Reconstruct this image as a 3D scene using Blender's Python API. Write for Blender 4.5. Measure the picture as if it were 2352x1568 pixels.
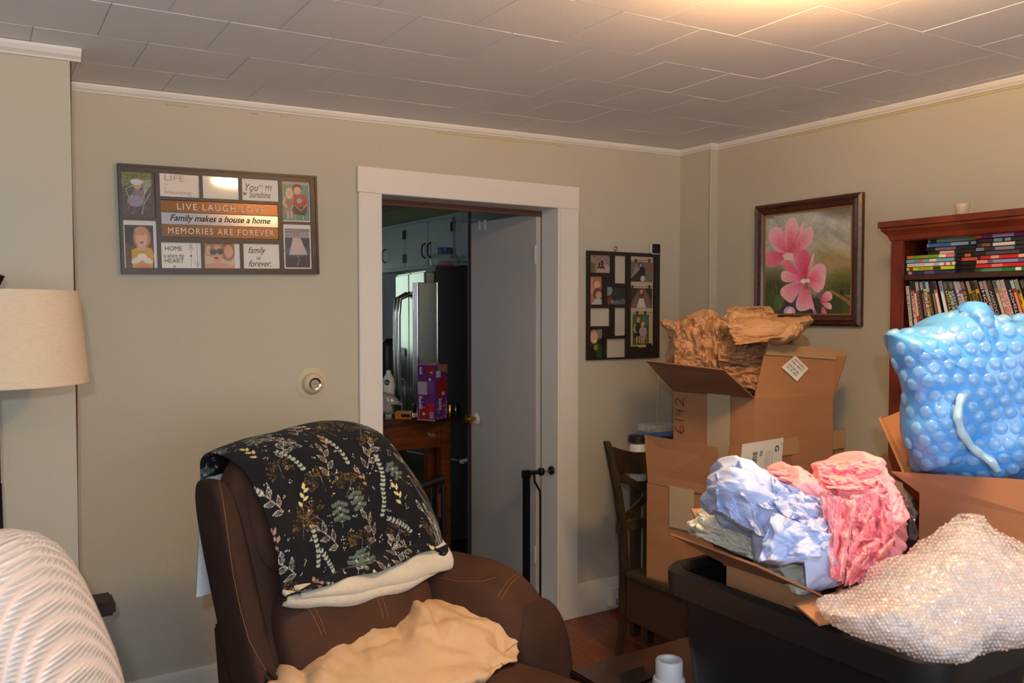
import bpy, bmesh, math, random
import numpy as np
from mathutils import Vector
from mathutils.bvhtree import BVHTree
SC = bpy.context.scene
COL = SC.collection
for o in list(bpy.data.objects): bpy.data.objects.remove(o)
random.seed(7)
RNG = np.random.RandomState(11)

# ---------------------------------------------------------------- camera
A = math.radians(32.3); FPX = 1950.0; PITCH = math.atan(67/1950); EYE = 1.53
CA, SA = math.cos(A), math.sin(A)
def W(r, f, z):                       # camera-aligned floor coordinates -> room coordinates
    return Vector((r*CA+f*SA, -r*SA+f*CA, z))
def ray(px, py):
    x = (px-1176)/FPX; y = (784-py)/FPX
    fw = math.cos(PITCH)+y*math.sin(PITCH); up = -math.sin(PITCH)+y*math.cos(PITCH)
    return x, fw, up
def at(px, py, f):                    # point seen at a pixel, f metres ahead
    x, fw, up = ray(px, py); s = f/fw
    return W(x*s, f, EYE+up*s)
def on(px, py, ax, v):
    x, fw, up = ray(px, py); d = W(x, fw, up); o = Vector((0, 0, EYE))
    s = (v-o[ax])/d[ax]
    return o+d*s
cd = bpy.data.cameras.new('camera'); cam = bpy.data.objects.new('camera', cd); COL.objects.link(cam)
cam.location = (0, 0, EYE)
cam.rotation_euler = (math.pi/2-PITCH, 0, -A)
cd.sensor_width = 36; cd.lens = 36*FPX/2352; cd.clip_start = .02
cd.dof.use_dof = True; cd.dof.focus_distance = 2.9; cd.dof.aperture_fstop = 5.0
SC.camera = cam

# ---------------------------------------------------------------- world, lights, exposure
SC.view_settings.view_transform = 'Standard'; SC.view_settings.look = 'None'
SC.view_settings.exposure = 0.0; SC.view_settings.gamma = 1; SC.view_settings.use_curve_mapping = False
wd = bpy.data.worlds.new('World'); SC.world = wd; wd.use_nodes = True
wb = wd.node_tree.nodes['Background']; wb.inputs[0].default_value = (.62, .72, .9, 1); wb.inputs[1].default_value = .9
def light(kind, name, loc, power, color, size=.05, rot=None, sy=None):
    l = bpy.data.lights.new(name, kind); l.energy = power; l.color = color
    if kind == 'AREA':
        l.size = size
        if sy: l.shape = 'RECTANGLE'; l.size_y = sy
    else: l.shadow_soft_size = size
    o = bpy.data.objects.new(name, l); o.location = loc
    if rot: o.rotation_euler = rot
    COL.objects.link(o); return o
LAMP = Vector((1.635, 1.215, 2.366))
light('POINT', 'ceiling_bulb', LAMP+Vector((0, 0, -.050)), 95, (1, .52, .2), .035)
light('POINT', 'flash_light', W(0, -.17, EYE+.17), 50, (.80, .90, 1.0), .02)
light('AREA', 'rear_fill', (.55, -1.55, 1.45), 46, (.84, .92, 1.0), 2.0, (math.radians(119), 0, 0), 1.25)  # fill light added behind the viewer to lift walls and ceiling
light('AREA', 'kitchen_far_daylight', (2.45, 8.14, 1.62), 2.6, (.72, 1.0, .58), 1.1, (math.radians(-90), 0, 0), .95)  # unseen window light, placed where the fridge doors reflect it
light('AREA', 'kitchen_left_fill', (.36, 5.65, 1.55), 2.6, (.86, .94, .9), 1.2, (0, math.radians(-90), 0), 1.0)  # secondary fill light added at the unseen left window

# ---------------------------------------------------------------- helpers
def lin(c):
    c = [x/255 for x in c[:3]]
    return tuple((x/12.92 if x <= .04045 else ((x+.055)/1.055)**2.4) for x in c)
MATS = {}
def mat(name, col, rough=.6, metal=0, bump=0, bscale=60, var=0, vscale=8, spec=.5, alpha=1, trans=0, coat=0, emit=0, sheen=0, stretch=None, wear=None):
    if name in MATS: return MATS[name]
    m = bpy.data.materials.new(name); m.use_nodes = True; nt = m.node_tree; b = nt.nodes['Principled BSDF']
    c = lin(col)
    b.inputs['Base Color'].default_value = (*c, 1)
    b.inputs['Roughness'].default_value = rough; b.inputs['Metallic'].default_value = metal
    b.inputs['Specular IOR Level'].default_value = spec; b.inputs['Alpha'].default_value = alpha
    b.inputs['Transmission Weight'].default_value = trans; b.inputs['Coat Weight'].default_value = coat
    b.inputs['Sheen Weight'].default_value = sheen
    if emit: b.inputs['Emission Color'].default_value = (*c, 1); b.inputs['Emission Strength'].default_value = emit
    tc = nt.nodes.new('ShaderNodeTexCoord'); mp = nt.nodes.new('ShaderNodeMapping'); nt.links.new(tc.outputs['Object'], mp.inputs[0])
    if stretch: mp.inputs['Scale'].default_value = stretch
    last = None
    if var:
        n = nt.nodes.new('ShaderNodeTexNoise'); n.inputs['Scale'].default_value = vscale; n.inputs['Detail'].default_value = 6
        nt.links.new(mp.outputs[0], n.inputs['Vector'])
        r = nt.nodes.new('ShaderNodeValToRGB'); r.color_ramp.elements[0].position = .3; r.color_ramp.elements[1].position = .7
        lo = tuple(x*(1-var) for x in c); hi = tuple(min(1, x*(1+var)) for x in c)
        if wear: lo = lin(wear)
        r.color_ramp.elements[0].color = (*lo, 1); r.color_ramp.elements[1].color = (*hi, 1)
        nt.links.new(n.outputs[0], r.inputs[0]); nt.links.new(r.outputs[0], b.inputs['Base Color'])
    if bump:
        n = nt.nodes.new('ShaderNodeTexNoise'); n.inputs['Scale'].default_value = bscale; n.inputs['Detail'].default_value = 4
        nt.links.new(mp.outputs[0], n.inputs['Vector'])
        bp = nt.nodes.new('ShaderNodeBump'); bp.inputs['Strength'].default_value = bump; bp.inputs['Distance'].default_value = .004
        nt.links.new(n.outputs[0], bp.inputs['Height']); nt.links.new(bp.outputs[0], b.inputs['Normal'])
    MATS[name] = m; return m
def vmat(name, rough=.5, spec=.5, bump=0, bscale=200, coat=0, sheen=0, metal=0):   # colour from the mesh's printed colours
    if name in MATS: return MATS[name]
    m = bpy.data.materials.new(name); m.use_nodes = True; nt = m.node_tree; b = nt.nodes['Principled BSDF']
    a = nt.nodes.new('ShaderNodeAttribute'); a.attribute_name = 'print'
    nt.links.new(a.outputs['Color'], b.inputs['Base Color'])
    b.inputs['Roughness'].default_value = rough; b.inputs['Specular IOR Level'].default_value = spec
    b.inputs['Coat Weight'].default_value = coat; b.inputs['Coat Roughness'].default_value = .05
    b.inputs['Sheen Weight'].default_value = sheen; b.inputs['Metallic'].default_value = metal
    if bump:
        n = nt.nodes.new('ShaderNodeTexNoise'); n.inputs['Scale'].default_value = bscale
        bp = nt.nodes.new('ShaderNodeBump'); bp.inputs['Strength'].default_value = bump; bp.inputs['Distance'].default_value = .003
        nt.links.new(n.outputs[0], bp.inputs['Height']); nt.links.new(bp.outputs[0], b.inputs['Normal'])
    MATS[name] = m; return m
def tag(o, label=None, cat=None, group=None, kind=None):
    if label: o['label'] = label
    if cat: o['category'] = cat
    if group: o['group'] = group
    if kind: o['kind'] = kind
    return o
def woff(o):
    v = Vector((0, 0, 0))
    while o is not None: v += o.location; o = o.parent
    return v
def thing(name, label, cat, loc, group=None):
    o = bpy.data.objects.new(name, None); o.empty_display_size = .05; COL.objects.link(o); o.location = loc
    return tag(o, label, cat, group)
def mk(name, V, F, m, parent=None, smooth=False, loc=None, colors=None, auto=None):
    me = bpy.data.meshes.new(name)
    off = woff(parent) if parent is not None else Vector((0, 0, 0))
    V = np.asarray([tuple(v) for v in V] if not isinstance(V, np.ndarray) else V, dtype=float)
    if loc is None and parent is None:
        lo, hi = V.min(0), V.max(0); loc = Vector(((lo[0]+hi[0])/2, (lo[1]+hi[1])/2, lo[2]))
    if loc is not None: off = off+Vector(loc)
    V = V-np.array(off)
    me.from_pydata(V.tolist(), [], F if isinstance(F, list) else F.tolist())
    if colors is not None:
        at_ = me.color_attributes.new('print', 'FLOAT_COLOR', 'POINT')
        c = np.ones((len(V), 4)); c[:, :3] = colors; at_.data.foreach_set('color', c.ravel())
    if smooth: me.polygons.foreach_set('use_smooth', [True]*len(me.polygons))
    me.update()
    bm = bmesh.new(); bm.from_mesh(me); bmesh.ops.recalc_face_normals(bm, faces=bm.faces)
    bm.to_mesh(me); bm.free()
    if auto: me.set_sharp_from_angle(angle=math.radians(auto))
    if m: me.materials.append(m)
    o = bpy.data.objects.new(name, me); COL.objects.link(o)
    if parent is not None: o.parent = parent
    if loc is not None: o.location = loc
    return o
BF = [(0, 1, 2, 3), (7, 6, 5, 4), (0, 4, 5, 1), (1, 5, 6, 2), (2, 6, 7, 3), (3, 7, 4, 0)]
def boxv(x0, x1, y0, y1, z0, z1):
    return [Vector(p) for p in ((x0, y0, z0), (x1, y0, z0), (x1, y1, z0), (x0, y1, z0), (x0, y0, z1), (x1, y0, z1), (x1, y1, z1), (x0, y1, z1))]
def bevmesh(V, F, bev, seg=2):
    bm = bmesh.new(); vs = [bm.verts.new(v) for v in V]
    for f in F: bm.faces.new([vs[i] for i in f])
    bmesh.ops.recalc_face_normals(bm, faces=bm.faces)
    bmesh.ops.bevel(bm, geom=list(bm.edges), offset=bev, segments=seg, affect='EDGES', clamp_overlap=True)
    bm.verts.index_update()
    v = [x.co.copy() for x in bm.verts]; f = [tuple(q.index for q in fc.verts) for fc in bm.faces]; bm.free()
    return v, f
def box(name, x0, x1, y0, y1, z0, z1, m, parent=None, bev=0, **k):
    V = boxv(min(x0, x1), max(x0, x1), min(y0, y1), max(y0, y1), min(z0, z1), max(z0, z1)); F = BF
    if bev: V, F = bevmesh(V, F, bev)
    return mk(name, V, F, m, parent, **k)
def boxes(name, L, m, parent=None, bev=0, **k):
    V, F = [], []
    for b in L:
        v, f = boxv(*b), BF
        if bev: v, f = bevmesh(v, f, bev)
        n = len(V); V += list(v); F += [tuple(i+n for i in q) for q in f]
    return mk(name, V, F, m, parent, **k)
def slab(name, q, th, m, parent=None, bev=0, **k):          # a panel: four corners and a thickness
    q = [Vector(p) for p in q]; n = (q[2]-q[0]).cross(q[3]-q[1]).normalized()*th
    V = q+[p+n for p in q]; F = BF
    if bev: V, F = bevmesh(V, F, bev)
    return mk(name, V, F, m, parent, **k)
def tubev(P, r, n=10, cap=True):
    P = [Vector(p) for p in P]; V, F = [], []
    R = r if isinstance(r, (list, tuple)) else [r]*len(P)
    up = None
    for i, p in enumerate(P):
        d = (P[min(i+1, len(P)-1)]-P[max(i-1, 0)]).normalized()
        if up is None: up = d.orthogonal().normalized()
        up = (up-d*up.dot(d)).normalized(); s = d.cross(up)
        for k in range(n):
            a = 2*math.pi*k/n; V.append(p+(up*math.cos(a)+s*math.sin(a))*R[i])
    for i in range(len(P)-1):
        for k in range(n):
            F.append((i*n+k, i*n+(k+1) % n, (i+1)*n+(k+1) % n, (i+1)*n+k))
    if cap: F.append(tuple(range(n))[::-1]); F.append(tuple(range((len(P)-1)*n, len(P)*n)))
    return V, F
def tube(name, P, r, m, parent=None, n=10, **k):
    V, F = tubev(P, r, n); k.setdefault('smooth', True); k.setdefault('auto', 50); return mk(name, V, F, m, parent, **k)
def tubes(name, L, m, parent=None, n=8, **k):
    V, F = [], []
    for P, r in L:
        v, f = tubev(P, r, n); b = len(V); V += v; F += [tuple(i+b for i in q) for q in f]
    k.setdefault('smooth', True); k.setdefault('auto', 50); return mk(name, V, F, m, parent, **k)
def lathe(name, c, prof, m, parent=None, n=32, axis=(0, 0, 1), cap=True, **k):
    c = Vector(c); ax = Vector(axis).normalized(); e = ax.orthogonal().normalized(); s = ax.cross(e); V, F = [], []
    for r, h in prof:
        for j in range(n):
            a = 2*math.pi*j/n; V.append(c+ax*h+(e*math.cos(a)+s*math.sin(a))*r)
    for i in range(len(prof)-1):
        for j in range(n): F.append((i*n+j, i*n+(j+1) % n, (i+1)*n+(j+1) % n, (i+1)*n+j))
    if cap:
        if prof[0][0] > 1e-4: F.append(tuple(range(n))[::-1])
        if prof[-1][0] > 1e-4: F.append(tuple(range((len(prof)-1)*n, len(prof)*n)))
    k.setdefault('smooth', True); k.setdefault('auto', 40)
    return mk(name, V, F, m, parent, **k)
def rbox(name, fn, half, p, m, parent=None, n=20, disp=None, **k):   # cushion: superellipsoid box through a mapping
    V, F, idx = [], [], {}
    def vid(q):
        key = tuple(round(x, 5) for x in q)
        if key not in idx:
            idx[key] = len(V); s = sum(abs(x)**p for x in q)**(1/p); V.append(tuple(x/s for x in q))
        return idx[key]
    for ax in range(3):
        for sg in (-1, 1):
            for i in range(n):
                for j in range(n):
                    f = []
                    for a, b in ((i, j), (i+1, j), (i+1, j+1), (i, j+1)):
                        u = math.tan((2*a/n-1)*math.pi/4); w = math.tan((2*b/n-1)*math.pi/4)
                        q = [0, 0, 0]; q[ax] = sg; q[(ax+1) % 3] = u; q[(ax+2) % 3] = w; f.append(vid(q))
                    F.append(tuple(f if sg > 0 else f[::-1]))
    out = []
    for v in V:
        l = Vector((v[0]*half[0], v[1]*half[1], v[2]*half[2]))
        if disp: l = disp(l)
        out.append(fn(l))
    k.setdefault('smooth', True)
    return mk(name, out, F, m, parent, **k)

# ------------------------------------------------ crumpled paper, cloth and plastic
def vor(P, n, seed, scale=(1, 1, 1), second=False):
    r = np.random.RandomState(seed); lo, hi = P.min(0), P.max(0)
    S = (lo+(hi-lo)*r.rand(n, 3))*np.array(scale); Q = P*np.array(scale)
    out = np.empty(len(P)); o2 = np.empty(len(P))
    for i in range(0, len(P), 4000):
        d = np.sqrt(((Q[i:i+4000, None, :]-S[None])**2).sum(2)); d.partition(1, axis=1); out[i:i+4000] = d[:, 0]; o2[i:i+4000] = d[:, 1]
    return (out, o2) if second else out
def wave(P, seed, freq, k=3):
    r = np.random.RandomState(seed); h = np.zeros(len(P))
    for _ in range(k):
        d = r.randn(3); d /= np.linalg.norm(d)
        x = P@d*freq*(.7+.6*r.rand())+r.rand()*9+.8*np.sin(P@np.roll(d, 1)*freq*.9+r.rand()*6)
        h += np.abs((x % 2)-1)-.5
    return h/k
def facetp(X, Y, cell, seed):
    r = np.random.RandomState(seed); an = r.rand()*3; H = r.rand(64, 64)*2-1; D = r.rand(64, 64) < .5
    x = (X*math.cos(an)-Y*math.sin(an))/cell; y = (X*math.sin(an)+Y*math.cos(an))/cell
    x, y = x+.35*np.sin(y*1.3+seed)+.2*np.sin(y*3.1), y+.35*np.sin(x*1.1+seed*2)+.2*np.sin(x*2.7)
    i = np.floor(x).astype(int); j = np.floor(y).astype(int); a = x-i; b = y-j; i0, i1, j0, j1 = i % 64, (i+1) % 64, j % 64, (j+1) % 64
    h00, h10, h01, h11 = H[j0, i0], H[j0, i1], H[j1, i0], H[j1, i1]; d = D[j0, i0]
    t1 = np.where(a+b < 1, h00+(h10-h00)*a+(h01-h00)*b, h11+(h01-h11)*(1-a)+(h10-h11)*(1-b))
    t2 = np.where(a > b, h00+(h10-h00)*a+(h11-h10)*b, h00+(h01-h00)*b+(h11-h01)*a)
    return np.where(d, t1, t2)
def facet(nr, na, cu, cvn, seed, warp=.35):
    r = np.random.RandomState(seed); H = r.rand(cvn+3, cu)*2-1
    v, u = np.mgrid[0:nr+1, 0:na].astype(float); u = u/na*cu; v = v/nr*cvn
    uu = u+warp*(np.sin(v*1.7+seed)+np.sin(v*.8+u*2*math.pi/cu*2)); vv = np.clip(v+warp*np.sin(u*2*math.pi/cu*3+seed*2)+warp*.6*np.sin(u*2*math.pi/cu*7), 0, cvn+.99)
    i = np.floor(uu).astype(int); j = np.floor(vv).astype(int); a = uu-i; b = vv-j; i0 = i % cu; i1 = (i+1) % cu
    D = r.rand(cvn+3, cu) < .5; d = D[j, i0]
    h00, h10, h01, h11 = H[j, i0], H[j, i1], H[j+1, i0], H[j+1, i1]
    t1 = np.where(a+b < 1, h00+(h10-h00)*a+(h01-h00)*b, h11+(h01-h11)*(1-a)+(h10-h11)*(1-b))
    t2 = np.where(a > b, h00+(h10-h00)*a+(h11-h10)*b, h00+(h01-h00)*b+(h11-h01)*a)
    return np.where(d, t1, t2).ravel()
def outline_pts(pts, n):
    P = np.array(pts, float); Q = np.vstack([P, P[:1]]); L = np.r_[0, np.cumsum(np.hypot(*np.diff(Q, axis=0).T))]
    t = np.linspace(0, L[-1], n, endpoint=False)
    return np.c_[np.interp(t, L, Q[:, 0]), np.interp(t, L, Q[:, 1])]
def inflate(name, pts, f, thick, m, parent=None, gx=0, gy=0, nr=44, na=140, cr=(0, 0, 0), seed=1, flat=.62, fold=0, fscale=14, disp=None, fa=0, fb=0, fc=0, fn=80, pl=None, n1=60, n2=300, stretch=(1, 1, 1), **k):
    """closed puffed volume whose outline seen from the room's corner matches pts; f metres ahead, thick = half depth"""
    O = outline_pts(pts, na); c = O.mean(0)
    V, Cc = [], []
    for i in range(nr+1):
        th = math.pi*i/nr; s = math.sin(th)**flat if 0 < i < nr else 0; dz = -math.cos(th)
        for q in O:
            p = c+(q-c)*s; ff = f+gx*(p[0]-c[0])+gy*(p[1]-c[1])+thick*dz
            fd0 = f+gx*(p[0]-c[0])+gy*(p[1]-c[1])
            x, fw, up = ray(*p); ss = fd0/fw
            V.append(tuple(W(x*ss*(ff/fd0)**.5, ff, EYE+up*ss*(ff/fd0)**.5)))
            if i in (0, nr): pass
    V = np.array(V); F = []
    for i in range(nr):
        for j in range(na):
            F.append((i*na+j, i*na+(j+1) % na, (i+1)*na+(j+1) % na, (i+1)*na+j))
    # normals
    G = V.reshape(nr+1, na, 3); du = np.roll(G, -1, 1)-np.roll(G, 1, 1); dv = np.gradient(G, axis=0)
    N = np.cross(du, dv); ln = np.linalg.norm(N, axis=2, keepdims=True); N = N/np.maximum(ln, 1e-9); N[0] = N[1].mean(0); N[-1] = N[-2].mean(0); N = N.reshape(-1, 3)
    cen = V.mean(0); sg = np.sign(((V-cen)*N).sum(1).mean()); N *= sg
    h = np.zeros(len(V))
    if cr[0]: h += cr[0]*(vor(V, n1, seed, stretch)*18-1)
    if cr[1]: h += cr[1]*(vor(V, n2, seed+5, stretch)*34-1)
    if cr[2]: h += cr[2]*wave(V, seed+9, fscale*4, 3)
    ins = (np.sin(math.pi*np.arange(nr+1)/nr)**.5)[:, None]*np.ones(na)[None]
    if fa:
        rx, ry = V[:, 0]*CA-V[:, 1]*SA, V[:, 2]*1.0; dd = V[:, 0]*SA+V[:, 1]*CA; rx = (rx+dd*.45)*stretch[0]; ry = (ry+dd*.35)*stretch[2]
        cell = fn*.001; fa, fb, fc = fa*1.5, fb*1.6, fc*1.5
        h += (fa*facetp(rx, ry, cell, seed)+fb*facetp(rx, ry, cell*.5, seed+1)+fc*facetp(rx, ry, cell*.22, seed+2))*ins.ravel()
        for q_ in (pl or []):
            an = math.radians(q_[1]); t_ = (rx*math.cos(an)+ry*math.sin(an)); s_ = (-rx*math.sin(an)+ry*math.cos(an)); ph = t_/q_[2]+.9*facetp(rx, ry, q_[2]*2.2, seed+7)+.25*np.sin(s_/q_[2]*1.3)
            h += 1.9*q_[0]*(np.abs((ph % 2)-1)*2-1)*ins.ravel()*(.55+.45*facetp(rx, ry, .11, seed+12))
    if fold: h += fold*wave(V*np.array(stretch), seed+3, fscale, 3)
    if disp is not None: h += disp(V, G)
    fwv = np.array((SA, CA, 0)); wgt = np.abs(N@fwv)*.55+.45 if fa else 1.0
    V = V+N*(h*wgt)[:, None]
    V[:na] = V[:na].mean(0); V[-na:] = V[-na:].mean(0)
    # merge poles
    keep = [0]+list(range(na, nr*na))+[nr*na]; mp = {}
    for t, i in enumerate(keep): mp[i] = t
    for j in range(na): mp[j] = 0; mp[nr*na+j] = len(keep)-1
    V = V[keep]; FF = []
    for q in F:
        g = []
        for i in q:
            t = mp[i]
            if t not in g: g.append(t)
        if len(g) > 2: FF.append(tuple(g))
    return mk(name, V, FF, m, parent, **k)
def sheet(name, fn, nu, nv, th, m, parent=None, colors=None, **k):   # thick sheet from fn(u,v)->Vector
    P = np.array([[tuple(fn(i/(nu-1), j/(nv-1))) for i in range(nu)] for j in range(nv)])
    du = np.gradient(P, axis=1); dv = np.gradient(P, axis=0); N = np.cross(du, dv); N /= np.maximum(np.linalg.norm(N, axis=2, keepdims=True), 1e-9)
    Q = P-N*th; V = np.vstack([P.reshape(-1, 3), Q.reshape(-1, 3)]); n = nu*nv
    I = np.arange(n).reshape(nv, nu)
    a = np.stack([I[:-1, :-1], I[:-1, 1:], I[1:, 1:], I[1:, :-1]], -1).reshape(-1, 4)
    F = np.vstack([a, a[:, ::-1]+n]).tolist()
    rim = list(I[0, :])+list(I[1:, -1])+list(I[-1, -2::-1])+list(I[-2:0:-1, 0])
    for x, y in zip(rim, rim[1:]+rim[:1]): F.append((int(x), int(y), int(y)+n, int(x)+n))
    if colors is not None: colors = np.vstack([colors, colors])
    k.setdefault('smooth', True)
    return mk(name, V, F, m, parent, colors=colors, **k)
def psheet(name, q, F4, m, par, amp=.02, cell=.2, pl=(0, 0, .1), seed=1, n=90, jag=.02, th=.0012, auto=16):
    u, v = np.meshgrid(np.linspace(0, 1, n), np.linspace(0, 1, n)); r = np.random.RandomState(seed)
    D = amp*(facetp(u, v, cell, seed)+.55*facetp(u, v, cell*.5, seed+1)+.25*facetp(u, v, cell*.22, seed+2))
    if pl[0]:
        an = math.radians(pl[1]); t = u*math.cos(an)+v*math.sin(an); ph = t/pl[2]+.8*facetp(u, v, .3, seed+4); D += pl[0]*(np.abs((ph % 2)-1)*2-1)
    w = [(1-u)*(1-v), u*(1-v), u*v, (1-u)*v]; PX = sum(w[i]*q[i][0] for i in range(4)); PY = sum(w[i]*q[i][1] for i in range(4)); FF = sum(w[i]*F4[i] for i in range(4))+D
    e = facetp(u, v, .16, seed+8); sx = abs(q[1][0]-q[0][0]); sy = abs(q[3][1]-q[0][1])
    PX = PX+jag*sx*e*(2*np.abs(u-.5))**3; PY = PY+jag*sy*facetp(u, v, .13, seed+9)*(2*np.abs(v-.5))**3
    def fn(a, b): i, j = int(round(a*(n-1))), int(round(b*(n-1))); return at(PX[j, i], PY[j, i], FF[j, i])
    return sheet(name, fn, n, n, th, m, par, auto=auto)
CAMV = Vector((0, 0, EYE))
def bvh(o):
    off = woff(o); me = o.data
    return BVHTree.FromPolygons([v.co+off for v in me.vertices], [tuple(p.vertices) for p in me.polygons])
def hit(b, px, py, lift=.002):
    x, fw, up = ray(px, py); d = W(x, fw, up).normalized(); h = b.ray_cast(CAMV, d)
    return None if h[0] is None else h[0]+(h[1] if h[1].dot(d) < 0 else -h[1])*lift
def seam(name, obj, L, r, m, parent, lift=.001, n=6):
    b = bvh(obj) if not isinstance(obj, BVHTree) else obj; out = []
    for pts in L:
        O = []
        for (x0, y0), (x1, y1) in zip(pts, pts[1:]):
            k = max(2, int(math.hypot(x1-x0, y1-y0)/10))
            for i in range(k):
                h = hit(b, x0+(x1-x0)*i/k, y0+(y1-y0)*i/k, lift)
                if h: O.append(h)
        if len(O) > 2: out.append((O, r))
    if out: return tubes(name, out, m, parent, n)
# ------------------------------------------------ printed pictures and lettering
class Cv:
    def __init__(s, w, h, bg): s.w, s.h = int(w), int(h); s.a = np.ones((s.h, s.w, 3))*np.array(bg, float); s.Y, s.X = np.mgrid[0:s.h, 0:s.w].astype(float)
    def bl(s, m, c, sl): s.a[sl] = s.a[sl]*(1-m[..., None])+np.array(c, float)*m[..., None]
    def win(s, x0, y0, x1, y1):
        x0, y0 = max(0, int(x0)-1), max(0, int(y0)-1); x1, y1 = min(s.w, int(x1)+2), min(s.h, int(y1)+2)
        return (slice(y0, max(y0, y1)), slice(x0, max(x0, x1)))
    def ell(s, cx, cy, rx, ry, c, ang=0, soft=.25, al=1):
        R = max(rx, ry)*1.1+1; sl = s.win(cx-R, cy-R, cx+R, cy+R); X, Y = s.X[sl]-cx, s.Y[sl]-cy; a = math.radians(ang)
        u = (X*math.cos(a)+Y*math.sin(a))/rx; v = (-X*math.sin(a)+Y*math.cos(a))/ry
        s.bl(np.clip((1-np.sqrt(u*u+v*v))/soft+.5, 0, 1)*al, c, sl)
    def poly(s, P, c, al=1):
        P = [tuple(p) for p in P]; xs, ys = [p[0] for p in P], [p[1] for p in P]; sl = s.win(min(xs), min(ys), max(xs), max(ys)); X, Y = s.X[sl], s.Y[sl]; m = np.zeros(X.shape, bool)
        for (x0, y0), (x1, y1) in zip(P, P[1:]+P[:1]):
            if y0 == y1: continue
            m ^= ((y0 > Y) != (y1 > Y)) & (X < (x1-x0)*(Y-y0)/(y1-y0)+x0)
        s.bl(m.astype(float)*al, c, sl)
    def line(s, P, w, c, al=1):
        for (x0, y0), (x1, y1) in zip(P, P[1:]):
            sl = s.win(min(x0, x1)-w, min(y0, y1)-w, max(x0, x1)+w, max(y0, y1)+w); X, Y = s.X[sl], s.Y[sl]; dx, dy = x1-x0, y1-y0
            t = np.clip(((X-x0)*dx+(Y-y0)*dy)/max(dx*dx+dy*dy, 1e-6), 0, 1); d = np.hypot(X-x0-t*dx, Y-y0-t*dy)
            s.bl(np.clip(w/2+.5-d, 0, 1)*al, c, sl)
    def rect(s, x0, y0, x1, y1, c, al=1):
        sl = (slice(max(0, int(y0)), max(0, int(y1))), slice(max(0, int(x0)), max(0, int(x1)))); s.bl(np.ones(s.X[sl].shape)*al, c, sl)
    def grad(s, c0, c1):
        t = (s.Y/s.h)[..., None]; s.a = np.array(c0, float)*(1-t)+np.array(c1, float)*t
    def noise(s, amp, cell, seed=0):
        r = np.random.RandomState(seed); g = r.rand(int(s.h/cell)+3, int(s.w/cell)+3)*2-1
        y, x = s.Y/cell, s.X/cell; i, j = y.astype(int), x.astype(int); u, v = x-j, y-i; u = u*u*(3-2*u); v = v*v*(3-2*v)
        n = (g[i, j]*(1-u)+g[i, j+1]*u)*(1-v)+(g[i+1, j]*(1-u)+g[i+1, j+1]*u)*v
        s.a = np.clip(s.a+n[..., None]*amp, 0, 255)
    def cols(s):
        c = np.clip(s.a, 0, 255).reshape(-1, 3)/255
        return np.where(c <= .04045, c/12.92, ((c+.055)/1.055)**2.4)
def pic(name, q, cv, m, parent):       # q = top-left, top-right, bottom-right, bottom-left
    cv.noise(9, 3, cv.w); g_ = cv.a.mean(2, keepdims=True); cv.a = (cv.a*.86+g_*.14)*.93 if not hasattr(cv, 'keep') else cv.a
    q = [np.array(tuple(p)) for p in q]; u = np.linspace(0, 1, cv.w)[None, :, None]; v = np.linspace(0, 1, cv.h)[:, None, None]
    P = ((q[0]*(1-u)+q[1]*u)*(1-v)+(q[3]*(1-u)+q[2]*u)*v).reshape(-1, 3); I = np.arange(cv.w*cv.h).reshape(cv.h, cv.w)
    F = np.stack([I[:-1, :-1], I[1:, :-1], I[1:, 1:], I[:-1, 1:]], -1).reshape(-1, 4)
    return mk(name, P, F, m, parent, colors=cv.cols())
def text(name, s, q, m, parent, shear=0, bold=0, lift=0, space=1):   # q = top-left, top-right, bottom-right, bottom-left of the word
    cu = bpy.data.curves.new('t', 'FONT'); cu.body = s; cu.offset = bold; cu.shear = shear; cu.resolution_u = 3; cu.align_x = 'LEFT'; cu.space_character = space
    ob = bpy.data.objects.new('t', cu); COL.objects.link(ob); dg = bpy.context.evaluated_depsgraph_get(); me = bpy.data.meshes.new_from_object(ob.evaluated_get(dg))
    V = np.array([tuple(v.co) for v in me.vertices]); F = [tuple(p.vertices) for p in me.polygons]
    bpy.data.objects.remove(ob); bpy.data.curves.remove(cu); bpy.data.meshes.remove(me)
    if not len(V): return
    lo, hi = V.min(0), V.max(0); V = (V-lo)/np.maximum(hi-lo, 1e-6); q = [np.array(tuple(p)) for p in q]
    u, v = V[:, :1], 1-V[:, 1:2]; n = np.cross(q[1]-q[0], q[3]-q[0]); n = n/np.linalg.norm(n)
    P = (q[0]*(1-u)+q[1]*u)*(1-v)+(q[3]*(1-u)+q[2]*u)*v - n*lift
    return mk(name, P, F, m, parent)
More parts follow.
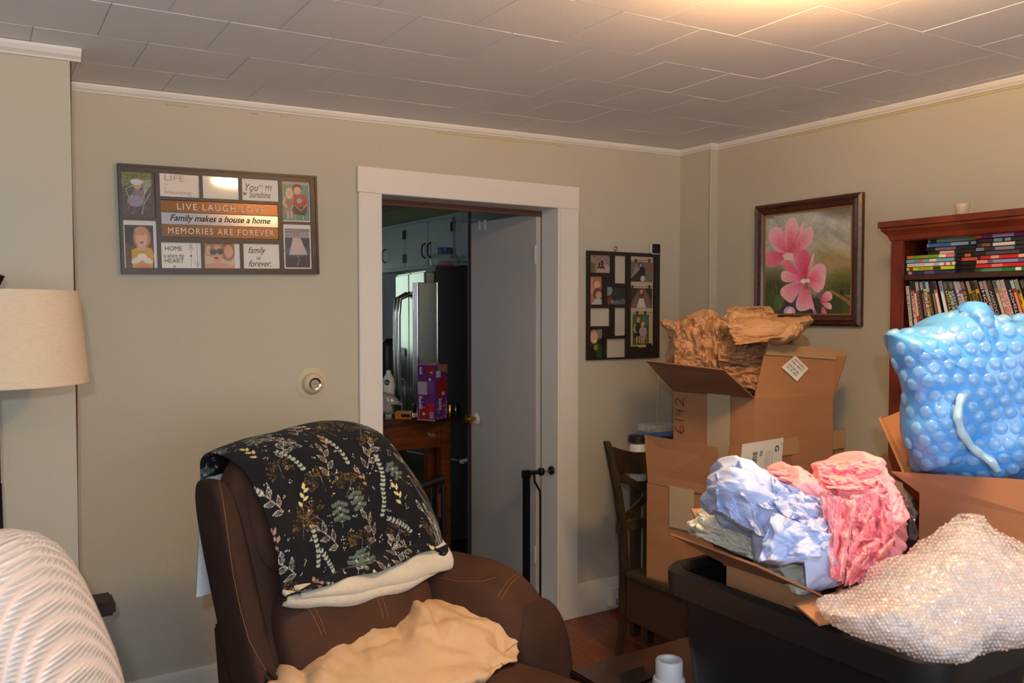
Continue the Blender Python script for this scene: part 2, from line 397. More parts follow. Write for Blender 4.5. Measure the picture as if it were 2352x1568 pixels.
def grain(name, c0, c1, rough=.4, scale=(1, 1, 1), dens=14, coat=0, spec=.5):   # wood with grain
    if name in MATS: return MATS[name]
    m = bpy.data.materials.new(name); m.use_nodes = True; nt = m.node_tree; b = nt.nodes['Principled BSDF']
    tc = nt.nodes.new('ShaderNodeTexCoord'); mp = nt.nodes.new('ShaderNodeMapping'); mp.inputs['Scale'].default_value = scale
    n = nt.nodes.new('ShaderNodeTexNoise'); n.inputs['Scale'].default_value = dens; n.inputs['Detail'].default_value = 8; n.inputs['Distortion'].default_value = .6
    r = nt.nodes.new('ShaderNodeValToRGB'); r.color_ramp.elements[0].position = .32; r.color_ramp.elements[1].position = .68
    r.color_ramp.elements[0].color = (*lin(c0), 1); r.color_ramp.elements[1].color = (*lin(c1), 1)
    oi = nt.nodes.new('ShaderNodeObjectInfo'); hs = nt.nodes.new('ShaderNodeHueSaturation'); ma = nt.nodes.new('ShaderNodeMapRange')
    ma.inputs[3].default_value = .82; ma.inputs[4].default_value = 1.15
    L = nt.links
    L.new(tc.outputs['Object'], mp.inputs[0]); L.new(mp.outputs[0], n.inputs['Vector']); L.new(n.outputs[0], r.inputs[0])
    L.new(r.outputs[0], hs.inputs['Color']); L.new(oi.outputs['Random'], ma.inputs[0]); L.new(ma.outputs[0], hs.inputs['Value']); L.new(hs.outputs[0], b.inputs['Base Color'])
    b.inputs['Roughness'].default_value = rough; b.inputs['Coat Weight'].default_value = coat; b.inputs['Specular IOR Level'].default_value = spec
    MATS[name] = m; return m

# ---------------------------------------------------------------- materials
M_WALL = mat('wall_paint', (190, 183, 166), .85, bump=.25, bscale=90, var=.035, vscale=1.3)
M_TRIM = mat('trim_paint', (226, 220, 212), .5, bump=.1, bscale=30, var=.03, vscale=3)
M_CROWN = mat('crown_paint', (225, 222, 214), .5, bump=.2, bscale=30, var=.04, vscale=4)
M_CEIL = mat('ceiling_tile_paint', (238, 235, 236), .8, bump=.2, bscale=260, var=.03, vscale=2)
M_JOINT = mat('ceiling_joint', (206, 202, 200), .9)
M_BOARD = grain('floor_oak', (92, 40, 16), (142, 70, 30), .38, (9, .7, 4), 9, coat=.15)
M_SUB = mat('subfloor', (38, 22, 14), .9)
M_KRAFTB = mat('cardboard', (162, 114, 80), .82, bump=.12, bscale=120, var=.05, vscale=5, stretch=(1, 1, 6))
M_KRAFTI = mat('cardboard_inside', (150, 102, 72), .85, bump=.12, bscale=90, var=.05, vscale=6)
M_TAPE = mat('packing_tape', (178, 142, 104), .35, bump=.1, bscale=60)
M_TAPEG = mat('paper_tape', (176, 156, 130), .5, bump=.15, bscale=80)
M_WHITE = mat('white_label', (226, 222, 218), .6)
M_BLACK = mat('black_ink', (26, 22, 24), .6)
M_GREY = mat('grey_ink', (128, 124, 128), .7)
M_PRINT = vmat('photo_print', .35, .4)
M_GLOSSP = vmat('glazed_print', .25, .5, coat=.6)
M_KRAFTP = mat('kraft_paper', (196, 148, 104), .62, bump=.2, bscale=40, var=.04, vscale=10)
M_BLUEP = mat('blue_tissue_paper', (172, 184, 222), .6, bump=.2, bscale=50, var=.03)
M_PINKP = mat('pink_tissue_paper', (248, 160, 168), .6, bump=.2, bscale=50, var=.04)
M_CREAMP = mat('cream_tissue_paper', (214, 210, 198), .6, bump=.2, bscale=50, var=.03)
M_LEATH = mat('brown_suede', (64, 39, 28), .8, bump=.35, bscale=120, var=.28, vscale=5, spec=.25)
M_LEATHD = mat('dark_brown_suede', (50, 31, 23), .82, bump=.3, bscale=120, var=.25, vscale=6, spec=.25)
M_STITCH = mat('tan_stitching', (120, 70, 42), .7)
M_BLKP = mat('black_plastic', (24, 20, 22), .42, bump=.08, bscale=25, var=.1, vscale=4)
M_BLKM = mat('black_metal', (18, 15, 15), .4, metal=.2)
M_STEEL = mat('brushed_steel', (170, 172, 166), .28, metal=1, bump=.05, bscale=8, stretch=(60, 60, 1))
M_CHROME = mat('chrome', (200, 195, 190), .15, metal=1)
M_BRASS = mat('brass', (190, 140, 60), .25, metal=1)
M_WPLAS = mat('white_plastic', (222, 218, 208), .35)
M_FRAME = grain('dark_bronze_frame', (44, 30, 22), (62, 42, 30), .4, (3, 3, 3), 20)
M_BLKFR = mat('black_frame', (34, 24, 20), .45)
M_CHERRY = grain('cherry_wood', (84, 30, 16), (118, 46, 24), .35, (1, 1, 1), 9, coat=.2)
M_CHERRYD = mat('dark_cherry', (52, 26, 18), .5, var=.15, vscale=6)
M_DCHAIR = grain('dark_chair_wood', (44, 34, 22), (64, 50, 32), .4, (4, 4, 1), 9, coat=.2)

# ================================================================ THE ROOM
def cz(x, y=0): return 2.338+.0185*x
XR, YB = 3.27, 3.40          # right wall, back wall
XJ, YJ = .262, 2.975         # jog on the left
DX0, DX1, DZ = 1.479, 2.411, 2.040   # door opening
def struct(o): o['kind'] = 'structure'; return o
# floor: sub-floor and oak boards
fl = struct(box('floor', -1.6, XR+.1, -1.6, YB+.05, -.06, -.012, M_SUB))
me0 = None
y_ends = [-1.2, .35, 1.75, 2.62, YB]
k = 0
x = 1.06
while x < XR+.02:
    ends = [-.2, .9+RNG.rand()*.7, 2.2+RNG.rand()*.9, YB+.02]
    for y0, y1 in zip(ends, ends[1:]):
        h = RNG.rand()*.0012
        v, f = bevmesh(boxv(x+.0008, x+.0572, y0+.0006, y1-.0006, -.012, -.0012+h), BF, .0012, 1)
        mk('board', v, f, M_BOARD, fl)
    x += .058
# ceiling: dark backing and square tiles, each its own piece
cl = struct(mk('ceiling', [(-1.6, -1.6, cz(-1.6)+.0035), (XR+.1, -1.6, cz(XR)+.0035), (XR+.1, YB+.1, cz(XR)+.0035), (-1.6, YB+.1, cz(-1.6)+.0035),
                    (-1.6, -1.6, cz(-1.6)+.06), (XR+.1, -1.6, cz(XR)+.06), (XR+.1, YB+.1, cz(XR)+.06), (-1.6, YB+.1, cz(-1.6)+.06)], BF, M_JOINT))
T = .3085
tm = None
ysr = [3.105-.312*i for i in range(0, 15)]
rows = [(YB, ysr[0])]+list(zip(ysr, ysr[1:]))
for ri, (y1, y0) in enumerate(rows):
    offx = (.46 if ri % 2 == 1 else .32) if ri else .60
    i0 = -7
    for i in range(i0, 12):
        xa = offx+i*.305; xb = xa+.305
        if xb < -1.5 or xa > XR: continue
        xb = min(xb, XR+.005); j = RNG.rand()*.0005; tl = (RNG.rand()-.5)*.0008; tv = (RNG.rand()-.5)*.0010
        g = .0010
        zz = [cz(xa)+j+tl, cz(xb)+j-tl, cz(xb)+j-tl+tv, cz(xa)+j+tl+tv]
        V = [(xa+g, y0+g, zz[0]), (xb-g, y0+g, zz[1]), (xb-g, y1-g, zz[2]), (xa+g, y1-g, zz[3])]
        V = V+[(a, b, c+.0026) for a, b, c in V]
        vv, ff = bevmesh([Vector(v) for v in V], BF, .0008, 1)
        mk('ceiling_tile', vv, ff, M_CEIL, cl)
# walls
def wallbox(name, *b): return struct(box(name, *b, M_WALL))
wb_ = struct(boxes('wall_back', [(XJ-.4, DX0, YB, YB+.126, 0, cz(1)-.0), (DX1, XR+.12, YB, YB+.126, 0, cz(3)), (DX0, DX1, YB, YB+.126, DZ, cz(2))], M_WALL))
wallbox('wall_left', -1.6, XJ, YJ, YB-.001, 0, cz(0)+.005)
wallbox('wall_right', XR, XR+.12, -1.6, YB+.1, 0, cz(XR)+.005)
wallbox('wall_corner', XR-.05, XR-.0005, 3.175, YB-.0005, 0, cz(XR)+.003)
wallbox('wall_far_left', -1.72, -1.6, -1.6, YB, 0, cz(-1.6)+.01)
# rear wall behind the viewer, with an assumed opening that lets in world light
struct(boxes('wall_rear', [(-1.6, -.5, -1.72, -1.6, 0, 2.4), (1.6, XR+.1, -1.72, -1.6, 0, 2.42), (-.5, 1.6, -1.72, -1.6, 0, .8), (-.5, 1.6, -1.72, -1.6, 2.1, 2.4)], M_WALL))
# crown: quarter-ish bead
def bead(name, P, w=.024, h=.029, m=M_CROWN):   # P: list of (x,y, nx,ny) along the wall; section profile
    prof = [(0, 0), (w, 0), (w*1.0, -h*.25), (w*.75, -h*.62), (w*.38, -h*.86), (w*.30, -h), (0, -h)]
    V, F = [], []
    for x, y, nx, ny in P:
        for a, b in prof: V.append((x+nx*a, y+ny*a, cz(x)-.0015+b))
    n = len(prof)
    for i in range(len(P)-1):
        for k in range(n): F.append((i*n+k, i*n+(k+1) % n, (i+1)*n+(k+1) % n, (i+1)*n+k))
    F.append(tuple(range(n))); F.append(tuple(range((len(P)-1)*n, len(P)*n)))
    return struct(mk(name, V, F, m))
bead('trim_1', [(XJ, YB, 0, -1), (1.2, YB, 0, -1), (2.2, YB, 0, -1), (XR-.05, YB, -1, -1), (XR-.05, 3.175, -1, -1), (XR, 3.175, -1, -1), (XR, 1.5, -1, 0), (XR, -1.6, -1, 0)])
bead('trim_2', [(-1.6, YJ, 0, -1), (XJ+.03, YJ, 0, -1)], .032, .036)
# raised paint ridges under the crown, corner bead, painted shadow line on the jog edge
M_CREAMWALL = mat('old_paint_ridge', (205, 188, 140), .8)
V = []
L = []
for x0, x1 in ((1.75, 2.46), (.62, .70), (.93, .96), (1.05, 1.08)):
    n = int((x1-x0)/.02); P = [(x0+(x1-x0)*i/n, YB-.002, cz(x0+(x1-x0)*i/n)-.038-(RNG.rand()*.004)) for i in range(n+1)]
    L.append((P, [.0015+.003*RNG.rand() for _ in P]))
n = 60; L.append(([(XR-.002, 2.78-1.9*i/n, cz(XR)-.036-RNG.rand()*.003) for i in range(n+1)], [.002+.003*RNG.rand() for _ in range(n+1)]))
struct(tubes('trim_3', L, M_CREAMWALL, None, 6))
struct(tube('trim_4', [(XR-.052, 3.173, .02), (XR-.052, 3.173, cz(XR)-.04)], .006, M_WALL))
M_EDGESHADE = mat('corner_shadow_line', (92, 58, 44), .9)
struct(tube('trim_5', [(XJ+.001+.003*math.sin(i*1.3), YJ+.006, i*.235) for i in range(11)], .0034, M_EDGESHADE))  # brown strip standing in for the shadow line down this wall edge
# door casing with its inner bead, jambs and head
cs = struct(boxes('trim_6', [(1.375, 1.472, YB-.019, YB, 0, DZ-.004)], M_TRIM, bev=.002))
struct(boxes('trim_7', [(DX1+.006, 2.527, YB-.019, YB, 0, DZ-.004)], M_TRIM, bev=.002))
struct(boxes('trim_8', [(1.370, 2.530, YB-.020, YB, DZ-.003, DZ+.105)], M_TRIM, bev=.002))
jb = struct(boxes('trim_9', [(DX0-.012, DX0+.003, YB-.012, YB+.130, 0, DZ), (DX1-.003, DX1+.012, YB-.012, YB+.130, 0, DZ), (DX0-.01, DX1+.01, YB-.012, YB+.130, DZ-.004, DZ+.008)], M_TRIM, bev=.001))
struct(boxes('trim_10', [(1.30, 2.6, YB+.131, YB+.146, DZ-.03, DZ+.09)], mat('raw_header_wood', (96, 58, 38), .7)))
# baseboards
def base(name, b): return struct(boxes(name, b, M_TRIM, bev=.002))
base('baseboard_back', [(XJ, 1.374, YB-.018, YB, 0, .145), (XJ, 1.374, YB-.012, YB, .145, .155), (2.528, XR-.05, YB-.018, YB, 0, .155), (2.528, XR-.05, YB-.012, YB, .155, .165)])
base('baseboard_right', [(XR-.018, XR, -1.6, 3.17, 0, .155)])
base('baseboard_left', [(-1.6, XJ-.001, YJ-.018, YJ, 0, .155)])
# faint wallpaper seams, scuffs
struct(boxes('trim_11', [(1.478, 1.4795, YB-.0012, YB, 2.15, cz(1.5)-.04), (2.5055, 2.507, YB-.0012, YB, 2.155, cz(2.5)-.05), (.366, .43, YB-.0008, YB, 1.478, 1.4795)], M_CREAMWALL))

# ceiling lamp (just above the frame) - its bulb is the warm light of the room
lp = thing('ceiling_lamp', 'frosted bowl ceiling lamp fixed to the white tiles', 'lamp', LAMP)
lathe('lamp_base', LAMP+Vector((0, 0, -.02)), [(.09, .02), (.10, 0), (.085, -.012), (.0, -.012)], M_BRASS, lp)
mb = mat('bowl_glass', (255, 214, 150), .4, emit=105)
bowl = lathe('glass_bowl', LAMP, [(.138, -.060), (.141, -.066), (.130, -.080), (.10, -.092), (.06, -.099), (.0, -.101)], mb, lp, n=40, cap=False)
lathe('finial', LAMP+Vector((0, 0, -.102)), [(.012, 0), (.014, -.008), (.006, -.018), (0, -.02)], M_BRASS, lp, n=16)
# kitchen-side door, swung open
HX = W(.156+.012, 4.283-.012+.006, 0); HX = Vector((DX1-.022, YB+.150, 0))
E0 = on(1081, 960, 1, 3.9)
fe = at(1081.5, 717, 4.78); fe.z = 0
dr = thing('door_1', None, None, HX); dr['kind'] = 'structure'
du = (fe-HX); dl = du.length; du.normalize(); dn = Vector((-du.y, du.x, 0))
if dn.dot(-fe) < 0: dn = -dn
def dpt(u, t, z): return HX+du*u+dn*t+Vector((0, 0, z))
def dbox(name, u0, u1, t0, t1, z0, z1, m, bev=0, par=dr):
    V = [dpt(u, t, z) for z in (z0, z1) for u, t in ((u0, t0), (u1, t0), (u1, t1), (u0, t1))]
    F = BF
    if bev: V, F = bevmesh(V, F, bev)
    return mk(name, V, F, m, par)
M_DOOR = mat('door_paint', (188, 182, 178), .55, bump=.1, bscale=20, var=.03, vscale=3)
dbox('door_leaf', 0, dl-.003, -.034, 0, .012, 2.026, M_DOOR, .002)
dbox('door_edge', dl-.003, dl, -.034, 0, .012, 2.026, mat('bare_wood_edge', (122, 92, 72), .7))
for zc in (1.82, .3): dbox('hinge', .0, .010, .0, .006, zc-.045, zc+.045, M_WPLAS)
for u in (dl-.10, dl-.155): dbox('hook_tab', u, u+.017, .0, .004, 1.985, 2.034, M_WPLAS, .001)
kc = dpt(dl-.055, 0, .935)
ro = lathe('rosette', kc, [(.0, .0), (.034, .001), (.034, .006), (.028, .010), (.0, .010)], M_WPLAS, dr, axis=dn)
lathe('door_knob', kc, [(.012, .008), (.012, .022), (.010, .03), (.018, .036), (.026, .046), (.027, .058), (.020, .066), (0, .067)], M_BRASS, ro, axis=dn, n=24)
# pressure-mounted safety gate standing in the doorway
M_GATE = M_BLKM
F0 = 4.10
gx = on(1209, 1085, 1, YB+.035)
gp = Vector((gx.x, YB+.035, 0)); ztop = gx.z
gt = thing('safety_gate', 'black metal safety gate post clamped in the white doorway', 'gate', (gp.x, gp.y, 0))
box('post', gp.x-.016, gp.x+.016, gp.y-.012, gp.y+.012, .02, ztop, M_GATE, gt, .003)
box('post_cap', gp.x-.020, gp.x+.020, gp.y-.016, gp.y+.016, ztop-.028, ztop+.012, M_GATE, gt, .004)
zr = ztop-.004
xk = on(1240, 1075, 1, YB+.035).x
tube('top_rail', [(gp.x, gp.y, zr), (xk, gp.y, zr)], .011, M_GATE, gt)
tube('thin_rail', [(on(1227, 1085, 1, YB+.035).x, gp.y, zr-.008), (on(1228, 1098, 1, YB+.035).x, gp.y, zr-.045), (on(1240, 1118, 1, YB+.035).x, gp.y, zr-.095), (on(1241, 1130, 1, YB+.035).x, gp.y, zr-.13), (on(1241, 1300, 1, YB+.035).x, gp.y, .05)], .0055, M_GATE, gt)
lathe('thumb_wheel', (xk-.002, gp.y, zr), [(.0, 0), (.018, 0), (.020, .004), (.020, .016), (.018, .02), (0, .02)], M_GATE, gt, axis=(1, 0, 0), n=20)
tube('threaded_rod', [(xk+.015, gp.y, zr), (DX1-.012, gp.y, zr)], .004, M_STEEL, gt)
lathe('wall_pad', (DX1-.015, gp.y, zr), [(.0, 0), (.020, 0), (.022, .005), (.022, .011), (0, .012)], M_GATE, gt, axis=(1, 0, 0), n=20)
box('foot_rail', gp.x-.5, gp.x+.1, gp.y-.012, gp.y+.012, .0, .03, M_GATE, gt, .003)

# ================================================================ ON THE WALLS
# thermostat
tc = on(717, 880, 1, YB)
th = thing('thermostat', 'round cream dial thermostat on the wall left of the doorway', 'thermostat', (tc.x, YB, tc.z))
M_TPL = mat('painted_backplate', (200, 188, 160), .7)
M_TB = mat('thermostat_beige', (206, 186, 156), .45)
AY = (0, -1, 0)
lathe('backplate', (tc.x, YB, tc.z), [(0, .0), (.066, 0), (.066, .002), (.064, .003), (0, .003)], M_TPL, th, 64, AY)
lathe('body', (tc.x, YB, tc.z), [(.044, .002), (.044, .008), (.042, .016), (.037, .026), (.031, .031), (.0, .031)], M_TB, th, 48, AY)
dl_ = lathe('dial_ring', (tc.x, YB, tc.z), [(.026, .030), (.0265, .036), (.024, .040), (.0185, .038), (.0175, .034)], M_CHROME, th, 40, AY, cap=False)
lathe('dial_face', (tc.x, YB, tc.z), [(.0, .036), (.0175, .035), (.018, .030)], mat('dial_clear', (176, 164, 146), .2), th, 32, AY, cap=False)
box('needle', tc.x-.010, tc.x+.010, YB-.0375, YB-.036, tc.z-.0006, tc.z+.0006, M_BLACK, th)

# ---- big collage frame
c00 = Vector((.446, YB, 2.070)); 
FW, FH = .745, .400
ROLL = math.radians(1.25)
fu = Vector((math.cos(ROLL), 0, math.sin(ROLL))); fd = Vector((math.sin(ROLL), 0, -math.cos(ROLL)))
def fp(x, y, d=0): return c00+fu*(x*FW)+fd*(y*FH)+Vector((0, -d, 0))
def fz(px, py):    # zoomed-crop pixel (of the 2352x1344 crop) -> frame fractions, bilinear inverse by perspective
    P = on(250+px/4.8, 360+py/4.8, 1, YB-.018)-c00
    return P.dot(fu)/FW, P.dot(fd)/FH
fr = thing('collage_frame', 'wide dark bronze collage frame with family photos and a live laugh love panel', 'picture frame', (.82, YB, 1.67))
wins = {  # name: crop rect corners (TL, BR) in crop pixels
 'tl': (145, 140, 512, 665), 'bl': (160, 700, 540, 1218), 't1': (560, 155, 1000, 445), 't2': (1035, 182, 1437, 465), 't3': (1468, 205, 1872, 483),
 'tr': (1912, 235, 2220, 715), 'br': (1918, 745, 2232, 1220), 'b1': (580, 945, 1022, 1218), 'b2': (1055, 955, 1450, 1218), 'b3': (1485, 960, 1885, 1218), 'mid': (580, 500, 1865, 895)}
R_ = {}
for k_, (x0, y0, x1, y1) in wins.items():
    a = fz(x0, y0); b = fz(x1, y1); c = fz(x0, y1); d = fz(x1, y0)
    R_[k_] = ((a[0]+c[0])/2, (a[1]+d[1])/2, (b[0]+d[0])/2, (b[1]+c[1])/2)
# snap to a tidy grid
R_['bl'] = (R_['tl'][0], R_['bl'][1], R_['tl'][2], R_['bl'][3]); R_['br'] = (R_['tr'][0], R_['br'][1], R_['tr'][2], R_['br'][3])
for a in ('tl', 'tr', 't1', 't2', 't3'): R_[a] = (R_[a][0], .066, R_[a][2], R_[a][3])
for a in ('bl', 'br', 'b1', 'b2', 'b3'): R_[a] = (R_[a][0], R_[a][1], R_[a][2], .945)
for a in ('t1', 't2', 't3'): R_[a] = (R_[a][0], .066, R_[a][2], R_['t2'][3])
def bars(rects, W0=1, H0=1):      # solid cells between the windows
    xs = sorted({0, 1}|{r[0] for r in rects}|{r[2] for r in rects}); ys = sorted({0, 1}|{r[1] for r in rects}|{r[3] for r in rects}); out = []
    for j in range(len(ys)-1):
        run = None
        for i in range(len(xs)-1):
            cx, cy = (xs[i]+xs[i+1])/2, (ys[j]+ys[j+1])/2
            solid = not any(r[0] < cx < r[2] and r[1] < cy < r[3] for r in rects)
            if solid: run = (run[0], xs[i+1]) if run else (xs[i], xs[i+1])
            if (not solid or i == len(xs)-2) and run: out.append((run[0], ys[j], run[1], ys[j+1])); run = None
    return out
def frame_mesh(name, rects, P, d, m, par, base=0):
    V, F = [], []
    for x0, y0, x1, y1 in bars(rects):
        n = len(V)
        V += [P(x0, y0, base), P(x1, y0, base), P(x1, y1, base), P(x0, y1, base), P(x0, y0, d), P(x1, y0, d), P(x1, y1, d), P(x0, y1, d)]
        F += [tuple(i+n for i in q) for q in BF]
    return mk(name, V, F, m, par)
frame_mesh('frame', list(R_.values()), fp, .020, M_FRAME, fr)
# thin raised outer lip
lipw = .012
frame_mesh('frame_lip', [(.012, .022, .988, .978)], fp, .024, M_FRAME, fr, .019)
def quad(P, r, d): return [P(r[0], r[1], d), P(r[2], r[1], d), P(r[2], r[3], d), P(r[0], r[3], d)]
def cvp(r, ppm=2300, bg=(228, 224, 218)): return Cv(max(8, (r[2]-r[0])*FW*ppm), max(8, (r[3]-r[1])*FH*ppm), bg)
def kid(c, cx, top, h, skin, hair, shirt, legs, face=True, long=True):   # small standing figure of a photograph
    s = h/100
    c.poly([(cx-16*s, top+58*s), (cx+16*s, top+58*s), (cx+22*s, top+78*s), (cx-22*s, top+78*s)], legs)
    c.rect(cx-9*s, top+74*s, cx-3*s, top+98*s, skin); c.rect(cx+3*s, top+74*s, cx+9*s, top+98*s, skin)
    c.poly([(cx-13*s, top+26*s), (cx+13*s, top+26*s), (cx+15*s, top+62*s), (cx-15*s, top+62*s)], shirt)
    c.line([(cx-14*s, top+30*s), (cx-20*s, top+48*s), (cx-10*s, top+60*s)], 6*s, skin); c.line([(cx+14*s, top+30*s), (cx+20*s, top+48*s), (cx+10*s, top+60*s)], 6*s, skin)
    if long: c.ell(cx, top+16*s, 12*s, 18*s, hair)
    else: c.ell(cx, top+10*s, 10.5*s, 10*s, hair)
    c.ell(cx, top+14*s, 8.5*s, 10.5*s, skin)
    if face:
        c.ell(cx-3.4*s, top+13*s, 1.3*s, 1*s, (60, 40, 36)); c.ell(cx+3.4*s, top+13*s, 1.3*s, 1*s, (60, 40, 36)); c.line([(cx-3*s, top+19*s), (cx, top+20*s), (cx+3*s, top+19*s)], 1.1*s, (150, 70, 64))
SKIN = (222, 168, 140)
def ph_tl(c):
    w, h = c.w, c.h; c.grad((96, 92, 84), (80, 70, 72)); c.rect(0, 0, w*.9, h*.33, (120, 128, 60)); c.noise(22, 9, 1)
    for i in range(9): c.line([(w*.2+i*w*.045, h*.05), (w*.2+i*w*.045, h*.34)], 1.6, (44, 46, 60))
    c.line([(w*.15, h*.08), (w*.62, h*.06)], 2, (44, 46, 60)); c.rect(w*.9, 0, w, h, (96, 74, 58))
    for k in range(9): c.line([(w*.62, h*.55), (w*(.66+.035*k), h*(.16+.02*(k % 3)))], 1.8, (224, 224, 226))
    c.line([(w*.12, h*.38), (w*.35, h*.30), (w*.62, h*.2), (w*.86, h*.18)], 3, (226, 226, 228)); c.line([(w*.12, h*.38), (w*.2, h*.56), (w*.32, h*.5)], 3, (226, 226, 228)); c.line([(w*.86, h*.45), (w*.66, h*.68), (w*.58, h*.93)], 3.4, (226, 226, 228))
    c.ell(w*.47, h*.30, w*.12, h*.09, (206, 160, 136)); c.ell(w*.45, h*.22, w*.19, h*.065, (206, 208, 216)); c.poly([(w*.35, h*.38), (w*.66, h*.4), (w*.7, h*.6), (w*.4, h*.6)], (136, 116, 126))
    c.ell(w*.4, h*.64, w*.24, h*.13, (148, 138, 168)); c.line([(w*.24, h*.66), (w*.2, h*.82), (w*.1, h*.85)], 4.5, (170, 96, 66)); c.line([(w*.38, h*.74), (w*.36, h*.88), (w*.28, h*.93)], 4.5, (170, 96, 66))
    c.line([(w*.36, h*.42), (w*.28, h*.56)], 3.6, SKIN); c.line([(w*.68, h*.46), (w*.58, h*.68)], 3.6, SKIN)
def ph_bl(c):
    w, h = c.w, c.h; c.rect(w*.04, h*.1, w*.9, h, (70, 42, 44)); c.rect(w*.04, h*.45, w*.9, h, (110, 56, 34)); c.ell(w*.2, h*.35, w*.14, h*.18, (40, 36, 50)); c.ell(w*.55, h*.36, w*.27, h*.24, (196, 134, 86))
    c.poly([(w*.22, h*.62), (w*.5, h*.53), (w*.82, h*.58), (w*.9, h*.72), (w*.84, h), (w*.24, h)], (224, 160, 30)); c.poly([(w*.4, h*.5), (w*.66, h*.5), (w*.62, h*.62), (w*.44, h*.62)], SKIN)
    c.ell(w*.54, h*.38, w*.18, h*.18, (232, 172, 142)); c.ell(w*.52, h*.22, w*.2, h*.09, (206, 150, 100))
    for s in (-1, 1): c.ell(w*(.53+.075*s), h*.37, 1.6, 1.5, (60, 40, 40))
    c.ell(w*.54, h*.46, w*.06, h*.02, (170, 60, 60)); c.ell(w*.36, h*.84, w*.17, h*.06, (226, 220, 206), -25); c.ell(w*.7, h*.84, w*.16, h*.06, (226, 220, 206), 25); c.ell(w*.54, h*.76, w*.15, h*.07, (230, 226, 210)); c.ell(w*.56, h*.96, w*.22, h*.03, (222, 120, 70))
def ph_tr(c):
    w, h = c.w, c.h; c.rect(0, h*.08, w*.97, h*.97, (80, 140, 134))
    for j in range(14): c.line([(0, h*(.1+j*.06)), (w*.97, h*(.1+j*.06))], 1, (110, 170, 160))
    c.noise(12, 5, 2); c.rect(0, 0, w, h*.08, (170, 160, 150)); kid(c, w*.27, h*.17, h*.78, SKIN, (226, 190, 150), (132, 118, 112), (150, 130, 120)); c.poly([(w*.42, h*.32), (w*.86, h*.32), (w*.94, h*.6), (w*.4, h*.62)], (178, 40, 36)); c.ell(w*.62, h*.47, w*.1, h*.07, (150, 160, 190))
    c.ell(w*.55, h*.16, w*.17, h*.1, (70, 44, 34)); c.ell(w*.56, h*.22, w*.13, h*.095, SKIN); c.poly([(w*.38, h*.62), (w*.9, h*.62), (w*.84, h*.84), (w*.38, h*.8)], (52, 42, 38))
    c.line([(w*.45, h*.82), (w*.48, h)], 7, SKIN); c.line([(w*.76, h*.84), (w*.72, h)], 7, SKIN); c.line([(w*.9, h*.54), (w*.68, h*.72), (w*.5, h*.62)], 5, SKIN)
    for s in (-1, 1): c.ell(w*(.56+.05*s), h*.21, 1.2, 1, (60, 40, 36))
def ph_br(c):
    w, h = c.w, c.h; c.rect(w*.07, h*.1, w*.95, h*.97, (60, 62, 78)); c.rect(w*.07, h*.12, w*.95, h*.3, (150, 156, 170)); c.line([(w*.07, h*.17), (w*.95, h*.14)], 5, (44, 46, 66))
    for i in range(6): c.line([(w*(.15+.14*i), h*.16), (w*(.15+.14*i), h*.42)], 2, (50, 52, 74))
    c.ell(w*.5, h*.6, w*.44, h*.12, (74, 100, 140)); c.rect(w*.07, h*.74, w*.95, h*.97, (60, 60, 80)); c.ell(w*.46, h*.18, w*.12, h*.09, (150, 130, 124)); c.poly([(w*.34, h*.3), (w*.62, h*.3), (w*.86, h*.68), (w*.2, h*.68)], (198, 178, 190)); c.line([(w*.5, h*.7), (w*.56, h*.8), (w*.48, h*.94)], 4, (206, 160, 146)); c.line([(w*.34, h*.32), (w*.28, h*.5)], 4, (190, 140, 140)); c.line([(w*.62, h*.34), (w*.7, h*.56)], 4, (206, 160, 150))
def ph_b2(c):
    w, h = c.w, c.h; c.rect(0, 0, w*.85, h, (214, 186, 160)); c.ell(w*.14, h*.2, w*.14, h*.3, (170, 110, 80)); c.ell(w*.13, h*.28, w*.09, h*.2, SKIN); c.ell(w*.66, h*.28, w*.2, h*.4, (156, 100, 70)); c.ell(w*.68, h*.32, w*.13, h*.27, (222, 160, 130))
    c.ell(w*.36, h*.3, w*.2, h*.34, (170, 118, 84)); c.ell(w*.36, h*.42, w*.15, h*.36, (226, 160, 132)); c.ell(w*.26, h*.34, w*.1, h*.12, (70, 80, 96)); c.ell(w*.44, h*.32, w*.1, h*.12, (70, 80, 96)); c.ell(w*.33, h*.58, w*.06, h*.05, (180, 70, 70)); c.poly([(0, h*.86), (w*.25, h*.76), (w*.5, h*.78), (w*.85, h*.9), (w*.85, h), (0, h)], (222, 158, 130)); c.rect(w*.85, 0, w, h, (232, 228, 222))
PD = .012
for key, fnn in (('tl', ph_tl), ('bl', ph_bl), ('tr', ph_tr), ('br', ph_br), ('b2', ph_b2)):
    c = cvp(R_[key]); fnn(c); pic('photo', quad(fp, R_[key], PD), c, M_PRINT, fr)
M_CARD = mat('white_card', (226, 220, 212), .5)
M_CARDW = mat('glazed_white_card', (226, 214, 200), .06, coat=.6)
M_PENC = mat('faded_grey_ink', (176, 160, 150), .7)
cards = {}
def dk(key, x, y):
    if key not in ('t1', 't2'): return PD
    r = R_[key]; return .0135-.046*(x-(r[0]+r[2])/2)*FW+.018*((r[1]+r[3])/2-y)*FH
for key in ('t1', 't2', 't3', 'b1', 'b3'):
    q = [fp(x, y, dk(key, x, y)) for x, y in ((R_[key][0], R_[key][1]), (R_[key][2], R_[key][1]), (R_[key][2], R_[key][3]), (R_[key][0], R_[key][3]))]; cards[key] = mk('card', [tuple(v) for v in q], [(0, 1, 2, 3)], M_CARDW if key in ('t1', 't2') else M_CARD, fr)
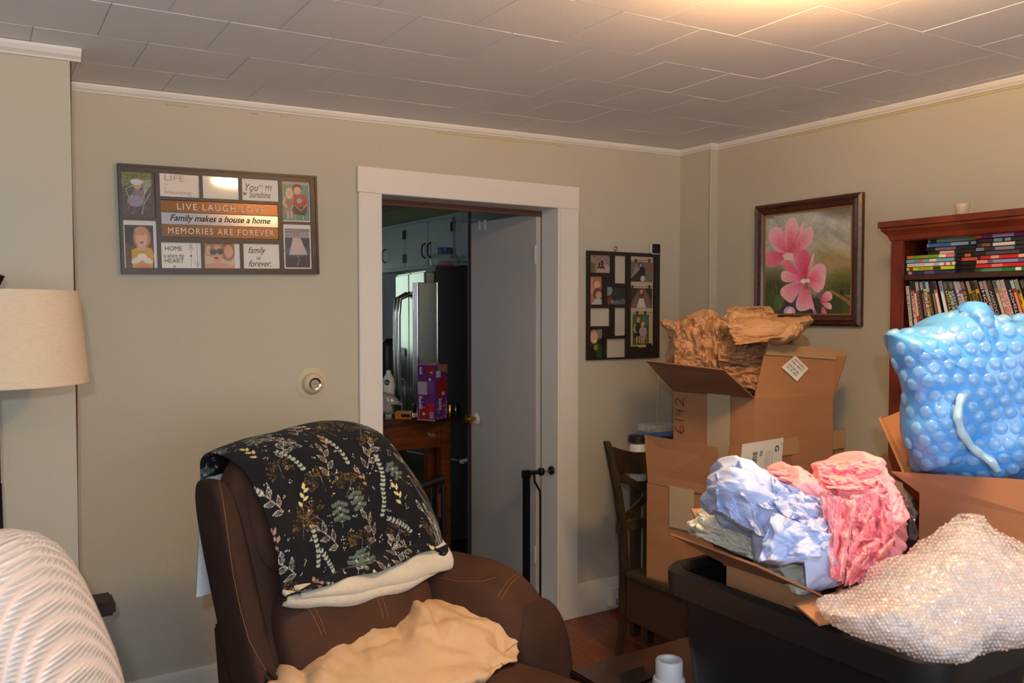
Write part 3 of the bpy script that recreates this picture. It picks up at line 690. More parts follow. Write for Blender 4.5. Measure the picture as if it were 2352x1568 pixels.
def ft(key, s, x0, y0, x1, y1, m=M_BLACK, shear=0, bold=0, P=None, name='lettering', par=None):
    r = R_[key]; X = lambda x: r[0]+(r[2]-r[0])*x; Y = lambda y: r[1]+(r[3]-r[1])*y
    D = lambda x, y: dk(key, x, y)+.0008
    return text(name, s, [fp(X(x0), Y(y0), D(X(x0), Y(y0))), fp(X(x1), Y(y0), D(X(x1), Y(y0))), fp(X(x1), Y(y1), D(X(x1), Y(y1))), fp(X(x0), Y(y1), D(X(x0), Y(y1)))], m, par or cards.get(key, fr), shear, bold)
ft('t1', 'LIFE', .12, .05, .62, .30, M_PENC); ft('t1', 'is', .12, .42, .20, .52, M_PENC); ft('t1', 'a', .12, .6, .16, .68, M_PENC); ft('t1', 'blessing', .12, .72, .80, .92, M_PENC)
M_INKB = mat('brown_ink', (122, 92, 70), .6)
ft('t3', 'You', .10, .22, .45, .55, M_INKB, .35); ft('t3', 'are', .47, .26, .57, .34, M_INKB, .3); ft('t3', 'MY', .64, .26, .84, .52, M_INKB, .1); ft('t3', 'Sunshine', .20, .55, .78, .86, M_INKB, .35)
M_HEART = mat('tan_heart', (178, 116, 70), .6)
def heart(key, x, y, w, h, m):
    r = R_[key]; P = []
    for i in range(24):
        t = 2*math.pi*i/24; hx = 16*math.sin(t)**3; hy = 13*math.cos(t)-5*math.cos(2*t)-2*math.cos(3*t)-math.cos(4*t)
        P.append(fp(r[0]+(r[2]-r[0])*(x+hx/32*w), r[1]+(r[3]-r[1])*(y-hy/32*h), PD+.001))
    return mk('heart', P, [tuple(range(24))], m, cards[key])
heart('t3', .08, .70, .11, .17, M_HEART); heart('b1', .74, .52, .05, .09, mat('wine_heart', (110, 40, 40), .6))
M_INKG = mat('charcoal_ink', (62, 58, 58), .6)
ft('b1', 'HOME', .10, .14, .52, .32, M_INKG); ft('b1', 'is where the', .06, .42, .56, .60, M_INKG, .3); ft('b1', 'HEART', .08, .62, .56, .80, M_INKG); ft('b1', 'is', .28, .86, .36, .97, M_INKG, .3)
r = R_['b1']; L = []
for x, a, tip in ((.74, .06, .06), (.90, .06, .94)):
    X = r[0]+(r[2]-r[0])*x; Y = lambda y: r[1]+(r[3]-r[1])*y
    L.append(([fp(X, Y(.04), PD+.001), fp(X, Y(.97), PD+.001)], .0005)); s = 1 if tip < .5 else -1
    for dd in (0, .09): 
        for sd in (-1, 1): L.append(([fp(X, Y(tip+dd*s), PD+.001), fp(X+sd*.012, Y(tip+dd*s+.13*s), PD+.001)], .0006))
tubes('arrow_drawing', L, M_INKG, cards['b1'], 4)
ft('b3', 'family', .14, .12, .62, .46, M_BLACK, .4); ft('b3', 'is', .35, .50, .48, .64, M_BLACK, .4); ft('b3', 'forever.', .14, .66, .76, .92, M_BLACK, .4)
# central copper plaque: three strips
r = R_['mid']; hh = (r[3]-r[1])/3
M_COP = mat('polished_copper', (92, 68, 50), .3, metal=1); M_SILV = mat('polished_silver_strip', (138, 136, 142), .2, metal=1)
for i, (s, m, tm_, box_) in enumerate((('LIVE\u00b7LAUGH\u00b7LOVE', M_COP, M_WHITE, (.13, .22, .88, .78)), ('Family makes a house a home', M_SILV, M_BLACK, (.07, .14, .93, .88)), ('MEMORIES ARE FOREVER', M_COP, M_WHITE, (.05, .22, .96, .76)))):
    rr = (r[0], r[1]+hh*i+.004, r[2], r[1]+hh*(i+1)-.004); st = slab('plaque_strip', quad(fp, rr, .013), -.004, m, fr)
    X = lambda x: rr[0]+(rr[2]-rr[0])*x; Y = lambda y: rr[1]+(rr[3]-rr[1])*y
    d = .0186; q = [fp(X(box_[0]), Y(box_[1]), d), fp(X(box_[2]), Y(box_[1]), d), fp(X(box_[2]), Y(box_[3]), d), fp(X(box_[0]), Y(box_[3]), d)]
    text('lettering', s, q, tm_, st, .35 if i == 1 else 0, .0 if i != 1 else .01, space=1.25 if i != 1 else 1)

# ---- small black collage frame right of the door
g00 = Vector((2.586, YB, 1.838)); GW, GH = .479, .548
def gp_(x, y, d=0): return g00+Vector((x*GW, -d, -y*GH))
gf = thing('collage_frame', 'tall black collage frame with clipped photos and open slots right of the door', 'picture frame', (2.83, YB, 1.29))
def gz(x0, y0, x1, y1):
    o = []
    for (x, y) in ((x0, y0), (x1, y1)):
        P = on(1330+x/5.225, 540+y/5.225, 1, YB-.012); o += [(P.x-g00.x)/GW, (g00.z-P.z)/GH]
    return o
GR = {'a': (135, 232, 378, 455), 'b': (427, 242, 568, 580), 'c': (618, 250, 898, 1340), 'd': (133, 492, 280, 832), 'e': (332, 617, 575, 832), 'f': (133, 873, 378, 1090), 'g': (427, 868, 565, 1203), 'h': (133, 1125, 285, 1468), 'i': (332, 1243, 567, 1462)}
GR = {k_: gz(*v) for k_, v in GR.items()}
for k_ in ('d', 'f', 'h'): GR[k_][0] = GR['a'][0]
GR['f'][2] = GR['a'][2]; GR['g'][0], GR['g'][2] = GR['b'][0], GR['b'][2]; GR['e'][2] = GR['i'][2] = GR['b'][2]; GR['i'][0] = GR['e'][0]
frame_mesh('frame', [tuple(v) for v in GR.values()], gp_, .016, M_BLKFR, gf)
def gcv(r, bg=(150, 130, 120)): return Cv(max(8, (r[2]-r[0])*GW*1500), max(8, (r[3]-r[1])*GH*1500), bg)
c = gcv(GR['a']); c.noise(30, 6, 3); c.ell(c.w*.12, c.h*.7, c.w*.16, c.h*.3, (110, 110, 50)); c.poly([(c.w*.3, c.h), (c.w*.5, c.h*.5), (c.w, c.h*.6), (c.w, c.h)], (190, 160, 150)); kid(c, c.w*.62, c.h*.1, c.h*.85, (206, 160, 140), (90, 60, 50), (90, 40, 44), (50, 40, 48)); kid(c, c.w*.48, c.h*.25, c.h*.65, (206, 160, 140), (90, 60, 50), (60, 50, 60), (60, 40, 48)); pic('photo', quad(gp_, GR['a'], .006), c, M_PRINT, gf)
c = gcv(GR['d'], (170, 120, 100)); c.ell(c.w*.1, c.h*.35, c.w*.42, c.h*.3, (212, 150, 120)); c.ell(c.w*.6, c.h*.25, c.w*.4, c.h*.2, (190, 120, 84)); c.ell(c.w*.62, c.h*.3, c.w*.25, c.h*.14, (226, 170, 140)); c.ell(c.w*.7, c.h*.62, c.w*.4, c.h*.22, (110, 74, 60)); c.ell(c.w*.75, c.h*.66, c.w*.24, c.h*.14, (216, 160, 136)); c.poly([(c.w*.1, c.h), (c.w*.5, c.h*.78), (c.w, c.h*.8), (c.w, c.h)], (190, 180, 190)); pic('photo', quad(gp_, GR['d'], .006), c, M_PRINT, gf)
c = gcv(GR['e'], (44, 52, 46)); c.noise(26, 5, 5); c.ell(c.w*.12, c.h*.2, c.w*.2, c.h*.3, (130, 150, 160)); c.ell(c.w*.5, c.h*.4, 3, 4, (190, 180, 170)); c.ell(c.w*.2, c.h*.8, c.w*.16, c.h*.26, (130, 56, 44)); c.ell(c.w*.34, c.h*.85, c.w*.1, c.h*.1, (180, 120, 90)); c.ell(c.w*.55, c.h*.9, c.w*.2, c.h*.16, (90, 110, 150)); c.ell(c.w*.85, c.h*.85, c.w*.16, c.h*.2, (110, 86, 110)); pic('photo', quad(gp_, GR['e'], .006), c, M_PRINT, gf)
c = gcv(GR['h'], (40, 44, 30)); c.noise(14, 5, 6); c.ell(c.w*.8, c.h*.15, c.w*.25, c.h*.2, (130, 130, 120)); c.poly([(0, c.h), (0, c.h*.55), (c.w*.5, c.h*.42), (c.w, c.h*.6), (c.w*.95, c.h)], (40, 84, 34)); c.poly([(c.w*.1, c.h), (c.w*.1, c.h*.6), (c.w*.5, c.h*.5), (c.w*.6, c.h)], (34, 30, 26)); c.ell(c.w*.5, c.h*.64, c.w*.18, c.h*.1, (150, 140, 30)); c.ell(c.w*.36, c.h*.26, c.w*.34, c.h*.24, (196, 150, 100)); c.ell(c.w*.36, c.h*.3, c.w*.28, c.h*.2, (226, 168, 136)); c.ell(c.w*.42, c.h*.42, c.w*.12, c.h*.03, (240, 220, 210))
for s in (-1, 1): c.ell(c.w*(.34+.12*s), c.h*.28, 1.5, 1.5, (50, 36, 30))
pic('photo', quad(gp_, GR['h'], .006), c, M_PRINT, gf)
# clip column: cream backing, three cords, clips, three hanging photos, a jagged torn base
GC = GR['c']
bk = mk('clip_panel', [tuple(v) for v in quad(gp_, GC, .002)], [(0, 1, 2, 3)], mat('cream_panel', (190, 172, 146), .8), gf)
def gpic(x0, y0, x1, y1, c, par=gf):
    r = gz(x0, y0, x1, y1); pic('clipped_photo', quad(gp_, r, .009), c, M_PRINT, par)
def cc(x0, y0, x1, y1, bg): r = gz(x0, y0, x1, y1); return gcv(r, bg)
c = cc(625, 315, 898, 560, (120, 112, 104)); c.noise(26, 5, 7); c.poly([(0, c.h*.9), (c.w*.4, c.h*.3), (c.w*.6, c.h), (0, c.h)], (60, 54, 52)); c.poly([(0, c.h*.85), (c.w*.25, c.h*.1), (c.w*.42, c.h*.35)], (150, 146, 140)); c.ell(c.w*.42, c.h*.16, c.w*.1, c.h*.16, (90, 60, 50)); c.ell(c.w*.43, c.h*.18, c.w*.06, c.h*.1, (190, 140, 120)); c.ell(c.w*.5, c.h*.5, c.w*.13, c.h*.28, (60, 40, 46)); c.ell(c.w*.52, c.h*.85, c.w*.1, c.h*.16, (206, 196, 190)); c.rect(c.w*.65, c.h*.1, c.w, c.h*.45, (140, 100, 84)); gpic(625, 315, 898, 560, c)
c = cc(620, 632, 882, 870, (110, 84, 78)); c.poly([(0, c.h), (c.w*.45, 0), (c.w*.62, 0), (c.w, c.h)], (130, 104, 98)); c.poly([(0, 0), (c.w*.4, 0), (0, c.h*.8)], (64, 60, 36)); c.poly([(c.w*.65, 0), (c.w, 0), (c.w, c.h*.7)], (70, 60, 36)); c.ell(c.w*.5, c.h*.25, c.w*.13, c.h*.26, (120, 70, 44)); c.ell(c.w*.5, c.h*.18, c.w*.06, c.h*.1, SKIN); c.poly([(c.w*.36, c.h*.5), (c.w*.64, c.h*.5), (c.w*.7, c.h), (c.w*.3, c.h)], (40, 24, 28)); c.poly([(c.w*.4, c.h*.52), (c.w*.6, c.h*.52), (c.w*.72, c.h), (c.w*.28, c.h)], (216, 204, 204)); gpic(620, 632, 882, 870, c)
c = cc(652, 948, 842, 1310, (78, 112, 44)); c.ell(c.w*.85, c.h*.15, c.w*.25, c.h*.2, (70, 120, 106)); c.noise(10, 5, 9); kid(c, c.w*.33, c.h*.06, c.h*.9, (220, 160, 130), (120, 80, 50), (50, 54, 60), (40, 36, 40), long=False); kid(c, c.w*.62, c.h*.24, c.h*.74, (226, 164, 140), (210, 160, 110), (170, 160, 190), (176, 130, 160), long=False); gpic(652, 948, 842, 1310, c)
L = []
for y, xs in ((300, (682, 845)), (615, (640, 845)), (925, (697, 793))):
    P0, P1 = gz(618, y, 898, y)[:2], gz(618, y, 898, y)[2:]
    L.append(([gp_(P0[0], P0[1], .011), gp_(P1[0], P1[1], .011)], .0009))
    for x in xs:
        for k_, dx in ((0, -9), (1, 9)):
            a = gz(x+dx, y-14, x+dx*.3, y+16); L.append(([gp_(a[0], a[1], .015), gp_(a[2], a[3], .0125)], .0026))
        a = gz(x-10, y+8, x+10, y+30); ct = [(a[0]+a[2])/2, (a[1]+a[3])/2]; L.append(([gp_(ct[0], a[1], .012), gp_(ct[0], a[3], .012)], .0035))
for P_, r_ in L:
    if r_ < .001: tube('cord', P_, r_, M_BLKFR, gf, 6)
K_ = [l for l in L if l[1] > .001]
for i_ in range(0, len(K_), 3):
    o_ = tubes('clip', K_[i_:i_+3], M_BLKFR, gf, 6)
V, F = [], []
for x0, y0, x1, y1 in ((612, 1335, 655, 1345), (655, 1335, 705, 1362), (705, 1362, 795, 1375), (795, 1348, 830, 1375), (820, 1298, 868, 1350), (868, 1322, 895, 1350)):
    r = gz(x0, y0, x1, y1+4); n = len(V); V += [gp_(r[0], r[1], .003), gp_(r[2], r[1], .003), gp_(r[2], r[3], .003), gp_(r[0], r[3], .003), gp_(r[0], r[1], .0155), gp_(r[2], r[1], .0155), gp_(r[2], r[3], .0155), gp_(r[0], r[3], .0155)]; F += [tuple(i+n for i in q) for q in BF]
mk('word_cutout', V, F, M_BLKFR, gf)
# heart hook
hc = on(1414, 571, 1, YB-.004); P = []
for i in range(21):
    t = 2*math.pi*i/20; P.append((hc.x+.0125*math.sin(t)**3, YB-.004, hc.z+.0009*(13*math.cos(t)-5*math.cos(2*t)-2*math.cos(3*t)-math.cos(4*t))))
hk = tubes('heart_hook', [(P, .0022), ([(hc.x, YB-.004, hc.z-.014), (hc.x, YB-.004, 1.836)], .002)], M_BRASS, None, 6); tag(hk, 'tiny brass heart shaped hook above the tall black collage frame', 'hook')
# little sensor
sc = on(1505, 571, 1, YB-.02)
sn = thing('sensor', 'small square black sensor with a white rim on the tall frame corner', 'sensor', (sc.x, YB-.02, sc.z))
v, f = bevmesh(boxv(sc.x-.031, sc.x+.031, YB-.030, YB-.0005, sc.z-.029, sc.z+.029), BF, .010, 4); mk('housing', v, f, M_WPLAS, sn, smooth=True, auto=40)
v, f = bevmesh(boxv(sc.x-.027, sc.x+.027, YB-.033, YB-.024, sc.z-.025, sc.z+.025), BF, .004, 3); mk('lens_face', v, f, mat('gloss_black', (20, 18, 20), .08), sn, smooth=True, auto=40)
wire = tube('sensor_cable', [on(1511, 820, 1, YB-.004), on(1512, 870, 1, YB-.004), on(1509, 940, 1, YB-.004), on(1511, 1000, 1, YB-.004)], .0016, M_WPLAS); tag(wire, 'thin white cable hanging down the wall below the tall black frame', 'cable')
# outlet
oc = on(1415, 1362, 1, YB-.02)
ot = thing('power_outlet', 'white outlet adapter with a black plug on the baseboard beside the chair', 'outlet', (oc.x, YB-.02, oc.z-.05))
box('adapter', oc.x-.062, oc.x+.045, YB-.062, YB-.017, oc.z-.052, oc.z+.05, M_WPLAS, ot, .005)
for dx in (-.03, -.015, .012, .026):
    for dz in (-.034, -.018): box('socket_slot', oc.x+dx-.0025, oc.x+dx+.0025, YB-.0635, YB-.0615, oc.z+dz-.006, oc.z+dz+.006, M_BLACK, ot)
box('plug', oc.x+.0, oc.x+.035, YB-.10, YB-.062, oc.z+.008, oc.z+.034, M_BLACK, ot, .006)
tube('cord', [(oc.x+.03, YB-.085, oc.z+.02), (oc.x+.08, YB-.08, oc.z+.01), (oc.x+.15, YB-.06, oc.z-.05), (oc.x+.2, YB-.05, .01)], .004, M_BLACK, ot)

# ---- painting on the right wall
PX = XR; py0, py1, pz0, pz1 = 2.905, 2.309, 1.468, 2.050
def pp(x, y, d=0): return Vector((PX-d, py0+(py1-py0)*x, pz1+(pz0-pz1)*y))
pt = thing('painting', 'framed painting of pink mallow blossoms in a dark red-brown frame', 'painting', (PX, 2.607, pz0))
M_PF = grain('painting_frame_wood', (56, 28, 20), (96, 50, 32), .35, (4, 4, 4), 14, coat=.2)
fw_ = .085
for (a, b, c_, d_) in (((0, 0), (1, 0), (1-fw_, fw_), (fw_, fw_)), ((1, 0), (1, 1), (1-fw_, 1-fw_), (1-fw_, fw_)), ((1, 1), (0, 1), (fw_, 1-fw_), (1-fw_, 1-fw_)), ((0, 1), (0, 0), (fw_, fw_), (fw_, 1-fw_))):
    prof = [(0, .0), (0, .020), (.25, .028), (.42, .022), (.55, .030), (.85, .024), (1, .014), (1, 0)]; V, F = [], []
    for t, d in prof:
        for p, q in ((a, d_), (b, c_)): V.append(pp(p[0]+(q[0]-p[0])*t, p[1]+(q[1]-p[1])*t, d))
    n = len(prof)
    for i in range(n-1): F.append((2*i, 2*i+1, 2*i+3, 2*i+2))
    F += [tuple(range(0, 2*n, 2)), tuple(range(1, 2*n, 2))]
    mk('frame_side', V, F, M_PF, pt)
frame_mesh('gilt_slip', [(fw_+.012, fw_+.012, 1-fw_-.012, 1-fw_-.012)], lambda x, y, d=0: pp(min(max(x, fw_-.001), 1-fw_+.001), min(max(y, fw_-.001), 1-fw_+.001), d), .013, mat('gilt', (166, 120, 66), .4, metal=.5), pt, .006)
cv = Cv(300, 330, (150, 150, 140))
SXp, SYp = 300/890., 330/1045.
def Z(x, y):   # crop pixels of the inner picture -> canvas, undoing the perspective roughly
    u = (x-175)/(1072-175); top = 300+(195-300)*u; bot = 1350
    return u*300, (y-top)/(bot-top)*330
def ze(x, y, rx, ry, col, ang=0, soft=.3, al=1): a = Z(x, y); cv.ell(a[0], a[1], rx*.335, ry*.31, col, ang, soft, al)
def zp(P, col, al=1): cv.poly([Z(*p) for p in P], col, al)
def zl(P, w, col, al=1): cv.line([Z(*p) for p in P], w, col, al)
cv.grad((168, 170, 164), (176, 170, 150)); cv.noise(16, 26, 1); cv.noise(9, 9, 2)
for i in range(26): a = RNG.rand(4); ze(300+a[0]*800, 250+a[1]*520, 120+80*a[2], 14+16*a[3], (186, 184, 172) if i % 3 else (120, 126, 128), 35, 1, .35)
ze(950, 230, 230, 80, (96, 80, 66), 10, 1, .8); ze(620, 240, 120, 26, (110, 96, 84), 5, 1, .6)
ze(900, 640, 300, 60, (190, 178, 150), 25, 1, .5); ze(900, 800, 260, 110, (146, 120, 66), 20, 1, .7); ze(940, 1000, 260, 120, (112, 112, 44), -12, .7, .9); ze(1000, 1180, 240, 190, (66, 74, 26), 0, .7, .95); ze(300, 960, 200, 120, (100, 96, 60), 0, .8, .9); ze(300, 1180, 220, 220, (50, 62, 28), 0, .5, .95); ze(620, 1280, 320, 130, (40, 38, 26), 0, .5, .95); ze(860, 1240, 130, 100, (58, 64, 24), 0, .5, .9)
zp([(830, 1090), (880, 1085), (1062, 1200), (1062, 1260), (960, 1170)], (150, 110, 70), .9); zp([(1000, 1130), (1060, 1140), (1062, 1170), (1010, 1150)], (160, 112, 74), .7)
ze(967, 1060, 16, 26, (110, 50, 34)); ze(966, 1032, 8, 10, (90, 60, 44)); zl([(964, 1082), (962, 1130)], 3, (36, 30, 30)); zl([(972, 1082), (976, 1132)], 3, (36, 30, 30))
for x0 in range(185, 330, 14): zl([(x0, 900+RNG.rand()*80), (x0+RNG.rand()*20, 1080)], 2, (110, 84, 104), .6)
for k_ in range(9): zl([(190+k_*18, 1340), (215+k_*14, 1030+RNG.rand()*90)], 3.5, (84, 106, 44) if k_ % 2 else (58, 80, 34), .8)
zp([(270, 1180), (330, 1130), (410, 1150), (380, 1260), (310, 1330)], (76, 92, 52)); zl([(330, 1160), (370, 1320)], 1.5, (110, 124, 84))
def petal(P, base, col, vein, n=7, al=1):
    zp(P, col, al); cx = sum(p[0] for p in P)/len(P); cy = sum(p[1] for p in P)/len(P)
    for i in range(n):
        j = i/(n-1)*(len(P)-1); a = P[int(j)]; t = .74; zl([base, ((a[0]*.5+cx*.5-base[0])*t*1.25+base[0], (a[1]*.5+cy*.5-base[1])*t*1.25+base[1])], 1.2, vein, .7)
def sm(P, k=2):      # rounded outline
    P = [tuple(p) for p in P]
    for _ in range(k):
        Q = []
        for a, b in zip(P, P[1:]+P[:1]): Q += [(a[0]*.75+b[0]*.25, a[1]*.75+b[1]*.25), (a[0]*.25+b[0]*.75, a[1]*.25+b[1]*.75)]
        P = Q
    return P
PK, PL, VE = (232, 116, 150), (248, 176, 190), (200, 40, 84)
def shaded(P, base, tipc, basec, n=7):
    P = sm(P); petal(P, base, tipc, VE, 2)
    for k_ in range(5):
        t = .92-.15*k_; Q = [(base[0]+(p[0]-base[0])*t, base[1]+(p[1]-base[1])*t) for p in P]; zp(Q, tuple(tipc[i]+(basec[i]-tipc[i])*(k_+1)/5 for i in range(3)), .5)
    cx = sum(p[0] for p in P)/len(P); cy = sum(p[1] for p in P)/len(P); d = math.hypot(cx-base[0], cy-base[1])
    for i in range(n):
        a = (i/(n-1)-.5)*.8; dx, dy = cx-base[0], cy-base[1]; ex = base[0]+(dx*math.cos(a)-dy*math.sin(a))*1.25; ey = base[1]+(dx*math.sin(a)+dy*math.cos(a))*1.25
        zl([base, ((base[0]+ex)/2+6, (base[1]+ey)/2), (ex, ey)], 1.1, VE, .55)
B1, B2 = (440, 700), (620, 985)
shaded([(370, 720), (230, 600), (215, 480), (290, 405), (370, 440), (410, 560), (425, 690)], B1, PL, (222, 84, 118))
shaded([(430, 690), (395, 560), (395, 400), (450, 315), (520, 330), (540, 440), (500, 600), (460, 690)], B1, PL, (214, 78, 110))
shaded([(470, 690), (500, 560), (580, 350), (600, 400), (560, 560)], B1, (240, 180, 182), (206, 74, 100), 4)
shaded([(470, 695), (520, 560), (610, 430), (690, 410), (690, 560), (620, 650), (520, 700)], B1, PL, (218, 82, 116))
shaded([(390, 730), (280, 660), (190, 680), (190, 780), (240, 850), (330, 830), (400, 750)], B1, (226, 120, 146), (208, 66, 104))
shaded([(380, 770), (450, 760), (560, 880), (600, 960), (480, 940), (370, 830)], B2, (226, 110, 140), (206, 60, 96))
shaded([(500, 820), (530, 670), (610, 650), (660, 700), (650, 860), (625, 960)], B2, (222, 96, 132), (190, 44, 80), 8)
shaded([(630, 960), (650, 820), (690, 690), (705, 690), (680, 850), (645, 960)], B2, (240, 190, 190), (222, 110, 140), 3)
shaded([(660, 960), (660, 880), (730, 800), (810, 810), (825, 900), (800, 1080), (740, 1120), (680, 1060)], B2, PL, (222, 90, 124), 9)
shaded([(590, 980), (480, 900), (370, 870), (355, 960), (390, 1000), (500, 1000)], B2, PL, (216, 80, 116))
shaded([(600, 1000), (480, 1005), (370, 1050), (345, 1120), (400, 1180), (470, 1230), (510, 1180), (560, 1090)], B2, PL, (220, 88, 122), 8)
shaded([(620, 1010), (560, 1120), (512, 1220), (540, 1310), (620, 1300), (690, 1270), (700, 1340), (720, 1300), (670, 1120)], B2, PL, (220, 84, 120), 9)
ze(450, 730, 75, 38, (238, 190, 190), 10); ze(520, 700, 30, 60, (222, 110, 130), 20); ze(600, 990, 34, 24, (244, 222, 214)); ze(640, 985, 26, 20, (246, 214, 210)); ze(628, 1040, 20, 40, (120, 90, 60), 0, .6, .6)
shaded([(760, 1200), (820, 1080), (885, 1120), (880, 1190), (800, 1210)], (760, 1205), PL, (218, 84, 124), 5)
shaded([(770, 1215), (870, 1210), (885, 1290), (830, 1280)], (765, 1210), (244, 190, 200), (222, 100, 140), 4)
zp(sm([(780, 1240), (830, 1300), (830, 1350), (780, 1350)]), (222, 96, 130)); zp(sm([(390, 1290), (440, 1250), (510, 1270), (520, 1345), (400, 1345)]), (196, 160, 206)); zp(sm([(430, 1290), (480, 1270), (480, 1340), (420, 1340)]), (236, 206, 214)); zp(sm([(690, 1300), (720, 1280), (740, 1345), (700, 1345)]), (150, 110, 170)); ze(770, 1130, 20, 50, (126, 84, 130), 15, .5, .8); ze(265, 1310, 22, 14, (200, 90, 130)); ze(235, 322, 50, 12, (96, 110, 140), 5, .6, .8); zl([(860, 430), (835, 520)], 1.2, (190, 188, 178))
cv.keep = 1; cv.a = np.clip(cv.a*1.06+6, 0, 255)
pic('canvas', [pp(fw_, fw_, .008), pp(1-fw_, fw_, .008), pp(1-fw_, 1-fw_, .008), pp(fw_, 1-fw_, .008)], cv, M_GLOSSP, pt)

# ================================================================ THE KITCHEN BEYOND THE DOOR
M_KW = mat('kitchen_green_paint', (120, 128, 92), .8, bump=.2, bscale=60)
M_KC = mat('cabinet_paint', (176, 184, 184), .45, bump=.08, bscale=30, var=.03, vscale=4)
M_HIN = mat('black_iron', (20, 18, 18), .5, metal=.4)
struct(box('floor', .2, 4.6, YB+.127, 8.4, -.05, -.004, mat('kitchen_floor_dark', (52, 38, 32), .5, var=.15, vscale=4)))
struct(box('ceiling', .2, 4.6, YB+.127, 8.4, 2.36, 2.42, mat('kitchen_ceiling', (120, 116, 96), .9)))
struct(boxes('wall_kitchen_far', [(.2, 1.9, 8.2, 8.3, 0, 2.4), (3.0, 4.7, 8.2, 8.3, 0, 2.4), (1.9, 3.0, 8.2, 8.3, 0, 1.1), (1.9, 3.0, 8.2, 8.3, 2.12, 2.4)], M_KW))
struct(boxes('window_2', [(1.86, 1.92, 8.17, 8.2, 1.06, 2.16), (2.98, 3.04, 8.17, 8.2, 1.06, 2.16), (1.92, 2.98, 8.17, 8.2, 1.06, 1.12), (1.92, 2.98, 8.17, 8.2, 2.10, 2.16)], M_TRIM))  # frame of the unseen far window, placed for the fridge reflection
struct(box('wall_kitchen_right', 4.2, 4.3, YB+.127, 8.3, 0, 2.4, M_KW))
struct(boxes('wall_kitchen_left', [(.2, .3, YB+.127, 5.0, 0, 2.4), (.2, .3, 6.3, 8.3, 0, 2.4), (.2, .3, 5.0, 6.3, 0, 1.0), (.2, .3, 5.0, 6.3, 2.1, 2.4)], M_KW))
wn = struct(boxes('window_1', [(.22, .26, 5.0, 5.04, 1.0, 2.1), (.22, .26, 6.26, 6.3, 1.0, 2.1), (.22, .26, 5.04, 6.26, 1.0, 1.04), (.22, .26, 5.04, 6.26, 2.06, 2.1), (.22, .26, 5.04, 6.26, 1.53, 1.57)], M_TRIM))
# pale wall stub seen over the open door, and its dark edge strip
def q4(*p): return [at(*a) for a in p]
st_ = struct(slab('wall_stub', q4((1082, 470, 5.0), (1300, 470, 5.3), (1300, 1500, 5.3), (1082, 1500, 5.0)), .05, mat('pale_kitchen_panel', (150, 152, 148), .8)))
struct(slab('trim_12', q4((1075, 462, 4.97), (1082, 462, 4.97), (1082, 1500, 4.97), (1075, 1500, 4.97)), .05, mat('dark_wood_corner', (98, 66, 44), .7)))

# fridge ---------------------------------------------------------
fA = Vector(W(-.567, 5.5, 0)); fdir = Vector(W(-.367, .93, 0)).normalized(); fside = Vector((fdir.y, -fdir.x, 0))
if fside.dot(W(1, 0, 0)) < 0: fside = -fside
def fq(u, t, z): return fA+fdir*u+fside*t+Vector((0, 0, z))
def fbox(name, u0, u1, t0, t1, z0, z1, m, par, bev=.004):
    V = [fq(u, t, z) for z in (z0, z1) for u, t in ((u0, t0), (u1, t0), (u1, t1), (u0, t1))]
    v, f = bevmesh(V, BF, bev, 3); return mk(name, v, f, m, par, smooth=True, auto=40)
fg = thing('refrigerator', 'dark sided stainless french door refrigerator in the kitchen', 'refrigerator', fA)
M_FS = mat('fridge_side', (44, 32, 28), .5)
fbox('cabinet_body', 0, .78, .075, .72, .02, 1.825, M_FS, fg)
M_FD = mat('stainless_door', (190, 196, 186), .24, metal=1, bump=.06, bscale=3, stretch=(2, 2, .3))
dl1 = fbox('upper_door', .40, .78, .0, .07, .72, 1.80, M_FD, fg, .012)
dl2 = fbox('upper_door', .0, .395, .0, .07, .72, 1.80, M_FD, fg, .012)
fbox('freezer_drawer', .0, .78, .0, .07, .06, .71, M_FD, fg, .012)
fbox('dispenser', .47, .72, -.004, .004, .78, 1.28, mat('dispenser_black', (26, 26, 26), .3), dl1, .004)
fbox('dispenser_panel', .49, .70, -.008, .004, .80, 1.06, M_STEEL, dl1, .003)
fbox('control_strip', .48, .71, -.010, .004, 1.22, 1.27, mat('control_grey', (120, 122, 118), .3), dl1, .003)
for u in (.35, .445):
    par = dl2 if u < .4 else dl1
    P = [fq(u, -.0, 1.66), fq(u, -.075, 1.62), fq(u, -.085, 1.5), fq(u, -.085, 1.0), fq(u, -.075, .84), fq(u, -.0, .80)]
    tube('door_handle', P, .016, M_CHROME, par, 12)
# the tall polished handle guard standing off the near door
gA = at(984, 717, 5.05); gA.z = 0
# upper cabinets -------------------------------------------------
cx_ = on(1053, 486, 2, 2.28)
c0 = at(1062, 600, 5.95); c1 = at(868, 600, 7.15); c0.z = c1.z = 0
cdir = (c1-c0).normalized(); cn = Vector((cdir.y, -cdir.x, 0)); 
if cn.dot(W(1, 0, 0)) < 0: cn = -cn
def cq(u, t, z): return c0+cdir*u+cn*t+Vector((0, 0, z))
def cbox(name, u0, u1, t0, t1, z0, z1, m, par, bev=.003):
    V = [cq(u, t, z) for z in (z0, z1) for u, t in ((u0, t0), (u1, t0), (u1, t1), (u0, t1))]
    v, f = bevmesh(V, BF, bev, 2); return mk(name, v, f, m, par)
ln = (c1-c0).length
kc_ = thing('wall_cabinet', 'white painted kitchen wall cabinets with black iron hinges', 'cabinet', c0+Vector((0, 0, 1.83)))
zt = 2.235; zb = 1.86
cbox('cabinet_body', 0, ln+.7, .0, .33, zb, zt, M_KC, kc_)
struct(mk('wall_soffit', [tuple(cq(u, t, z)) for z in (zt+.002, 2.36) for u, t in ((-.4, .03), (ln+.7, .03), (ln+.7, .4), (-.4, .4))], BF, M_KW))
us = [.10, .48, .88, 1.28]
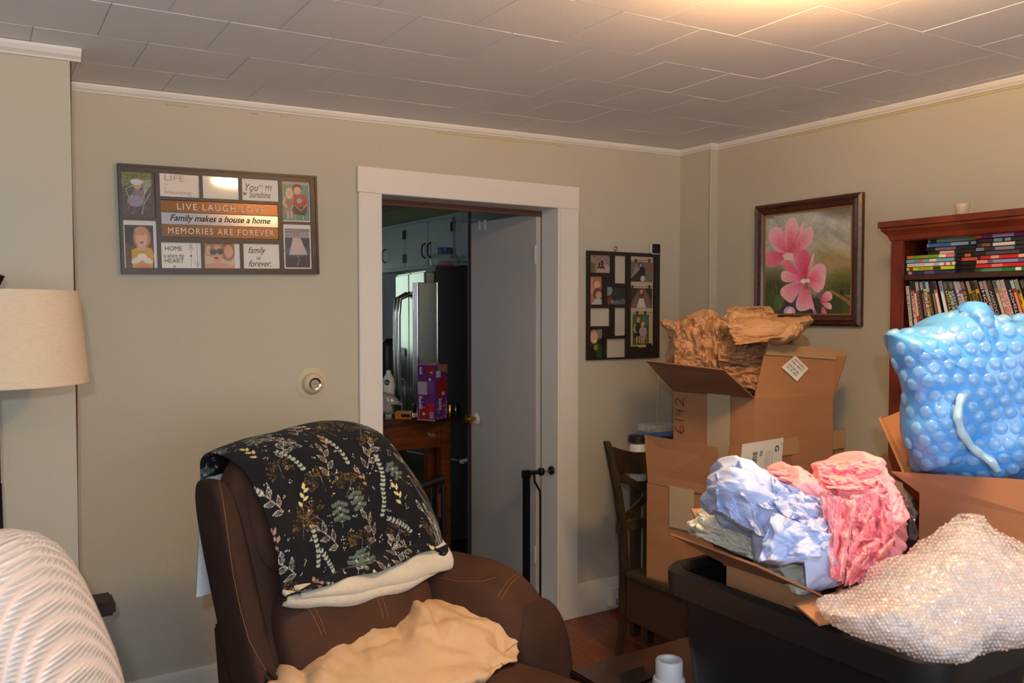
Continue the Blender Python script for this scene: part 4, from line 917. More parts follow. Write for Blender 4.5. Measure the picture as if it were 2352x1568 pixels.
for i, (ua, ub) in enumerate(zip(us, us[1:])):
    d = cbox('cabinet_door', ua+.006, ub-.006, -.02, 0, zb+.02, zt-.03, M_KC, kc_)
    hs_ = ua+.03 if i % 2 == 0 else ub-.03
    he = ua-.004 if i % 2 == 0 else ub+.004
    hx = ub-.045 if i % 2 == 0 else ua+.045
    for zc in (zt-.10, zb+.09):
        boxesV = []
        a = cbox('hinge', min(hs_, he), max(hs_, he), -.026, -.0195, zc-.035, zc+.035, M_HIN, d, .006)
    zc = zb+.13; P = [cq(hx, -.02, zc+.055), cq(hx, -.045, zc+.04), cq(hx, -.05, zc), cq(hx, -.045, zc-.04), cq(hx, -.02, zc-.055)]
    tube('pull_handle', P, .006, M_HIN, d, 8)
# tall narrow pale cabinet or wall behind, left of the fridge
struct(slab('wall_backsplash', q4((840, 470, 7.4), (960, 480, 7.15), (960, 1100, 7.15), (840, 1100, 7.4)), .04, M_KC))
# things on top of the fridge
tf = at(1022, 606, 5.75); ztf = 1.825
bw = thing('food_container', 'clear round container with a blue lid on top of the refrigerator', 'container', (tf.x, tf.y, ztf))
M_CLR = mat('clear_plastic', (190, 190, 190), .12, alpha=.4)
lathe('bowl', (tf.x, tf.y, ztf), [(.05, 0), (.095, .02), (.105, .06), (.08, .095), (.05, .105)], M_CLR, bw, 24)
lathe('lid', (tf.x, tf.y, ztf), [(.052, .10), (.055, .105), (.055, .135), (.045, .14), (0, .14)], mat('blue_lid', (30, 70, 120), .4), bw, 24)
lathe('contents', (tf.x, tf.y, ztf+.003), [(.0, 0), (.045, 0), (.06, .03), (.03, .05), (0, .05)], mat('orange_contents', (190, 70, 40), .5), bw, 16)
for i, (px, w_) in enumerate(((1044, .10), (1063, .07))):
    p = at(px, 606, 5.6); inflate('plastic_bag', [(px-14, 606), (px-10, 590), (px, 582), (px+12, 588), (px+14, 606)], 5.75, .07, M_CLR, None, nr=14, na=28, cr=(.006, .004, 0), seed=i+3, smooth=True)
for o in [o for o in bpy.data.objects if o.name.startswith('plastic_bag')]:
    tag(o, 'crumpled clear plastic bag beside the blue lidded container, ' + ('next to its lid' if o.name == 'plastic_bag' else 'nearest the door edge'), 'bag', 'bags on the refrigerator')
# counter with appliances at left
cA = at(800, 717, 6.6); cB = at(915, 717, 6.35)
kt = thing('kitchen_counter', 'dark kitchen counter beside the refrigerator', 'counter', (cA.x, cA.y, 0))
ca, cb_ = cA.copy(), cB.copy(); ca.z = cb_.z = .0; bk_ = Vector(W(.2, .6, 0))
def kq(p, t, z): return p+bk_*t+Vector((0, 0, z))
def kbox(name, t0, t1, z0, z1, m): return mk(name, [kq(p, t, z) for z in (z0, z1) for p, t in ((ca, t0), (cb_, t0), (cb_, t1), (ca, t1))], BF, m, kt)
kbox('base_unit', .03, 1, 0, .88, mat('dark_base_unit', (44, 36, 30), .6)); kbox('worktop', 0, 1, .88, .92, mat('worktop_grey', (120, 122, 108), .4))
ap = at(902, 800, 6.45); az = .92
cm = thing('coffee_maker', 'black coffee maker with a red light on the kitchen counter', 'coffee maker', (ap.x, ap.y, az))
lathe('carafe', (ap.x, ap.y, az), [(.08, 0), (.085, .03), (.085, .34), (.08, .36), (0, .36)], M_BLKP, cm, 20)
lathe('lid', (ap.x, ap.y, az+.36), [(.085, 0), (.088, .02), (.06, .05), (0, .055)], M_BLKP, cm, 20)
lathe('lid_band', (ap.x, ap.y, az+.352), [(.087, 0), (.089, .004), (.087, .01)], mat('red_band', (120, 40, 30), .5), cm, 20, cap=False)
mg = at(906, 800, 5.9)
mgp = at(893, 802, 5.9)
P = [at(903+11*math.sin(t), 801-16*math.cos(t), 6.30) for t in [math.pi*i/10 for i in range(11)]]
tube('handle', P, .006, mat('mug_handle_grey', (120, 122, 118), .3), cm, 8)

# island table ---------------------------------------------------
iR = at(1061, 950.5, 5.27); zt_ = iR.z
ix1, iy0 = iR.x, iR.y
M_ISL = grain('island_wood', (92, 44, 16), (134, 66, 26), .32, (1, 5, 5), 8, coat=.3)
M_ISLT = grain('island_top_wood', (62, 30, 16), (88, 42, 22), .2, (1, 5, 5), 8, coat=.5)
il = thing('island_table', 'honey brown wooden kitchen island table with one drawer', 'table', (ix1-.5, iy0+.3, 0))
itop = box('tabletop', ix1-1.25, ix1, iy0, iy0+.31, zt_-.042, zt_, M_ISLT, il, .006)
for xx in (ix1-.125, ix1-1.2):
    for yy in (iy0+.035, iy0+.22):
        box('leg', xx, xx+.066, yy, yy+.066, 0, zt_-.042, M_ISL, il, .004)
box('apron', ix1-1.13, ix1-.125, iy0+.05, iy0+.07, zt_-.20, zt_-.042, M_ISL, il, .002)
box('side_apron', ix1-.085, ix1-.066, iy0+.10, iy0+.22, zt_-.20, zt_-.042, M_ISL, il, .002)
dw = box('drawer', ix1-.62, ix1-.135, iy0+.040, iy0+.052, zt_-.185, zt_-.055, M_ISL, il, .003)
lc = on(990, 998, 1, iy0+.03)
V, F = [], []
for k_, (a, l, w) in enumerate(((-25, .030, .009), (-60, .022, .007), (8, .024, .007), (155, .030, .007), (190, .02, .006))):
    ar = math.radians(a); d = Vector((math.cos(ar), 0, math.sin(ar))); p = Vector((-d.z, 0, d.x)); n = len(V); b = Vector((lc.x, iy0+.034, lc.z))
    V += [b, b+d*l*.5+p*w, b+d*l, b+d*l*.5-p*w]; V += [v+Vector((0, -.008, 0)) for v in V[-4:]]; F += [tuple(i+n for i in q) for q in BF]
mk('leaf_pull', V, F, mat('pewter_leaf', (196, 184, 176), .35, metal=.6), dw)
# lower shelf, seat back and dark slats below the island
M_DK = mat('dark_stool', (30, 22, 20), .5)
box('shelf', ix1-1.15, ix1-.08, iy0+.06, iy0+.28, .30, .33, M_DK, il)
sb = at(975, 1130, 4.75)
ch = thing('kitchen_stool', 'dark spindle back stool tucked at the kitchen island', 'stool', (sb.x-.1, sb.y-.05, 0))
L = []
def sp(px, y0, y1, r, f=4.82): L.append(([at(px, y0, f), at(px+1, y1, f)], r))
p0, p1 = at(930, 1130, 4.8), at(1022, 1105, 4.85)
tube('top_rail', [at(925, 1128, 4.72), at(960, 1118, 4.75), at(1018, 1098, 4.85)], .022, M_DK, ch)
for px in (940, 958, 990, 1006): tube('spindle', [at(px, 1120, 4.8), at(px+2, 1420, 4.8)], .011, M_DK, ch)
slab('slat', q4((1003, 1135, 4.79), (1012, 1133, 4.79), (1013, 1187, 4.79), (1004, 1189, 4.79)), .006, M_ISL, ch)
for px in (932, 1018): tube('leg', [at(px, 1110, 4.8), at(px+2, 1440, 4.8)], .016, M_DK, ch)
slab('seat', q4((920, 1290, 4.6), (1035, 1270, 4.8), (1020, 1250, 5.1), (900, 1262, 4.95)), .03, M_DK, ch)
inflate('fruit_bowl', [(955, 1105), (952, 1090), (962, 1080), (985, 1082), (992, 1095), (980, 1108)], 5.2, .05, mat('dark_glass', (46, 42, 42), .12), None, nr=14, na=24, smooth=True, label=None)if False else None
# thin grey rail with a white end, floating clear of the fridge
tb = tube('floating_rail', [at(935, 1036, 5.52), at(1052, 1057, 5.38)], .006, M_GREY, fg)
w_ = fg; tube('cuff', [at(1056, 1060, 5.42), at(1078, 1055, 5.42)], .013, M_WPLAS, w_); lathe('cuff_ball', at(1062, 1060, 5.42), [(0, -.015), (.013, -.01), (.016, 0), (.013, .01), (0, .015)], M_WPLAS, w_, 16)
# drink box
bA = at(957, 955, 5.02); bB = at(1004, 957, 4.96)
n0 = at(1000, 957, 4.95); l0 = at(958.5, 953, 5.0); r0 = at(1027, 951, 5.08)
zb_, zh = zt_+.001, zt_+.325
def vz(p, z): return Vector((p.x, p.y, z))
kb = thing('drink_box', 'purple fruit drink carton with torn top on the island', 'carton', vz(n0, zt_))
bkp = l0+r0-n0
M_PURP = mat('purple_card', (96, 36, 122), .5)
slab('front_panel', [vz(l0, zh), vz(n0, zh), vz(n0, zb_), vz(l0, zb_)], .002, M_PURP, kb)
slab('side_panel', [vz(n0, zh-.002), vz(r0, zh-.004), vz(r0, zb_), vz(n0, zb_)], .002, M_PURP, kb)
slab('back_panel', [vz(bkp, zh), vz(l0, zh), vz(l0, zb_), vz(bkp, zb_)], .002, M_PURP, kb)
slab('rear_side_panel', [vz(r0, zh), vz(bkp, zh), vz(bkp, zb_), vz(r0, zb_)], .002, M_PURP, kb)
slab('torn_flap', [vz(l0, zh), vz(n0, zh), vz(n0+(r0-n0)*.35, zh+.010), vz(l0+(r0-n0)*.35, zh+.014)], .002, mat('pale_card', (186, 150, 150), .7), kb)
slab('open_flap', [vz(n0+(r0-n0)*.15, zh+.002), vz(r0, zh-.004), vz(r0, zh-.055), vz(n0+(r0-n0)*.25, zh-.035)], -.003, M_KRAFTI, kb)
RED = (176, 26, 34)
def bface(a, b, seed, side):
    c = Cv(110 if not side else 64, 230, (104, 40, 128)); c.noise(14, 7, seed); r = np.random.RandomState(seed)
    if not side:
        c.ell(80, 22, 24, 20, RED); c.ell(86, 30, 9, 4, (230, 170, 190)); c.rect(6, 70, 60, 124, (196, 180, 190))
        for y in range(73, 123, 4): c.line([(8, y), (58, y)], .8, (120, 90, 120))
        c.rect(62, 64, 104, 120, (124, 58, 140)); c.rect(72, 54, 84, 66, (210, 200, 214)); c.ell(34, 200, 30, 30, RED); c.ell(40, 205, 8, 7, (240, 200, 200)); c.ell(78, 190, 26, 26, (190, 32, 44)); c.ell(82, 168, 22, 12, (196, 36, 50)); c.rect(76, 196, 98, 224, (210, 130, 140)); c.line([(10, 226), (12, 190), (30, 176), (50, 180)], 2, (224, 180, 210))
    else:
        c.rect(4, 24, 28, 52, (200, 186, 196)); c.ell(34, 96, 26, 46, RED); c.ell(40, 122, 8, 8, (240, 200, 200)); c.line([(52, 140), (60, 170), (50, 200)], 3, (220, 120, 160))
        for _ in range(12): c.ell(10+r.rand()*48, 160+r.rand()*66, 3.5, 4, (214, 150, 190))
    n = (b-a).cross(Vector((0, 0, 1))).normalized()
    if n.dot(W(0, -1, 0)) < 0: n = -n
    n = n*.0015; q = [vz(a, zh-.003)+n, vz(b, zh-.003)+n, vz(b, zb_+.001)+n, vz(a, zb_+.001)+n]
    pic('printed_face', q, c, M_PRINT, kb)
    def P(u, v): return a+(b-a)*u+Vector((0, 0, zh+(zb_-zh)*v-a.z))+n*1.6
    if not side:
        text('lettering', 'Kool-Aid', [P(.30, .57), P(.30, .80), P(.10, .80), P(.10, .57)], M_WHITE, kb, .2, .02); text('lettering', 'Kool-Aid', [P(.30, .04), P(.30, .17), P(.14, .17), P(.14, .04)], M_WHITE, kb, .2, .02)
    else: text('lettering', 'Kool-Aid', [P(.55, .62), P(.55, .82), P(.25, .82), P(.25, .62)], M_WHITE, kb, .2, .02)
bface(l0, n0, 3, False); bface(n0, r0, 4, True)
slab('base_flap', [vz(l0, zb_+.004), vz(n0, zb_+.004), vz(n0, zb_+.004)+W(-.0, -.04, 0), vz(l0, zb_+.004)+W(0, -.03, 0)], .004, mat('tan_flap', (190, 150, 96), .7), kb)
# bottle of dish soap, silver bag, orange tray, dark bag, small dark jar
sp_ = at(893, 940, 5.15)
so = thing('soap_bottle', 'white squeeze bottle with a round black label on the island', 'bottle', vz(sp_, zt_))
pz = lambda y: at(893, y, 5.15).z-zt_
lathe('bottle_body', vz(sp_, zt_), [(.020, 0), (.024, .02), (.036, pz(900)), (.040, pz(885)), (.032, pz(868)), (.016, pz(858))], M_WPLAS, so, 24)
lathe('cap', vz(sp_, zt_), [(.015, pz(859)), (.015, pz(853)), (.010, pz(850)), (0, pz(849))], M_WPLAS, so, 16)
lb = at(889, 878, 5.11); lathe('round_label', lb, [(0, 0), (.017, 0), (.017, .003), (0, .003)], M_BLACK, so, 24, W(0, -1, 0)); text('lettering', 'SOLO', [at(884, 876, 5.10), at(893.5, 876, 5.10), at(893.5, 881, 5.10), at(884, 881, 5.10)], M_WHITE, so)
gb = at(899, 905, 5.24); lathe('bottle', vz(gb, zt_), [(.028, 0), (.030, .05), (.030, .10), (.02, .13), (0, .13)], mat('green_plastic', (20, 96, 50), .3), None, 20); tag(bpy.data.objects['bottle'], 'green bottle just behind the white squeeze bottle', 'bottle')
sv = inflate('foil_bag', [(876, 952), (872, 900), (882, 897), (905, 904), (918, 918), (927, 932), (912, 925), (903, 920), (906, 940), (908, 952), (890, 954)], 5.0, .05, mat('silver_film', (190, 180, 178), .3, metal=.3), None, nr=24, na=70, cr=(.006, .004, 0), seed=4, smooth=True, auto=40)
tag(sv, 'glossy silver bag slumped on the left end of the island', 'bag')
ot_ = thing('orange_tray', 'small orange plastic case with a dark slot on the island', 'case', at(926, 950, 5.05))
a, b = at(907, 948, 5.02), at(944, 946, 5.0); a.z = b.z = zt_+.001; dd = W(0, .08, 0)
for nm, z0, z1 in (('case_base', .0, .010), ('case_lid', .030, .040)):
    mk(nm, [p+t+Vector((0, 0, z)) for z in (z0, z1) for p, t in ((a, dd*0), (b, dd*0), (b, dd), (a, dd))], BF, mat('orange_plastic', (206, 122, 20), .4), ot_)
mk('case_front', [p+Vector((0, 0, z)) for z in (.01, .03) for p in (a+dd*.0, a+(b-a)*.38, a+(b-a)*.38+dd*.9, a+dd*.9)], BF, MATS['orange_plastic'], ot_)
mk('case_end', [p+Vector((0, 0, z)) for z in (.01, .03) for p in (a+(b-a)*.94, b, b+dd*.9, a+(b-a)*.94+dd*.9)], BF, MATS['orange_plastic'], ot_)
mk('slot_shadow', [p+Vector((0, 0, z)) for z in (.01, .03) for p in (a+(b-a)*.38+dd*.2, a+(b-a)*.94+dd*.2, a+(b-a)*.94+dd*.8, a+(b-a)*.38+dd*.8)], BF, M_BLACK, ot_)
db = inflate('dark_bag', [(945, 948), (946, 930), (952, 922), (958, 930), (958, 950)], 5.2, .04, mat('navy_plastic', (36, 34, 46), .5), None, nr=14, na=30, cr=(.004, 0, 0), smooth=True); tag(db, 'small dark navy pouch just left of the purple carton', 'pouch')
jr = at(1046, 945, 5.2); j_ = thing('glass_jar', 'small dark glass jar with gold rim at the right end of the island', 'jar', vz(jr, zt_))
lathe('jar_glass', vz(jr, zt_), [(.036, 0), (.04, .01), (.04, .05), (.032, .065), (.030, .07)], mat('dark_glass', (30, 26, 24), .08, coat=1), j_, 20); lathe('rim', vz(jr, zt_+.066), [(.031, 0), (.033, .004), (.031, .008)], M_BRASS, j_, 20, cap=False)
g2 = at(1033, 938, 5.1); o = lathe('spice_tin', vz(g2, zt_), [(.016, 0), (.018, .004), (.018, .075), (.014, .08), (0, .08)], M_BRASS, None, 16); tag(o, 'small gold coloured tin between the purple carton and the dark jar', 'tin')
# polished handle column in front of the fridge's near edge (double bar handle)
for (xa, ya, yb, r) in ((953, 655, 900, .011), (966, 652, 880, .012), (986, 662, 860, .009), (1001, 655, 850, .009)):
    pass
hd = fbox('handle_plate', -.10, -.02, -.07, .05, .9, 1.72, M_FD, fg, .006)
for (u, t) in ((-.105, -.075), (-.105, .055), (-.015, -.075), (-.06, -.075)):
    tube('bright_edge', [fq(u, t, .9), fq(u, t, 1.72)], .008, M_CHROME, fg, 10)

# ================================================================ BOOKCASE AND DISC CASES
XF = 2.97; BY1 = 1.967; BY0 = 1.13
bkc = thing('bookcase', 'tall cherry brown bookcase full of disc cases against the right wall', 'bookcase', (3.12, (BY0+BY1)/2, 0))
ZT = 1.873
box('side_panel', XF+.002, XR-.02, BY1-.020, BY1, 0, ZT-.05, M_CHERRY, bkc, .001)
box('side_panel', XF+.002, XR-.02, BY0, BY0+.020, 0, ZT-.05, M_CHERRY, bkc, .001)
box('face_stile', XF-.018, XF, BY1-.044, BY1+.004, 0, ZT-.05, M_CHERRY, bkc, .003)
box('face_stile', XF-.018, XF, BY0-.004, BY0+.044, 0, ZT-.05, M_CHERRY, bkc, .003)
box('back_panel', XR-.028, XR-.02, BY0+.02, BY1-.02, 0, ZT-.05, mat('bookcase_back', (62, 34, 26), .6), bkc)
prof = [(0, -.075), (.006, -.070), (.010, -.055), (.022, -.040), (.028, -.034), (.028, -.026), (.036, -.022), (.036, 0), (-.30, 0), (-.30, -.075)]
V, F = [], []
ys_ = [BY1+.03, BY0-.03]
for y, s in ((BY1, 1), (BY0, -1)):
    for d, h in prof: V.append((XF-.018-d, y+s*max(d, 0)*1.0, ZT+h))
n = len(prof)
for i in range(n): F.append((i, (i+1) % n, n+(i+1) % n, n+i))
F += [tuple(range(n)), tuple(range(n, 2*n))]
mk('cornice', V, F, M_CHERRY, bkc)
zs1, zs2 = 1.672, 1.452
for z in (1.652, 1.440, 1.12, .78, .44, .08): box('shelf', XF+.004, XR-.03, BY0+.02, BY1-.02, z, z+.018, M_CHERRYD, bkc)
box('plinth', XF, XF+.015, BY0+.04, BY1-.04, 0, .09, M_CHERRY, bkc)
# cases: body, printed spine, lettering
CASE_COLS = {}
def cmat(c): return mat('case_%d_%d_%d' % c, c, .35)
def lie_case(y1, z, x0, spine, label, group, word=None, wc=M_BLACK, blobs=(), body=(30, 26, 30), ln=.190, wpos=(.2, .7), yaw=0):
    t = thing('disc_case', label, 'disc case', (x0+.067, y1-ln/2, z), group)
    ca, sa = math.cos(yaw), math.sin(yaw); cx0, cy0 = x0+.067, y1-ln/2
    def T(x, y, zz): dx, dy = x-cx0, y-cy0; return Vector((cx0+dx*ca-dy*sa, cy0+dx*sa+dy*ca, zz))
    def B(name, x0_, x1_, ya, yb, za, zb, m, par, bev=0):
        V = [T(p.x, p.y, p.z) for p in boxv(x0_, x1_, ya, yb, za, zb)]; F_ = BF
        if bev: V, F_ = bevmesh(V, F_, bev, 1)
        return mk(name, V, F_, m, par)
    h = .0142
    B('case', x0+.0008, x0+.135, y1-ln, y1, z, z+h, cmat(body), t, .0012)
    sp = B('spine_print', x0, x0+.001, y1-ln+.002, y1-.002, z+.0012, z+h-.0012, cmat(spine), t)
    for (a, b, c) in blobs: B('spine_block', x0-.0004, x0+.0002, y1-ln+.002+(ln-.004)*(1-b), y1-ln+.002+(ln-.004)*(1-a), z+.0016, z+h-.0016, cmat(c), sp)
    if word:
        X = x0-.0008; P = lambda u, v: T(X, y1-.002-(ln-.004)*u, z+h-.0012-(h-.0024)*v)
        text('lettering', word, [P(wpos[0], .2), P(wpos[1], .2), P(wpos[1], .82), P(wpos[0], .82)], wc, sp)
    return t
def yy(px, X=XF): return on(px, 600, 0, X).y
Hh = .0146
# shelf 1: low front pile
z = 1.670+.0005
G1 = 'disc cases lying on the top shelf'
yA = yy(2084, 2.995)
fronts = [((44, 40, 84), 'dark navy disc case at the bottom of the low front pile', None, [(.05, .13, (170, 130, 120)), (.4, .6, (90, 80, 130))]),
 ((176, 190, 30), 'lime green disc case in the low front pile', 'SAVAGES', [(.06, .14, (110, 50, 40)), (.56, .72, (50, 56, 20))]),
 ((222, 206, 210), 'white disc case in the low front pile', 'BarberShop', [(.56, .68, (170, 170, 190)), (.78, .82, (170, 90, 90)), (.9, .94, (170, 90, 60))]),
 ((104, 158, 176), 'pale blue disc case in the low front pile', 'NO', [(.26, .36, (190, 80, 70)), (.5, .64, (206, 200, 170))]),
 ((96, 146, 30), 'green and pink disc case topping the low front pile', None, [(.02, .14, (190, 100, 50)), (.68, .82, (230, 210, 190)), (.82, .98, (226, 100, 130)), (.35, .45, (160, 120, 40))])]
for i, (c, l, w, bl) in enumerate(fronts):
    lie_case(yA-.002*(i % 3), z+i*Hh, 2.985, c, l, G1, w, M_BLACK if w != 'BarberShop' else mat('wine_ink', (110, 20, 40), .5), bl, wpos=(.25, .52) if w == 'SAVAGES' else ((.05, .38) if w == 'BarberShop' else (.18, .26)))
# tall middle pile standing a little deeper
yM = yy(2125, 3.03)
mids = [((34, 26, 28), 'black disc case at the foot of the middle pile', None, []), ((30, 24, 26), 'black disc case second from the foot of the middle pile', None, []), ((36, 30, 30), 'black disc case third from the foot of the middle pile', None, []),
 ((170, 60, 46), 'red spined disc case jutting from the middle pile', None, [(.6, .95, (196, 90, 70))]),
 ((40, 26, 26), 'black disc case with an orange face above the red one', None, [(.78, .9, (190, 110, 80))]),
 ((44, 34, 32), 'black disc case with pale middle block in the middle pile', None, [(.25, .55, (206, 186, 176))]),
 ((40, 34, 38), 'charcoal disc case with silver title in the middle pile', None, [(.2, .62, (130, 110, 110))]),
 ((196, 206, 214), 'light blue and white disc case in the middle pile', None, [(.04, .5, (86, 140, 200)), (.85, .9, (60, 80, 120))]),
 ((128, 146, 124), 'sage green disc case with black title in the middle pile', None, [(.05, .18, (40, 44, 40)), (.93, 1, (176, 170, 40))]),
 ((136, 150, 128), 'sage green disc case under the blue grey ones in the middle pile', None, [(.42, .54, (60, 66, 60)), (.93, 1, (180, 172, 40))]),
 ((130, 152, 172), 'blue grey disc case with a yellow end in the middle pile', None, [(.04, .12, (50, 56, 70)), (.38, .44, (60, 70, 90)), (.9, 1, (180, 172, 50))])]
mids.append(((84, 72, 56), 'brown disc case with a yellow end topping the middle pile', None, [(.92, 1, (170, 160, 40))]))
for i, (c, l, w, bl) in enumerate(mids[:12]):
    if 1.6705+i*Hh > 1.83: break
    lie_case(yM-(.035 if i in (3, ) else .004*((i*7) % 3)), z+i*Hh, 3.03, c, l, G1, w, M_BLACK, bl)
# right pile
yR = yy(2238, 2.985)
rights = [((30, 110, 66), 'green disc case at the bottom of the right pile', [(.15, .5, (90, 120, 100)), (.75, .85, (230, 220, 220)), (0, .1, (40, 60, 50))]),
 ((186, 36, 36), 'red disc case second in the right pile', [(.3, .5, (214, 110, 100)), (.9, 1, (190, 160, 120))]), ((96, 84, 130), 'purple disc case in the right pile', [(.0, .2, (200, 140, 120)), (.3, .75, (140, 130, 170))]),
 ((176, 38, 36), 'red disc case with round emblems in the right pile', [(.25, .4, (210, 150, 120)), (.75, .85, (210, 170, 140)), (0, .06, (30, 26, 30))]), ((34, 30, 34), 'black disc case under the grey ones of the right pile', [(.2, .8, (70, 64, 70))]),
 ((40, 40, 46), 'black disc case with a grey title in the right pile', [(0, .15, (110, 116, 120)), (.35, .7, (120, 116, 124))]), ((44, 40, 44), 'black disc case with a white title block in the right pile', [(.3, .7, (196, 190, 186)), (.1, .25, (120, 80, 60))]),
 ((36, 34, 40), 'black disc case with dotted blue title in the right pile', [(.3, .45, (90, 130, 150)), (.5, .6, (130, 130, 130))]), ((130, 30, 100), 'magenta disc case with an orange end in the right pile', [(0, .1, (220, 70, 40)), (.32, .7, (176, 140, 170))]),
 ((26, 24, 32), 'near black disc case below the blue ones of the right pile', []), ((50, 96, 130), 'teal blue disc case second from top of the right pile', [(.5, .75, (90, 150, 160))]), ((34, 66, 130), 'blue disc case on top of the right pile', [(.4, .55, (120, 150, 190)), (.8, .9, (200, 60, 50))])]
for i, (c, l, bl) in enumerate(rights[:11]): lie_case(yR-.003*((i*5) % 4), z+i*Hh, 2.985, c, l, G1, None, M_BLACK, bl, yaw=math.radians((i % 3)*.6-.4))
lie_case(yR-.006, z+10*Hh, 2.985, (34, 66, 130), 'blue disc case on top of the right pile', G1, None, M_BLACK, rights[11][2]) if False else None
# shelf 2: leaning row
CW, CB = (206, 198, 190), (32, 28, 30)
row = [(CW, (90, 110, 120), 'white disc case with grey title, first of the leaning row', 'FARGO'), (CW, (190, 60, 50), 'white disc case with red title, second of the leaning row', 'MENUET'), ((170, 50, 44), (200, 190, 190), 'red topped disc case near the left of the leaning row', None), (CB, (170, 130, 110), 'black disc case with tan title near the left of the leaning row', 'WARRIOR'), ((60, 40, 34), (140, 90, 60), 'dark brown disc case beside the third white one', None),
 (CW, (60, 90, 80), 'white disc case with tall green black title', 'POLICE'), ((60, 46, 20), (206, 150, 30), 'black disc case with thin gold title', 'FRANCE'), ((40, 36, 34), (120, 110, 90), 'charcoal disc case between gold and pale blue ones', None), ((190, 120, 110), (230, 210, 210), 'pink and white disc case in the leaning row', None), ((170, 196, 206), (220, 220, 220), 'pale blue disc case in the leaning row', None), (CB, (214, 190, 40), 'black disc case with yellow title', 'FIGHTERS'), ((90, 116, 136), (210, 214, 220), 'steel blue disc case with silver title', 'TRUE GRIT'), (CB, (206, 200, 200), 'black disc case with white title right of the steel blue one', 'PREDATOR'),
 ((206, 200, 204), (100, 80, 140), 'white disc case with violet title', 'TENDER'), ((84, 74, 120), (190, 180, 200), 'violet disc case beside the white and violet one', None), (CB, (196, 150, 70), 'black disc case with amber top', 'SPEED'), ((176, 130, 50), (60, 40, 30), 'amber disc case in the leaning row', None), ((60, 60, 30), (130, 140, 60), 'olive disc case with green title', 'FOREST'), ((196, 140, 40), (40, 34, 30), 'gold edged disc case behind the wrap peak', None), (CB, (210, 200, 190), 'black disc case behind the wrap peak', 'HOURS'), ((90, 84, 80), (220, 214, 206), 'grey disc case with stacked white words', 'MAN ON FIRE'), (CB, (180, 176, 170), 'black disc case with grey words past the wrap peak', 'WISDOM'), ((130, 110, 90), (190, 180, 170), 'tan grey disc case past the wrap peak', None), ((186, 180, 170), (190, 50, 40), 'cream disc case with red lower title', 'KILL BILL'), ((200, 190, 186), (200, 60, 50), 'white disc case with bright red title', 'BURNING'),
 (CB, (200, 190, 186), 'black disc case with white words left of the yellow one', 'MONSTER'), ((150, 40, 36), (210, 140, 120), 'dark red disc case left of the yellow one', None), ((224, 176, 26), (50, 40, 20), 'bright yellow disc case in the leaning row', 'P2'), (CB, (150, 150, 156), 'black disc case just right of the yellow one', None), (CB, (120, 120, 130), 'black disc case second right of the yellow one', 'NIGHT'), ((160, 160, 170), (80, 90, 120), 'silver grey disc case near the frame edge', None), ((196, 176, 186), (120, 80, 100), 'pinkish disc case near the frame edge', 'IRIS'), (CB, (190, 130, 50), 'black disc case with gold cap near the frame edge', None), ((60, 70, 90), (190, 190, 200), 'slate disc case at the frame edge', None), (CB, (200, 60, 50), 'black disc case with red title at the frame edge', 'RED'), ((180, 176, 170), (60, 60, 60), 'pale grey disc case at the frame edge', None)]
y = yy(2088, 2.985)+.0; zb = 1.4585
for i, (c, ic, label, word) in enumerate(row):
    lean = math.radians(7+min(i, 14)*.75)
    hgt = .190 if i != 0 else .172; yb = y-.018-i*.01555-(.012 if i > 8 else 0)
    x0 = 2.990+.004*((i*5) % 3)
    ux = Vector((0, math.sin(lean), math.cos(lean))); uy = Vector((0, math.cos(lean), -math.sin(lean)))
    B0 = Vector((x0, yb, zb+.0145*math.sin(lean)+.0005))
    t = thing('disc_case', label, 'disc case', B0, 'disc cases leaning on the second shelf')
    def Q(x, a, b, B0=B0, ux=ux, uy=uy): return B0+Vector((x, 0, 0))+uy*a+ux*b
    def LB(name, x0_, x1_, a0, a1, b0, b1, m, par, bev=0):
        V = [Q(x_, a_, b_) for b_ in (b0, b1) for x_, a_ in ((x0_, a0), (x1_, a0), (x1_, a1), (x0_, a1))]; F_ = BF
        if bev: V, F_ = bevmesh(V, F_, bev, 1)
        return mk(name, V, F_, m, par)
    LB('case', .0008, .135, 0, .0142, 0, hgt, cmat((34, 30, 32) if sum(c) < 500 else (70, 66, 66)), t, .001)
    sp = LB('spine_print', 0, .001, .0012, .013, .002, hgt-.002, cmat(c), t)
    r = np.random.RandomState(i+50)
    LB('spine_block', -.0005, .0002, .0016, .0126, hgt-.03-.01*r.rand(), hgt-.004, cmat(tuple(int(v) for v in (r.randint(30, 175)+r.randint(-22, 22, 3)).clip(10, 215))), sp)
    LB('spine_block', -.0005, .0002, .0016, .0126, .006, .018+.01*r.rand(), cmat(tuple(int(v) for v in (r.randint(30, 175)+r.randint(-22, 22, 3)).clip(10, 215))), sp)
    if word is None: LB('spine_block', -.0005, .0002, .003, .011, hgt*.3, hgt*.75, cmat(ic), sp)
    else:
        P = lambda a, b: Q(-.0009, a, b)
        text('lettering', word, [P(.0026, hgt*.80), P(.0026, hgt*.26), P(.0116, hgt*.26), P(.0116, hgt*.80)] if False else [P(.0118, hgt*.80), P(.0118, hgt*.22), P(.0026, hgt*.22), P(.0026, hgt*.80)], cmat(ic), sp, 0, .01)
# shot glass
gp2 = on(2210, 480, 0, 3.06)
sg = lathe('shot_glass', (3.06, gp2.y, ZT), [(.018, 0), (.020, .002), (.0265, .052), (.0250, .052), (.019, .012), (.0, .010)], mat('thin_glass', (225, 205, 180), .08, alpha=.45, coat=.5), None, 28); tag(sg, 'small clear shot glass on top of the bookcase', 'glass')

